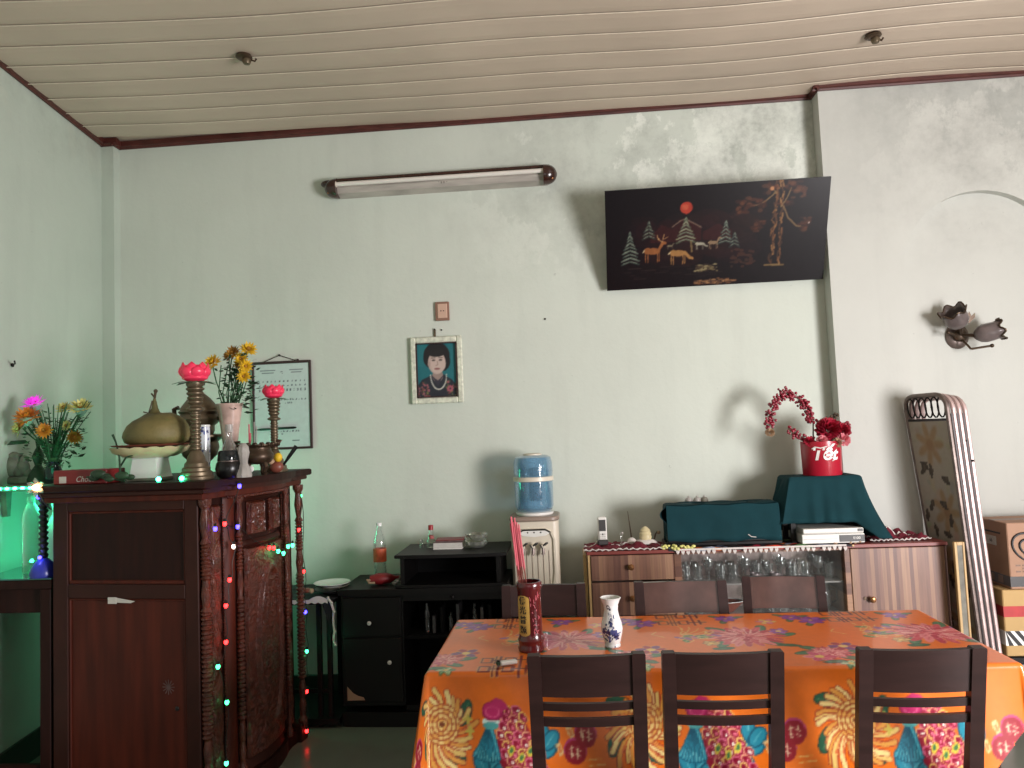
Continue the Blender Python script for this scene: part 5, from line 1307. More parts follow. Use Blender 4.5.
t = thing('book', 'dark magazine lying open edged on top of the white book', 'book', (-.695, 4.155, .914), R(4))
MB().box(-.075, .075, -.055, .05, 0, .009, .002).build('pages', 'book_cover', t); MB().box(-.077, .077, -.056, .052, .009, .012, .001).build('cover', 'maroon_box', t)
for k, (dx, z, r1) in enumerate(((-.005, .8765, .062), (.0, .9145, .060))):
    t = thing('crystal_bowl', ('lower cut crystal bowl of the stacked pair beside the books', 'upper cut crystal bowl of the stacked pair beside the books')[k], 'bowl', (-.545+dx, 4.13, z))
    sg = 28; prof = [(r1*.6, 0), (r1*.72, .003), (r1*.95, .02), (r1, .036), (r1*.93, .036), (r1*.62, .010), (0, .008)]; V = []; F = []
    for i, (rr_, zz) in enumerate(prof):
        for q in range(sg): a = 2*PI*q/sg; e = 1+(.045 if q % 2 else -.02)*(1 if i in (2, 3) else 0); V.append((rr_*e*math.cos(a), rr_*e*math.sin(a), zz+(.004*(q % 4 == 0) if i == 3 else 0)))
    for i in range(len(prof)-1):
        for q in range(sg): F.append((i*sg+q, i*sg+(q+1) % sg, (i+1)*sg+(q+1) % sg, (i+1)*sg+q))
    mb = MB(); mb._add(V, F); mb.build('cut_bowl', 'crystal', t)
    for q in range(3): a = 2*PI*q/3-.6; MB().box(-.006, .006, -.008, .008, .026, .038, .002, Matrix.Translation((r1*.9*math.cos(a), r1*.9*math.sin(a), 0)) @ Matrix.Rotation(a, 4, 'Z')).build('rest', 'crystal', t)
t = thing('soft_pouch', 'shiny dark red rolled pouch lying on the console beside the clear bottle', 'pouch', (-1.04, 4.06, .706), R(18))
mb = MB(); rings = []
for q in range(11):
    f = q/10; x = -.085+.17*f; rr_ = .012+.024*math.sin(PI*min(1, f*1.15+.08))**.6
    rings.append([(x, rr_*math.cos(a)*(1+.15*noise.noise(Vector((x*40, a, 0)))), .030+rr_*.85*math.sin(a)*(1+.2*noise.noise(Vector((x*40, a, 3))))) for a in [2*PI*k/14 for k in range(14)]])
mb.loft(rings); mb.build('pouch_body', 'maroon_box', t, smooth=True)
MB().tube([(-.085, -.02, .03), (-.10, -.035, .035), (-.09, -.04, .02), (-.06, -.038, .018)], .006, 8).build('drawstring', 'petal_beige', t, smooth=True)
t = thing('trinket', 'small dark leaf shaped trinket in front of the console riser', 'ornament', (-.955, 3.99, .705))
mb = MB()
for k in range(7): a = k*.9; mb.ball((.022*math.cos(a), .015*math.sin(a), .012+.010*(k % 3)), .009, 8, 6, (1.5, .8, .7))
mb.build('cluster', 'stone_grey', t, smooth=True); MB().tube([(0, 0, .02), (.008, 0, .05), (.016, 0, .058)], .003, 6).build('stalk', 'stone_grey', t)

# stool under dispenser
t = thing('low_cabinet', 'dark low stand carrying the water dispenser behind the table', 'stand', (-.163, 4.0, 0)); t.scale = (1.04, 1, 1)
MB().box(-.165, .170, 0, .36, .588, .618, .004).build('top', 'console_black', t)
for sx in (-.15, .155):
    for sy in (.02, .34): MB().box(sx-.014, sx+.014, sy-.014, sy+.014, 0, .588, .002).build('leg', 'console_black', t)
MB().box(-.14, .145, .03, .33, .22, .24).build('shelf', 'console_black', t)
t = thing('water_dispenser', 'cream water dispenser with a blue filter tank on top, on the dark stand', 'water dispenser', (-.226, 4.20, .6185))
def rbox(x0, x1, y0, y1, rad, z0, z1, n=4):
    pts = []
    for cx, cy, a0 in ((x1-rad, y0+rad, -PI/2), (x1-rad, y1-rad, 0), (x0+rad, y1-rad, PI/2), (x0+rad, y0+rad, PI)):
        for k in range(n+1): a = a0+PI/2*k/n; pts.append((cx+rad*math.cos(a), cy+rad*math.sin(a)))
    return pts
mb = MB(); mb.prism(rbox(-.128, .128, -.13, .13, .03, 0, 0), 0, .395, bev=.004); mb.build('body', 'cream_plastic', t, smooth=30)
MB().prism(rbox(-.136, .136, -.14, .135, .05, 0, 0), .395, .420, bev=.006).build('collar', 'taupe_plastic', t, smooth=30)
MB().lathe([(.10, 0), (.104, .006), (.104, .014), (.085, .02), (0, .02)], 32, c=(0, 0, .420)).build('seat_ring', 'white_plastic', t, smooth=True)
mb = MB(); arch_ = [(-.105, .03), (-.105, .30), (-.09, .335), (-.06, .352), (.06, .352), (.09, .335), (.105, .30), (.105, .12), (.09, .03)]
for p, q in zip(arch_[:-1], arch_[1:]): mb.bar((p[0], -.134, p[1]), (q[0], -.134, q[1]), .010, .012, 0, (0, 1, 0))
mb.build('recess_frame', 'cream_plastic', t)
MB().prism([(-.09, .338), (-.06, .320), (0, .314), (.06, .320), (.09, .338), (.06, .356), (-.06, .356)], -.140, -.130, 'Y').build('indicator_panel', 'white_plastic', t)
for x in (-.035, 0, .035): MB().ball((x, -.141, .338), .004, 8, 6).build('indicator', 'grey_plastic', t)
for k in range(6): MB().box(-.078+.03*k, -.075+.03*k, -.1325, -.129, .06, .24).build('drip_groove', 'taupe_plastic', t)
for k, x in enumerate((-.062, -.008, .045)):
    tp = MB().box(x-.010, x+.010, -.165, -.128, .255, .275, .003).build('tap', 'cream_plastic', t)
    MB().bar((x+.004, -.158, .270), (x+.022, -.175, .287), .016, .008, .001).build('tap_lever', 'grey_plastic', tp)
    MB().tube([(x, -.155, .258), (x, -.158, .230), (x-.006, -.160, .222)], .008, 8).build('spout', 'steel_grey', tp, smooth=True)
    MB().bar((x-.016, -.165, .276), (x-.002, -.165, .255), .010, .006).build('tap_wing', 'grey_plastic', tp)
MB().lathe([(.007, 0), (.007, .004), (0, .005)], 12, c=(.068, -.130, .040), M=Matrix.Rotation(PI/2, 4, 'X')).build('drain_plug', 'ink_black', t)
zb = .438
MB().lathe([(.085, zb), (.098, zb+.008), (.106, zb+.03), (.107, zb+.165)], 40, cap=False).build('lower_tank', 'blue_tank', t, smooth=True)
MB().lathe([(.107, zb+.165), (.112, zb+.168), (.112, zb+.188), (.107, zb+.191)], 40).build('tank_band', 'cream_plastic', t, smooth=True)
MB().lathe([(.107, zb+.191), (.108, zb+.225), (.107, zb+.265), (.100, zb+.295), (.080, zb+.306), (.05, zb+.308)], 40, cap=False).build('upper_tank', 'blue_tank', t, smooth=True)
MB().lathe([(.109, zb+.215), (.110, zb+.218), (.109, zb+.222)], 40, cap=False).build('tank_seam', 'blue_tank', t, smooth=True)
MB().lathe([(.052, zb+.304), (.052, zb+.314), (.04, zb+.318), (0, zb+.318)], 28).build('lid', 'cream_plastic', t, smooth=True)
MB().lathe([(0, zb+.055), (.034, zb+.057), (.036, zb+.07), (.036, zb+.15), (.03, zb+.16), (.03, zb+.20), (.038, zb+.215), (.036, zb+.235), (0, zb+.24)], 20, c=(.01, 0, 0)).build('filter_core', 'grey_plastic', t, smooth=True)

# left little table with plates and lace cloth
t = thing('side_table', 'narrow dark side table between the altar cabinet and the black console', 'table', (-1.53, 4.08, 0))
MB().box(-.20, .235, -.15, .26, .632, .655, .003).build('tabletop', 'console_black', t)
for sx in (.15, .205, -.17):
    for sy in (-.12, .22): MB().box(sx-.012, sx+.012, sy-.012, sy+.012, .0, .632, .002).build('leg', 'console_black', t)
MB().box(-.17, .205, -.125, -.11, .17, .19).build('lower_rail', 'console_black', t); MB().box(-.2, .26, -.16, .25, .02, .05).build('foot_board', 'console_black', t)
cl2 = crumple('dark_cover', 'dark patterned cloth with white crocheted edge on the side table by the altar', 'dark_cloth', -1.74, -1.28, 3.925, 4.33, .656, .012, 7, edge=False)
mb = MB(); n = 30
pts = [(-1.72+.40*k/n, 3.915, .650-.004*math.sin(k*1.3)) for k in range(n+1)]
mb.grid(lambda u, v: (-1.72+.405*u, 3.914-.002*v, .662-(.018+.004*math.sin(u*70))*v+.018*math.sin(PI*max(0, (u-.75)/.25))*(1-v)), 60, 2)
mb.build('crochet_edge', 'lace', cl2, thick=.001)
mb = MB(); path = [(-1.315, 3.912, .672), (-1.295, 3.91, .645), (-1.282, 3.908, .60), (-1.288, 3.908, .55), (-1.281, 3.908, .50), (-1.289, 3.908, .455), (-1.278, 3.908, .43)]
mb.tube(path, [.006, .007, .006, .005, .006, .005, .008], 6); 
for k, p in enumerate(path): mb.ball((p[0]+.004, p[1]-.002, p[2]), .007, 7, 5)
mb.build('crochet_edge', 'lace', cl2, smooth=True)
MB().grid(lambda u, v: (-1.345+.05*u+.01*math.sin(v*9), 3.918, .66-.19*v*(u**.7)), 5, 10).build('hanging_corner', 'dark_cloth', cl2, thick=.002)
def plate(x, y_, z, r1, label, m='porcelain'):
    t = thing('plate', label, 'plate', (x, y_, z))
    MB().lathe([(r1*.55, 0), (r1*.58, .004), (r1*.8, .010), (r1, .018), (r1, .020), (r1*.62, .008), (0, .007)], 32, cap=False).build('dish', m, t, smooth=True)
    MB().lathe([(r1*.5, .0), (r1*.56, .0), (r1*.56, .006), (r1*.5, .006)], 28).build('foot_ring', m, t)
plate(-1.325, 4.04, .676, .098, 'dark rimmed plate at the bottom of the plate stack beside the console', 'grey_plastic')
plate(-1.328, 4.04, .694, .092, 'middle plate of the three stacked on the side table', 'stone_grey')
plate(-1.330, 4.04, .708, .098, 'topmost white plate of the stack on the side table')
t = thing('snack_packet', 'small crumpled red and brown packet left of the plate stack', 'packet', (-1.46, 4.0, .680), R(10))
MB().ball((0, 0, .014), .03, 10, 7, (1.3, .8, .45)).build('wrapper', 'red_plate', t); MB().ball((.03, -.01, .012), .014, 8, 6).build('twist', 'petal_beige', t)
#__PART4__
# ================================================================== ALTAR CABINET
AL = (-1.545, 3.03, 0); AR = R(-7.5)
t = altar = thing('altar_cabinet', 'tall carved dark red wooden altar cabinet with bowed front, strung with coloured lights', 'cabinet', AL, AR)
AW = .715; AD = .775
def aw(x, y, z=0):
    c, s = math.cos(AR), math.sin(AR); return (AL[0]+x*c-y*s, AL[1]+x*s+y*c, z)
MB().box(-AW, -.03, .012, AD-.01, .10, 1.285).build('carcass', 'altar_dark', t)
# end facing the room: frame and two panels
for (x0, x1, z0, z1) in ((-AW, -AW+.075, .03, 1.285), (-.075, -.012, .03, 1.285), (-AW+.075, -.075, 1.232, 1.285), (-AW+.075, -.075, .865, .925), (-AW+.075, -.075, .05, .10)):
    MB().box(x0, x1, -.006, .02, z0, z1, .003).build('frame_rail', 'altar_rim', t)
for (z0, z1, m, nm) in ((.925, 1.232, 'altar_dark', 'upper_panel'), (.10, .865, 'altar_wood', 'lower_panel')):
    x0, x1 = -AW+.075, -.075
    p_ = MB().box(x0, x1, .006, .016, z0, z1).build(nm, m, t)
    for (a, b, c, d) in ((x0, x0+.010, z0, z1), (x1-.010, x1, z0, z1), (x0, x1, z0, z0+.016), (x0, x1, z1-.010, z1)):
        MB().box(a, b, -.001, .010, c, d, .003).build('moulding', 'altar_wood', p_)
mb = MB(); mb.box(-.44, -.40, -.009, -.005, .845, .872, .0); mb.prism([(-.40, .870), (-.31, .856), (-.33, .848), (-.40, .850)], -.008, -.006, 'Y'); mb.build('torn_tape', 'tie_white', t)
MB().ball((-.125, .0035, .42), .010, 8, 6, (1, .3, 1)).build('key_hole', 'ink_black', t)
mb = MB(); rq = random.Random(77)
for k in range(12): a = 2*PI*k/12; mb.bar((-.165, .0045, .505), (-.165+.028*math.cos(a), .0045, .505+.03*math.sin(a)), .003, .001, 0, (0, 1, 0))
mb.build('scratched_mark', 'book_cover', t)
# cornice following the bow
def fplan(off, y0=0.0, y1=AD, n=16, bow=.055):
    out = []
    for k in range(n+1):
        f = k/n; b = bow*math.sin(PI*min(1, max(0, (f-.18)/.64)))**.8 if .18 < f < .82 else 0
        out.append((off+b, y0+(y1-y0)*f))
    return out
def corn(z0, z1, off, m, nm='cornice', bev=.004):
    P_ = fplan(off, -off*1.0-.005, AD+off)+[(-AW-off*.5, AD+off), (-AW-off*.5, -off-.005)]
    return MB().prism(P_, z0, z1, bev=bev).build(nm, m, t)
corn(1.272, 1.298, .030, 'altar_wood'); corn(1.298, 1.318, .052, 'altar_rim'); corn(1.318, 1.350, .070, 'altar_dark', 'top_board', .006)
mb = MB()
for k in range(46):
    f = .2+.6*k/45; y_ = -.04+(AD+.08)*f; mb.ball((.034+.055*math.sin(PI*(f-.18)/.64)**.8, y_, 1.266), .0065, 6, 4)
mb.build('bead_row', 'altar_carved', t, smooth=True)
P_ = fplan(.02)+[(-AW-.01, AD), (-AW-.01, -.01)]
MB().prism(P_, .0, .065, bev=.004).build('plinth', 'altar_dark', t)
MB().prism(fplan(-.012, .01, AD-.01)+[(-.06, AD-.01), (-.06, .01)], .065, 1.275).build('front_carcass', 'altar_dark', t)
def relief(nm, y0, y1, z0, z1, hfn, m='altar_carved', nu=26, nv=60, par=None):
    def base(f): b = .055*math.sin(PI*min(1, max(0, (f-.18)/.64)))**.8 if .18 < f < .82 else 0; return b
    def fn(u, v):
        y_ = y0+(y1-y0)*u; f = y_/AD; h = hfn(u, v)
        if min(u, 1-u, v, 1-v) < 1e-6: h = -.012
        return (-.006+base(f)+.012+h, y_, z0+(z1-z0)*v)
    return MB().grid(fn, nu, nv).build(nm, m, par or t, smooth=50)
def n3(a, b, s=0): return noise.noise(Vector((a, b, s)))
def doorh(u, v):
    a, b = 2*u-1, 2*v-1; q = math.hypot(a/.70, b/.84)
    if q < .84: return .002+.012*abs(n3(a*9, b*21, 3))+.006*abs(n3(a*20, b*46, 5))
    if q < 1.0: return .004+.020*math.sin(PI*(q-.84)/.16)**.7
    c = math.hypot(abs(a)-1, abs(b)-1)
    return .002+(.010*abs(n3(a*7, b*16, 8)) if c < .75 else .004*abs(n3(a*12, b*30, 2)))
dr = relief('carved_door', .255, .595, .12, 1.03, doorh, nu=64, nv=190)
for z0, z1, nm in ((.045, .12, 'bottom_rail'), (1.03, 1.065, 'middle_rail')):
    relief(nm, .20, .60, z0, z1, lambda u, v: .006, 'altar_rim', 12, 2)
def rosette(u, v):
    a, b = 2*u-1, 2*v-1; q = math.hypot(a, b)
    if max(abs(a), abs(b)) > .88: return .010
    if .62 < q < .74: return .012
    if q < .62: return .004+.012*abs(math.sin(3*math.atan2(b, a)+6*q))
    return .003+.008*abs(n3(a*6, b*6, 4))
relief('carved_square', .275, .385, 1.085, 1.235, rosette, nu=22, nv=24); relief('carved_square', .455, .55, 1.085, 1.235, rosette, nu=22, nv=24)
relief('frieze_rail', .20, .62, 1.236, 1.27, lambda u, v: .004, 'altar_rim', 14, 2)
def scroll(u, v): a = 2*u-1; return (.004+.013*abs(math.sin(v*26+2.5*math.sin(v*13)*a+a*1.6)))*(1-abs(a)**4)
relief('carved_strip', .045, .120, .10, 1.24, scroll, nu=10, nv=150); relief('carved_strip', .655, .705, .10, 1.24, scroll, nu=8, nv=120)
relief('plain_stile', .150, .205, .065, 1.27, lambda u, v: .0, 'altar_wood', 4, 4)
for yb, nb in ((.138, 0), (.615, 1), (.423, 2)):
    mb = MB(); f = yb/AD; b_ = .055*math.sin(PI*min(1, max(0, (f-.18)/.64)))**.8 if .18 < f < .82 else 0
    zz = 1.08 if nb == 2 else .16
    while zz < 1.235: mb.ball((.010+b_, yb, zz), .0055, 6, 4, (1, 1, .8)); zz += .0125
    mb.build('bead_row', 'altar_carved', t, smooth=True)
def column(x, y_, r_=.021, par=None):
    prof = [(r_*1.2, .065), (r_*1.25, .10), (r_*.8, .115)]
    z = .12
    while z < .30: prof += [(r_*.75, z), (r_*.95, z+.05), (r_*.6, z+.085)]; z += .09
    while z < .80: prof += [(r_*.72, z), (r_*1.05, z+.006), (r_*1.05, z+.012), (r_*.72, z+.018)]; z += .019
    prof += [(r_*1.1, .815), (r_*.7, .83), (r_*.95, .88), (r_*.7, .93)]
    z = .94
    while z < 1.08: prof += [(r_*.7, z), (r_*1.0, z+.007), (r_*.7, z+.014)]; z += .016
    prof += [(r_*1.1, 1.09), (r_*.6, 1.11), (r_*1.05, 1.17), (r_*.75, 1.23), (r_*1.3, 1.25), (r_*1.3, 1.272)]
    return MB().lathe(prof, 16, c=(x, y_, 0)).build('turned_column', 'altar_carved', t, smooth=30)
column(.010, .012); column(.030, .228, .017); column(.030, AD-.005, .020); column(.028, .64, .012)
MB().box(-.04, .03, -.02, .045, .0, .09, .006).build('foot', 'altar_rim', t); MB().box(-.02, .045, AD-.05, AD+.02, .0, .09, .006).build('foot', 'altar_rim', t)

# string of coloured lights
t = thing('light_string', 'string of small red, green and blue bulbs hanging down the altar cabinet front', 'string lights', (-1.40, 3.40, 1.0))
Ls = Vector(t.location)
bul = {'bulb_red': [(-1.462, 3.067, 1.16), (-1.455, 3.089, .921), (-1.462, 3.065, .819), (-1.462, 3.06, .67), (-1.370, 3.684, 1.05), (-1.387, 3.35, 1.014), (-1.384, 3.392, 1.006), (-1.352, 3.76, .83), (-1.350, 3.76, .23), (-1.340, 3.72, .05)],
       'bulb_green': [(-1.355, 3.75, 1.213), (-1.470, 3.003, .587), (-1.462, 3.06, .424), (-1.462, 3.046, .183), (-1.350, 3.775, .425), (-1.358, 3.56, .992), (-1.378, 3.43, .985), (-1.370, 3.473, .968), (-1.364, 3.519, .993)],
       'bulb_blue': [(-1.405, 3.09, 1.315), (-1.445, 3.153, 1.136), (-1.470, 2.998, 1.148), (-1.350, 3.77, .624)], 'bulb_white': [(-1.450, 3.121, 1.056)]}
allb = []
for m, L_ in bul.items():
    for p in L_:
        p = (p[0]-.021-(.028 if p[1] > 3.70 else 0), p[1]+.045, p[2]); b = MB().ball((0, 0, 0), .0085, 10, 7, (1, 1, 1.3)).build('bulb', m, t, smooth=True); b.location = Vector(p)-Ls; b['label'] = m[5:]+' glowing bulb'
        MB().lathe([(.005, .006), (.006, .018), (.003, .022), (0, .022)], 8).build('bulb_socket', 'wire_dark', b); allb.append(p)
def wire(pts, par=t, L0=Ls, m='wire_dark', r_=.0018):
    P_ = [Vector(p)-L0+Vector((-.021-(.028 if p[1] > 3.70 else 0), .045, 0)) for p in pts]; out = []
    for i in range(len(P_)-1):
        for q in range(5):
            f = q/5; out.append(P_[i].lerp(P_[i+1], f)+Vector((.006*math.sin(f*PI*2+i), .004*math.sin(f*PI), -.010*math.sin(f*PI))))
    out.append(P_[-1]); return MB().tube(out, r_, 5).build('wire', m, par, smooth=True)
wire([(-1.405, 3.09, 1.335), (-1.462, 3.067, 1.16), (-1.445, 3.121, 1.056), (-1.450, 3.089, .921), (-1.462, 3.065, .819), (-1.462, 3.06, .67), (-1.470, 3.003, .587), (-1.462, 3.06, .424), (-1.462, 3.046, .183)])
wire([(-1.462, 3.067, 1.16), (-1.445, 3.153, 1.136), (-1.387, 3.35, 1.014), (-1.384, 3.392, 1.006), (-1.378, 3.43, .985), (-1.370, 3.473, .968), (-1.364, 3.519, .993), (-1.358, 3.56, .995), (-1.366, 3.684, 1.05), (-1.350, 3.75, 1.213)])
wire([(-1.350, 3.75, 1.213), (-1.346, 3.76, .83), (-1.346, 3.77, .624), (-1.346, 3.775, .425), (-1.346, 3.76, .23), (-1.340, 3.72, .05)])
def plamp(par, p, col, e, r_=.02):
    l = bpy.data.lights.new('bulb_light', 'POINT'); l.color = col; l.energy = e; l.shadow_soft_size = r_
    o = bpy.data.objects.new('bulb_light', l); COL.objects.link(o); o.parent = par; o.location = Vector(p)-Vector(par.location)
plamp(t, (-1.41, 3.03, .80), (1, .15, .1), .12); plamp(t, (-1.33, 3.37, 1.02), (1, .15, .1), .10); plamp(t, (-1.33, 3.52, .97), (.1, 1, .5), .08); plamp(t, (-1.32, 3.80, .43), (.1, 1, .5), .10)
plamp(t, (-1.30, 3.70, 1.06), (1, .15, .1), .05); plamp(t, (-1.44, 3.0, .50), (.1, 1, .5), .05)

# ================================================================== THINGS ON THE ALTAR  (top at 1.351)
AT = 1.351
def lotus(par, z, s):
    lf = MB()
    for k in range(9):
        a = 2*PI*k/9+.2; d = Vector((math.cos(a), math.sin(a), 0)); sd = Vector((-math.sin(a), math.cos(a), 0))
        p0 = Vector((0, 0, z))+d*.4*s; p1 = Vector((0, 0, z+.05*s))+d*1.0*s; p2 = Vector((0, 0, z-.10*s))+d*1.55*s
        lf._add([p0-sd*.14*s, p0+sd*.14*s, p1+sd*.28*s, p2, p1-sd*.28*s], [(0, 1, 2, 4), (2, 3, 4)])
    l_ = lf.build('lotus_leaves', 'lotus_green', par, thick=.002)
    MB().lathe([(.35*s, z), (.85*s, z+.25*s), (1.0*s, z+.65*s), (.90*s, z+1.05*s), (.7*s, z+1.25*s), (0, z+1.1*s)], 20).build('lotus_bowl', 'lotus_pink', par, smooth=True)
    for L_, (n, rad, ht, tilt_) in enumerate(((7, 1.14, 1.12, .10), (7, 1.0, 1.40, .0))):
        for k in range(n):
            a = 2*PI*(k+.5*L_)/n; mb = MB()
            def fn(u, v, a=a, rad=rad, ht=ht):
                w_ = (.85*math.sin(PI*min(1, v*.55+.25))**1.1)*(1-.85*max(0, (v-.7)/.3)**2)
                aa = a+(u-.5)*w_*1.25; rr_ = s*(.38+(rad-.30)*math.sin(min(1, v*1.25)*PI/2)*(1-.34*v*v)+.06*(1-(2*u-1)**2))
                return (rr_*math.cos(aa), rr_*math.sin(aa), z+.05*s+ht*s*v)
            mb.grid(fn, 4, 6); mb.build('petal', 'lotus_pink', par, smooth=True, thick=.0015)
def candlestick(x, y_, sc_, lab, lot):
    t = thing('lotus_candlestick', lab, 'candlestick', (x, y_, AT))
    H_ = .405*sc_
    prof = [(.070, 0), (.071, .012), (.064, .018), (.064, .03), (.056, .036), (.056, .048), (.048, .054), (.046, .068), (.038, .076), (.034, .095), (.026, .11), (.022, .118)]
    z = .122
    while z < .275: prof += [(.017, z), (.0215, z+.005), (.0215, z+.010), (.017, z+.014)]; z += .0155
    prof += [(.018, .282), (.034, .288), (.036, .296), (.024, .302), (.020, .31)]
    z = .314
    while z < .385: prof += [(.024+(z-.314)*.1, z), (.030+(z-.314)*.12, z+.006), (.030+(z-.314)*.12, z+.011), (.024+(z-.314)*.1, z+.016)]; z += .0185
    prof += [(.036, .395), (.036, .405), (0, .405)]
    MB().lathe([(r_*sc_, zz*sc_) for r_, zz in prof], 28).build('stand', 'bronze', t, smooth=35)
    lotus(t, H_, lot); return t
candlestick(-1.598, 3.10, 1.02, 'tall ringed bronze candlestick with pink lotus lamp, nearest on the altar', .059)
candlestick(-1.450, 3.585, .88, 'smaller ringed bronze candlestick with pink lotus lamp at the far end of the altar', .048)
# bronze censer urn behind
t = thing('bronze_urn', 'large lidded bronze ritual urn behind the tall candlestick on the altar', 'urn', (-1.805, 3.54, AT)); t.scale = (1.05, 1.05, 1.06)
MB().lathe([(.05, 0), (.055, .01), (.04, .025), (.045, .06), (.075, .09), (.085, .125), (.08, .15), (.088, .158), (.105, .165), (.128, .172), (.128, .180), (.09, .186)], 32).build('lower_bowl', 'bronze', t, smooth=35)
MB().lathe([(.06, .186), (.066, .20), (.066, .225), (.085, .24), (.094, .255), (.088, .27), (.082, .278), (.092, .288), (.086, .296)], 32).build('upper_bowl', 'bronze', t, smooth=35)
MB().lathe([(.084, .296), (.084, .304), (.070, .325), (.048, .352), (.022, .374), (.014, .386), (.020, .395), (.012, .41), (0, .415)], 32).build('lid', 'bronze', t, smooth=35)
for s in (-1, 1): MB().tube([(s*.085, 0, .255), (s*.118, 0, .262), (s*.122, 0, .305), (s*.10, 0, .312)], .011, 8).build('ear', 'bronze_dark', t, smooth=True)
# fruit stand
t = thing('fruit_stand', 'cream scalloped footed dish with square white pedestal on the altar', 'footed dish', (-1.84, 3.17, AT))
MB().prism([(-.068, -.068), (.068, -.068), (.068, .068), (-.068, .068)], 0, .014, bev=.004).build('foot', 'stone_grey', t)
mb = MB(); mb.loft([[(s1*a, s2*a, z) for s1, s2 in ((-1, -1), (1, -1), (1, 1), (-1, 1))] for a, z in ((.064, .014), (.060, .03), (.052, .095), (.056, .10))]); mb.build('pedestal', 'porcelain', t)
V = []; F = []; sg = 48; prof = [(.055, .098), (.10, .103), (.145, .125), (.158, .142), (.150, .142), (.10, .112), (0, .106)]
for i, (r_, z) in enumerate(prof):
    for k in range(sg): a = 2*PI*k/sg; e = 1+(.035*abs(math.sin(a*8)) if i in (2, 3, 4) else 0); V.append((r_*e*math.cos(a), r_*e*math.sin(a), z+(.006*abs(math.sin(a*8)) if i in (3, 4) else 0)))
for i in range(len(prof)-1):
    for k in range(sg): F.append((i*sg+k, i*sg+(k+1) % sg, (i+1)*sg+(k+1) % sg, (i+1)*sg+k))
mb = MB(); mb._add(V, F); mb.build('scalloped_dish', 'cream_porcelain', t, smooth=50)
t = thing('plate', 'reddish brown plate under the large gourd on the footed dish', 'plate', (-1.84, 3.17, AT+.1435))
MB().lathe([(.08, .0), (.15, .008), (.158, .014), (.15, .014), (.08, .006), (0, .006)], 36).build('dish', 'red_plate', t, smooth=True)
t = thing('gourd', 'large green brown gourd with dry pointed stem lying on the footed dish', 'gourd', (-1.82, 3.17, AT+.158))
V = []; F = []; sg = 36
prof = [(.11, 0), (.132, .010), (.141, .034), (.137, .062), (.122, .090), (.098, .110), (.070, .123), (.045, .130), (.022, .138), (.014, .158), (.009, .185), (.004, .205)]
for i, (r_, z) in enumerate(prof):
    for k in range(sg): a = 2*PI*k/sg; e = 1+.05*math.cos(a-.4)+.015*math.cos(a*6); V.append((r_*e*math.cos(a), r_*e*.92*math.sin(a), z*1.0+.012*math.cos(a)*(i > 2)*(i < 7)))
for i in range(len(prof)-1):
    for k in range(sg): F.append((i*sg+k, i*sg+(k+1) % sg, (i+1)*sg+(k+1) % sg, (i+1)*sg+k))
mb = MB(); mb._add(V, F); mb.build('rind', 'gourd_skin', t, smooth=60)
mb = MB(); mb.tube([(.005, 0, .13), (-.004, 0, .17), (.006, 0, .232)], [.006, .004, .007], 6); mb.tube([(0, 0, .16), (-.02, -.01, .135), (-.045, -.01, .142)], .003, 6); mb.tube([(.004, 0, .20), (-.014, 0, .222)], .004, 6); mb.ball((.006, 0, .232), .009, 8, 6); mb.tube([(-.02, -.01, .138), (-.004, -.01, .19)], .003, 5)
mb.build('dry_stem', 'stem_brown', t, smooth=True)
# blue-white brush cup
t = thing('porcelain_cup', 'narrow blue and white porcelain cylinder behind the tall candlestick', 'cup', (-1.648, 3.27, AT))
cz_ = Canvas(-.09, .09, 0, .24, 900, (214, 218, 226)); rq = random.Random(19)
for k in range(80): cz_.ell(rq.uniform(-.09, .09), rq.uniform(.01, .23), rq.uniform(.003, .010), rq.uniform(.003, .012), rq.choice([(70, 84, 150), (40, 50, 110), (120, 130, 180)]), rq.uniform(0, 3))
printed('body', cz_, -.0816, .0816, 0, .232, .004, lambda U, V: np.stack([.026*np.cos(U/.026), .026*np.sin(U/.026), V], 1), 'print_glazed', t)
MB().lathe([(.024, .232), (.022, .228), (.022, .01), (0, .01)], 20, cap=False).build('inner_wall', 'porcelain', t, smooth=True); MB().lathe([(.0262, .226), (.0275, .230), (.0265, .235), (.022, .234)], 24, cap=False).build('rim', 'porcelain', t, smooth=True)
# dark jar with glass lid and bottle
t = thing('dark_jar', 'round black glass jar with clear lid at the front edge of the altar', 'jar', (-1.475, 3.14, AT)); t.scale = (.96, .96, .98)
MB().lathe([(.036, 0), (.05, .012), (.057, .04), (.052, .065), (.044, .075)], 28).build('jar_body', 'black_plastic', t, smooth=True)
MB().lathe([(.045, .072), (.047, .078), (.044, .112), (.038, .120), (0, .122)], 28).build('glass_lid', 'dark_glass', t, smooth=True); MB().tube([(.043*math.cos(a), .043*math.sin(a), .074) for a in [2*PI*k/24 for k in range(24)]], .004, 6, closed=True).build('collar', 'steel_grey', t, smooth=True)
t = thing('glass_bottle', 'clear glass liquor bottle behind the dark jar on the altar', 'bottle', (-1.527, 3.26, AT))
MB().lathe([(.030, 0), (.034, .008), (.034, .11), (.030, .13), (.014, .165), (.012, .20), (.014, .205), (.014, .22), (0, .22)], 24).build('bottle_body', 'clear_glass', t, smooth=True); MB().lathe([(.0155, .198), (.0155, .232), (0, .233)], 14).build('cap', 'frosted', t)
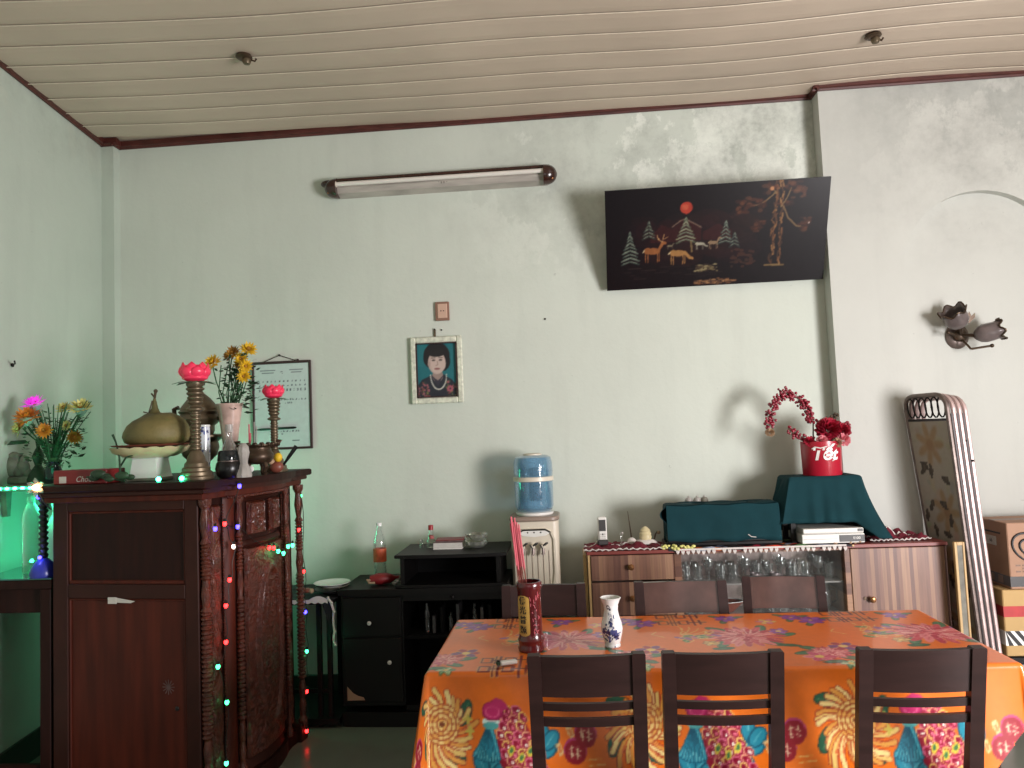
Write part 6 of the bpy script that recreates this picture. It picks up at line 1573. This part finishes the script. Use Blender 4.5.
# flower vase
t = thing('tall_vase', 'flared white and pink glazed vase holding yellow chrysanthemums on the altar', 'vase', (-1.612, 3.455, AT)); t.scale = (1.03, 1.03, 1.03)
MB().lathe([(.034, 0), (.037, .01), (.032, .03), (.030, .08), (.034, .15), (.042, .22), (.052, .29), (.060, .325), (.057, .325), (.048, .28), (.03, .15), (.026, .03), (0, .02)], 32, cap=False).build('vase_body', 'vase_pink', t, smooth=True)
MB().grid(lambda u, v: ((.0335+.03*((.15+.12*v)-.14))*math.cos(-PI*.85+.5*u+.3*v), (.0345+.055*((.15+.12*v)-.13))*math.sin(-PI*.85+.5*u+.3*v), .17+.12*v), 6, 6).build('green_leaf_decal', 'green_glass', t)
def mum(par, c, d, r_, m, seed, nm='chrysanthemum', layers=3, n0=14, cup=.5):
    d = Vector(d).normalized(); q = d.to_track_quat('Z', 'Y').to_matrix(); rq = random.Random(seed); mb = MB()
    for L_ in range(layers):
        n = n0-2*L_; el = cup*.2+L_*.42
        for k in range(n):
            a = 2*PI*(k+.5*L_)/n+rq.uniform(-.08, .08); e2 = el+rq.uniform(-.1, .1); ln = r_*(1-.12*L_)*rq.uniform(.88, 1.08)
            dv = Vector((math.cos(a)*math.cos(e2), math.sin(a)*math.cos(e2), math.sin(e2))); sv = Vector((-math.sin(a), math.cos(a), 0))*r_*.14; nz = Vector((0, 0, r_*.1))
            P_ = [dv*ln*.12, dv*ln*.55+sv+nz*.4, dv*ln+nz, dv*ln*.55-sv+nz*.4]
            mb._add([Vector(c)+q @ p for p in P_], [(0, 1, 2, 3)])
    o = mb.build(nm, m, par); o2 = MB().ball(Vector(c)+d*r_*.22, r_*.24, 8, 6).build('flower_centre', 'petal_ochre', o, smooth=True); return o
fl = thing('yellow_flowers', 'bunch of yellow chrysanthemums with dark leaves standing in the tall vase', 'flowers', (-1.560, 3.455, AT+.31))
Lf = Vector((-1.50, 3.34, AT+.30))
heads = [((-1.452, 3.33, 1.926), .038, 'petal_yellow', (.45, -.7, .55)), ((-1.535, 3.35, 1.918), .034, 'petal_ochre', (-.1, -.9, .4)), ((-1.625, 3.33, 1.872), .040, 'petal_yellow', (-.2, -.8, .5)), ((-1.482, 3.32, 1.885), .030, 'petal_yellow', (0, -1, .1)),
         ((-1.452, 3.30, 1.846), .030, 'petal_yellow', (.3, -1, 0)), ((-1.462, 3.30, 1.800), .030, 'petal_yellow', (.2, -1, -.1)), ((-1.500, 3.34, 1.862), .026, 'petal_ochre', (.1, -1, .3)), ((-1.56, 3.36, 1.905), .028, 'petal_ochre', (-.4, -.7, .3))]
rq = random.Random(51)
for k, (p, r_, m, d) in enumerate(heads):
    p = Vector(p)-Lf; b = Vector((rq.uniform(-.03, .03)-.05, rq.uniform(-.03, .03), -.02))
    mid = b.lerp(p, .5)+Vector((p.x*.15, 0, .03))
    MB().tube([b, b.lerp(mid, .5)+Vector((0, 0, .01)), mid, mid.lerp(p, .6)+Vector((p.x*.05, 0, .01)), p], .0032, 6).build('stem', 'stem_green', fl, smooth=True)
    mum(fl, p, d, r_*1.25, m, 60+k)
def foliage(par, boxes, n, seed, m, ln=(.02, .045), nm='leaves', upb=.6):
    rq = random.Random(seed); mb = MB()
    for k in range(n):
        (x0, x1, y0, y1, z0, z1) = boxes[k % len(boxes)]
        c = Vector((rq.uniform(x0, x1), rq.uniform(y0, y1), rq.uniform(z0, z1))); a = rq.uniform(0, 2*PI)
        d = Vector((math.cos(a), math.sin(a)*.8, rq.uniform(-.4, 1)*upb)).normalized()*rq.uniform(*ln); s_ = d.cross(Vector((rq.uniform(-1, 1), rq.uniform(-1, 1), 1))).normalized()*d.length*.24
        mb._add([c, c+d*.35+s_, c+d*.7+s_*.6, c+d, c+d*.7-s_*.6, c+d*.35-s_], [(0, 1, 2, 3, 4, 5)])
    return mb.build(nm, m, par)
foliage(fl, [(-.10, .04, -.05, .05, .0, .20), (-.07, .06, -.05, .05, .03, .25), (-.02, .07, -.04, .04, -.02, .2)], 210, 5, 'leaf_dark')
for k in range(7):
    x = -.07+.02*k; MB().tube([(x*.4-.05, .0, -.02), (x-.03, -.01, .08), (x*1.3+.01*math.sin(k), 0, .21)], .0028, 6).build('stem', 'leaf_green', fl)
# frosted crumpled bottle, censer, incense, small items
t = thing('frosted_figurine', 'tall pale frosted glass figurine between the dark jar and the bronze censer', 'figurine', (-1.412, 3.15, AT))
MB().lathe([(.034, 0), (.036, .01), (.028, .035), (.017, .06), (.020, .08), (.026, .105), (.022, .13), (.010, .145), (0, .148)], 9).build('carved_glass', 'frosted', t)
t = thing('incense_burner', 'squat bronze three legged incense burner bowl on the altar', 'incense burner', (-1.428, 3.34, AT))
MB().lathe([(.030, .048), (.055, .056), (.068, .075), (.066, .095), (.056, .108), (.056, .122), (.070, .132), (.070, .138), (.060, .138), (.05, .125), (0, .120)], 32, cap=True).build('bowl', 'bronze_dark', t, smooth=40)
mb = MB()
for k in range(14): a = 2*PI*k/14; mb.ball((.070*math.cos(a), .070*math.sin(a), .138), .009, 8, 5)
mb.build('scrolled_rim', 'bronze_dark', t, smooth=True)
for k in range(3): a = 2*PI*k/3-.5; MB().tube([(.036*math.cos(a), .036*math.sin(a), .062), (.052*math.cos(a), .052*math.sin(a), .035), (.040*math.cos(a), .040*math.sin(a), .014), (.052*math.cos(a), .052*math.sin(a), .004)], [.014, .012, .008, .010], 8).build('leg', 'bronze_dark', t, smooth=True)
for s in (-1, 1): MB().tube([(s*.060, 0, .125), (s*.098, 0, .135), (s*.108, 0, .150), (s*.086, 0, .150)], .008, 8).build('handle', 'bronze_dark', t, smooth=True)
MB().ball((-.005, -.068, .03), .013, 10, 7, (1, .6, 1.2)).build('pale_tag', 'porcelain', t)
for k, (dx, hh_, m, lb) in enumerate(((-.042, .24, 'incense_pink', 'unburnt pink incense stick left in the bronze burner'), (-.036, .20, 'incense_pink', 'shorter pink incense stick beside the tallest one in the burner'), (-.018, .25, 'frosted', 'pale thin incense stick in the middle of the burner'), (-.006, .23, 'frosted', 'pale thin incense stick at right of the others in the burner'))):
    t2 = thing('incense_stick', lb, 'incense stick', (-1.428+dx, 3.34, AT+.121)); MB().tube([(0, 0, 0), (0, 0, hh_-.13)], .0016, 5).build('stick_core', 'incense_stick', t2); MB().tube([(0, 0, .02), (.001, 0, hh_-.13)], .0034 if m == 'incense_pink' else .0022, 6).build('coating', m, t2)
t = thing('red_figurine', 'small red and gold seated figurine right of the bronze burner', 'figurine', (-1.398, 3.47, AT))
MB().ball((0, 0, .028), .030, 12, 8, (1.2, .9, .95)).build('robe', 'red_plate', t, smooth=True); MB().ball((-.018, -.012, .055), .017, 10, 8).build('arm', 'petal_beige', t, smooth=True); MB().ball((.012, -.005, .072), .020, 12, 8, (1, 1, 1.1)).build('golden_head', 'petal_yellow', t, smooth=True)
t = thing('lighter_wand', 'black gas lighter wand leaning at the right end of the altar', 'lighter', (-1.372, 3.52, AT))
MB().tube([(-.02, 0, .02), (.02, 0, .075), (.052, .01, .122)], [.004, .009, .011], 8).build('handle', 'black_plastic', t, smooth=True); MB().tube([(-.045, 0, .004), (-.02, 0, .02)], .004, 6).build('nozzle', 'steel_grey', t); 
# vine and red box at left end of the altar
t = thing('artificial_vine', 'artificial green vine with round leaves lying at the left end of the altar', 'vine', (-1.935, 3.05, AT))
MB().tube([(.05, 0, .006), (.03, 0, .04), (.02, .01, .11), (.0, .02, .17), (-.015, .02, .205)], [.005, .005, .004, .004, .006], 6).build('main_stem', 'leaf_dark', t, smooth=True)
MB().tube([(.025, .01, .07), (.055, .0, .105), (.085, 0, .115)], .004, 6).build('side_stem', 'leaf_dark', t, smooth=True); MB().tube([(.05, 0, .006), (-.04, 0, .025), (-.12, .0, .03)], .004, 6).build('side_stem', 'leaf_dark', t, smooth=True)
for (x, y_, z, r_) in ((-.055, -.02, .042, .030), (-.085, 0, .025, .022), (.055, -.03, .032, .028), (.085, -.02, .024, .020), (.0, -.03, .020, .020), (-.02, -.02, .03, .022)):
    MB().ball((x, y_, z), r_, 12, 7, (1.15, .5, .62)).build('leaf', 'leaf_dark', t, smooth=True)
t = thing('red_box', 'flat dark red biscuit box with white lettering at the left end of the altar', 'box', (-2.095, 3.075, AT), R(-5))
MB().box(-.135, .12, 0, .12, 0, .060, .003).build('carton_body', 'maroon_box', t)
text('lettering', 'Choco', .034, 'tie_white', t, upright(.02, -.0012, .020), .0003, 0, .3); MB().box(-.105, -.072, -.0016, .0, .006, .034).build('white_label', 'tie_white', t)
text('lettering', 'pie', .022, 'tie_white', t, upright(.055, -.0012, .042), .0003, 0, .3)
for k, x in enumerate((-1.70, -1.60)):
    o = MB().ball((0, 0, 0), .010, 10, 7).build('green_bulb', 'led_green', smooth=True, loc=(x-.02, 3.02, AT+.011)); tag(o, ('small glowing green bulb at the foot of the fruit stand', 'small glowing green bulb left of the tall candlestick base')[k], 'bulb')

# ================================================================== LEFT CORNER: SHELF, GLASS TABLE
SHZ = 1.345
t = thing('wall_shelf', 'pale shelf on the left wall with a green light strip along its edge', 'shelf', (-2.45, 3.5, 1.30))
MB().prism([(wall_x(3.26)+.02+2.45, -.24), (.14, -.24), (.14, .30), (wall_x(3.8)+.02+2.45, .30)], .020, .045, bev=.003).build('board', 'stone_grey', t)
for y_ in (-.15, .2): MB().prism([(y_-.02, .02), (y_+.02, .02), (y_+.01, -.10), (y_-.01, -.10)], wall_x(3.5+y_)+2.45+.005, wall_x(3.5+y_)+2.45+.03, 'X').build('bracket', 'stone_grey', t)
ls = thing('green_light_strip', 'green LED rope light along the front edge of the wall shelf', 'light strip', (-2.45, 3.252, 1.335))
MB().tube([(-.20, 0, 0), (.0, 0, -.001), (.125, 0, -.003)], .006, 8).build('rope', 'green_glass', ls, smooth=True)
for k in range(9): MB().ball((-.19+.037*k, -.004, -.0005), .0078, 8, 6, (1.5, 1, .8)).build('diode', 'led_green', ls, smooth=True)
plamp(ls, (-2.45, 3.30, 1.25), (.05, 1, .50), 1.3, .08); plamp(ls, (-2.35, 3.16, 1.45), (.05, 1, .50), .35, .05)
ls2 = thing('green_light_strip', 'second green LED rope light lying on the glass topped table', 'light strip', (-2.52, 3.45, .965))
MB().tube([(-.10, 0, .010), (.02, .02, .006), (.16, .0, .008), (.24, -.05, .012)], .005, 8).build('rope', 'green_glass', ls2, smooth=True)
for p in ((-.08, 0, .012), (-.03, .01, .012), (.03, .02, .010), (.09, .01, .010)): MB().ball(p, .009, 8, 6).build('diode', 'led_green', ls2, smooth=True)
plamp(ls2, (-2.45, 3.50, 1.06), (.05, 1, .55), .9, .05); plamp(ls2, (-2.05, 3.92, 1.10), (.08, 1, .50), 8.5, .2)
fl2 = thing('light_flower', 'small star shaped flower lamp glowing amber and green at the altar corner', 'lamp', (-2.275, 3.05, 1.345))
mb = MB()
for k in range(6): a = 2*PI*k/6+PI/2; d = Vector((math.cos(a), 0, math.sin(a))); s_ = Vector((-math.sin(a), 0, math.cos(a))); mb._add([d*.006-s_*.010, d*.006+s_*.010, d*.030+s_*.010+Vector((0, -.01, 0)), d*.042+Vector((0, -.014, 0)), d*.030-s_*.010+Vector((0, -.01, 0))], [(0, 1, 2, 3, 4)])
mb.build('petals', 'water_glass', fl2, thick=.002); MB().ball((0, -.008, 0), .014, 10, 8).build('amber_bulb', 'led_amber', fl2, smooth=True); MB().tube([(0, .0, -.01), (.01, .02, -.06), (.02, .06, -.10)], .003, 6).build('wire', 'wire_dark', fl2)
# flower vase and bouquet on shelf
t = thing('short_vase', 'short dark vase holding the mixed bouquet on the wall shelf', 'vase', (-2.425, 3.36, SHZ+.001)); MB().lathe([(.03, 0), (.038, .02), (.036, .06), (.028, .085), (.034, .10), (.030, .10), (.024, .08), (0, .02)], 24, cap=False).build('vase_body', 'dark_glass', t, smooth=True)
fl = thing('mixed_bouquet', 'bouquet with one magenta bloom and yellow orange flowers on the wall shelf', 'flowers', (-2.425, 3.36, SHZ+.07)); Lf = Vector(fl.location)
heads = [((-2.512, 3.35, 1.715), .062, 'petal_magenta', (-.1, -.4, .9), 4), ((-2.515, 3.31, 1.655), .066, 'petal_orange', (.1, -.6, .7), 3), ((-2.385, 3.38, 1.692), .042, 'petal_cream', (.1, -.6, .8), 3), ((-2.290, 3.36, 1.690), .060, 'petal_cream', (.2, -.5, .9), 3),
         ((-2.580, 3.35, 1.610), .050, 'petal_cream', (-.6, -.7, .2), 3), ((-2.425, 3.30, 1.592), .042, 'petal_orange', (.2, -.9, .2), 3), ((-2.300, 3.33, 1.557), .040, 'petal_ochre', (.5, -.8, .1), 3), ((-2.345, 3.34, 1.612), .028, 'petal_cream', (0, -1, .2), 2), ((-2.55, 3.33, 1.63), .035, 'petal_ochre', (-.6, -.8, .3), 2)]
rq = random.Random(81)
for k, (p, r_, m, d, ly) in enumerate(heads):
    p = Vector(p)-Lf; b = Vector((rq.uniform(-.015, .015), rq.uniform(-.01, .01), -.01)); mid = b.lerp(p, .5)+Vector((-p.x*.12, 0, .02))
    MB().tube([b, b.lerp(mid, .5), mid, mid.lerp(p, .6), p-Vector(d).normalized()*.01], .0035, 6).build('stem', 'stem_green', fl, smooth=True)
    mum(fl, p, d, r_, m, 90+k, 'bloom', ly, 16, .4)
    if r_ > .055: MB().lathe([(.0, -.04), (.012, -.035), (.030, -.008), (.034, .0)], 14, c=p, cap=False).build('calyx', 'green_glass', fl, smooth=True)
mb = MB()
for k in range(70):
    a = rq.uniform(-.95, 1.15); L_ = rq.uniform(.16, .31); x1 = .135*a*L_/.3+rq.uniform(-.02, .02); y1 = rq.uniform(-.05, .06)
    mb.tube([(rq.uniform(-.02, .02), rq.uniform(-.02, .02), .01), (x1*.45, y1*.4, L_*.45), (x1*.9, y1, L_*.85), (x1*1.1, y1*1.2, L_)], .0019, 5)
mb.build('fine_stems', 'stem_green', fl); 
foliage(fl, [(-.12, .14, -.06, .06, .05, .24), (-.05, .16, -.06, .05, .10, .26), (-.10, .10, -.05, .05, .0, .12)], 300, 6, 'leaf_green', (.014, .032)); foliage(fl, [(-.14, .15, -.05, .05, .02, .22)], 90, 8, 'leaf_dark', (.02, .04))
mb = MB(); mb._add([Vector(p)-Lf for p in ((-2.655, 3.36, 1.535), (-2.62, 3.34, 1.552), (-2.55, 3.34, 1.554), (-2.545, 3.36, 1.540))], [(0, 1, 2, 3)]); mb.build('long_leaf', 'leaf_dark', fl, thick=.004)
t = thing('stone_figurine', 'grey carved group figurine on the shelf at the left edge', 'figurine', (-2.62, 3.42, SHZ+.001))
MB().box(-.09, .045, -.03, .04, 0, .035, .006).build('base', 'stone_grey', t)
for (x, z, r_, s_) in ((-.06, .085, .05, 1.1), (-.045, .125, .030, 1), (.0, .075, .034, 1.2), (.005, .112, .024, 1), (-.02, .06, .035, .9), (.022, .05, .024, 1)): MB().ball((x, 0, z), r_, 12, 9, (.9, .7, s_)).build('carved_figure', 'stone_grey', t, smooth=True)
MB().box(-.085, -.015, -.02, .02, .128, .146, .004).build('crown', 'stone_grey', t)
t = thing('dark_gourd_bottle', 'slim dark gourd shaped bottle beside the stone figurine', 'bottle', (-2.545, 3.42, SHZ+.001)); MB().lathe([(.045, 0), (.048, .02), (.03, .06), (.014, .085), (.022, .11), (.026, .13), (.016, .155), (.008, .17), (.012, .20), (.009, .215), (0, .22)], 20).build('bottle_body', 'leaf_dark', t, smooth=True)
# glass topped table
t = thing('glass_table', 'dark wooden table with glass top in the left corner beside the altar', 'table', (-2.45, 3.45, 0))
tp = [(wall_x(3.12)+.02+2.45, -.33), (.185, -.33), (.185, .40), (wall_x(3.85)+.02+2.45, .40)]
MB().prism(tp, .905, .944, bev=.004).build('tabletop', 'altar_dark', t); MB().prism(tp, .9445, .9505, bev=.001).build('glass_sheet', 'glass_top', t)
for x, y_ in ((.155, -.30), (.155, .36), (-.13, -.30), (-.20, .36)): MB().box(x-.025, x+.025, y_-.025, y_+.025, 0, .905, .003).build('leg', 'altar_dark', t)
MB().box(-.12, .15, -.31, -.29, .10, .16).build('lower_rail', 'altar_dark', t); MB().box(-.12, .15, -.30, -.28, .80, .905).build('apron', 'altar_dark', t)
t = thing('water_bottle', 'clear plastic water bottle on the glass topped table lit green', 'bottle', (-2.475, 3.28, .951)); MB().lathe([(.032, 0), (.036, .01), (.034, .05), (.037, .10), (.035, .18), (.038, .24), (.030, .285), (.014, .315), (.014, .335), (0, .335)], 22).build('bottle_body', 'water_glass', t, smooth=True); MB().lathe([(.017, .315), (.017, .343), (0, .344)], 16).build('cap', 'led_green' if False else 'green_glass', t)
t = thing('white_figurine', 'rounded white porcelain figurine behind the beaded lamp post', 'figurine', (-2.42, 3.385, .951)); MB().lathe([(.045, 0), (.048, .02), (.040, .06), (.050, .12), (.052, .17), (.042, .22), (.025, .25), (.022, .27), (.03, .30), (.02, .33), (0, .335)], 24).build('figure_body', 'porcelain', t, smooth=True); MB().lathe([(.05, 0), (.05, .012), (0, .013)], 20).build('base', 'porcelain', t)
t = thing('beaded_lamp', 'dark beaded lamp post with round blue lit base on the glass topped table', 'lamp', (-2.335, 3.17, .951))
MB().lathe([(.052, 0), (.055, .012), (.050, .035), (.036, .060), (.022, .075), (.016, .08)], 28).build('base', 'blue_base', t, smooth=True)
prof = [];z = .08
while z < .345: prof += [(.013, z), (.020, z+.010), (.020, z+.014), (.013, z+.022)]; z += .024
MB().lathe(prof, 16).build('beaded_post', 'wire_dark', t, smooth=35)
MB().ball((.0, -.024, .085), .008, 8, 6).build('blue_diode', 'bulb_blue', t); MB().ball((-.024, 0, .345), .009, 8, 6).build('blue_diode', 'bulb_blue', t)
plamp(t, (-2.335, 3.12, 1.045), (.2, .2, 1), .12, .01); plamp(t, (-2.37, 3.13, 1.29), (.2, .2, 1), .06, .01)
t = thing('chocolate_box', 'slim dark upright box with white vertical lettering beside the beaded lamp post', 'box', (-2.297, 3.20, .951))
MB().box(-.012, .045, 0, .04, 0, .345, .002).build('carton_body', 'altar_dark', t)
text('lettering', 'Chocolate', .036, 'tie_white', t, Matrix.Translation((.0, -.0012, .255)) @ Matrix.Rotation(PI/2, 4, 'X') @ Matrix.Rotation(PI/2, 4, 'Z'), .0003, .0004)
t = thing('cable', 'black cable curving over the glass topped table', 'cable', (-2.5, 3.53, .96)); MB().tube([(-.10, 0, .01), (.0, -.04, .06), (.09, -.05, .095), (.20, -.06, .10)], .0035, 6).build('cord', 'wire_dark', t, smooth=True)
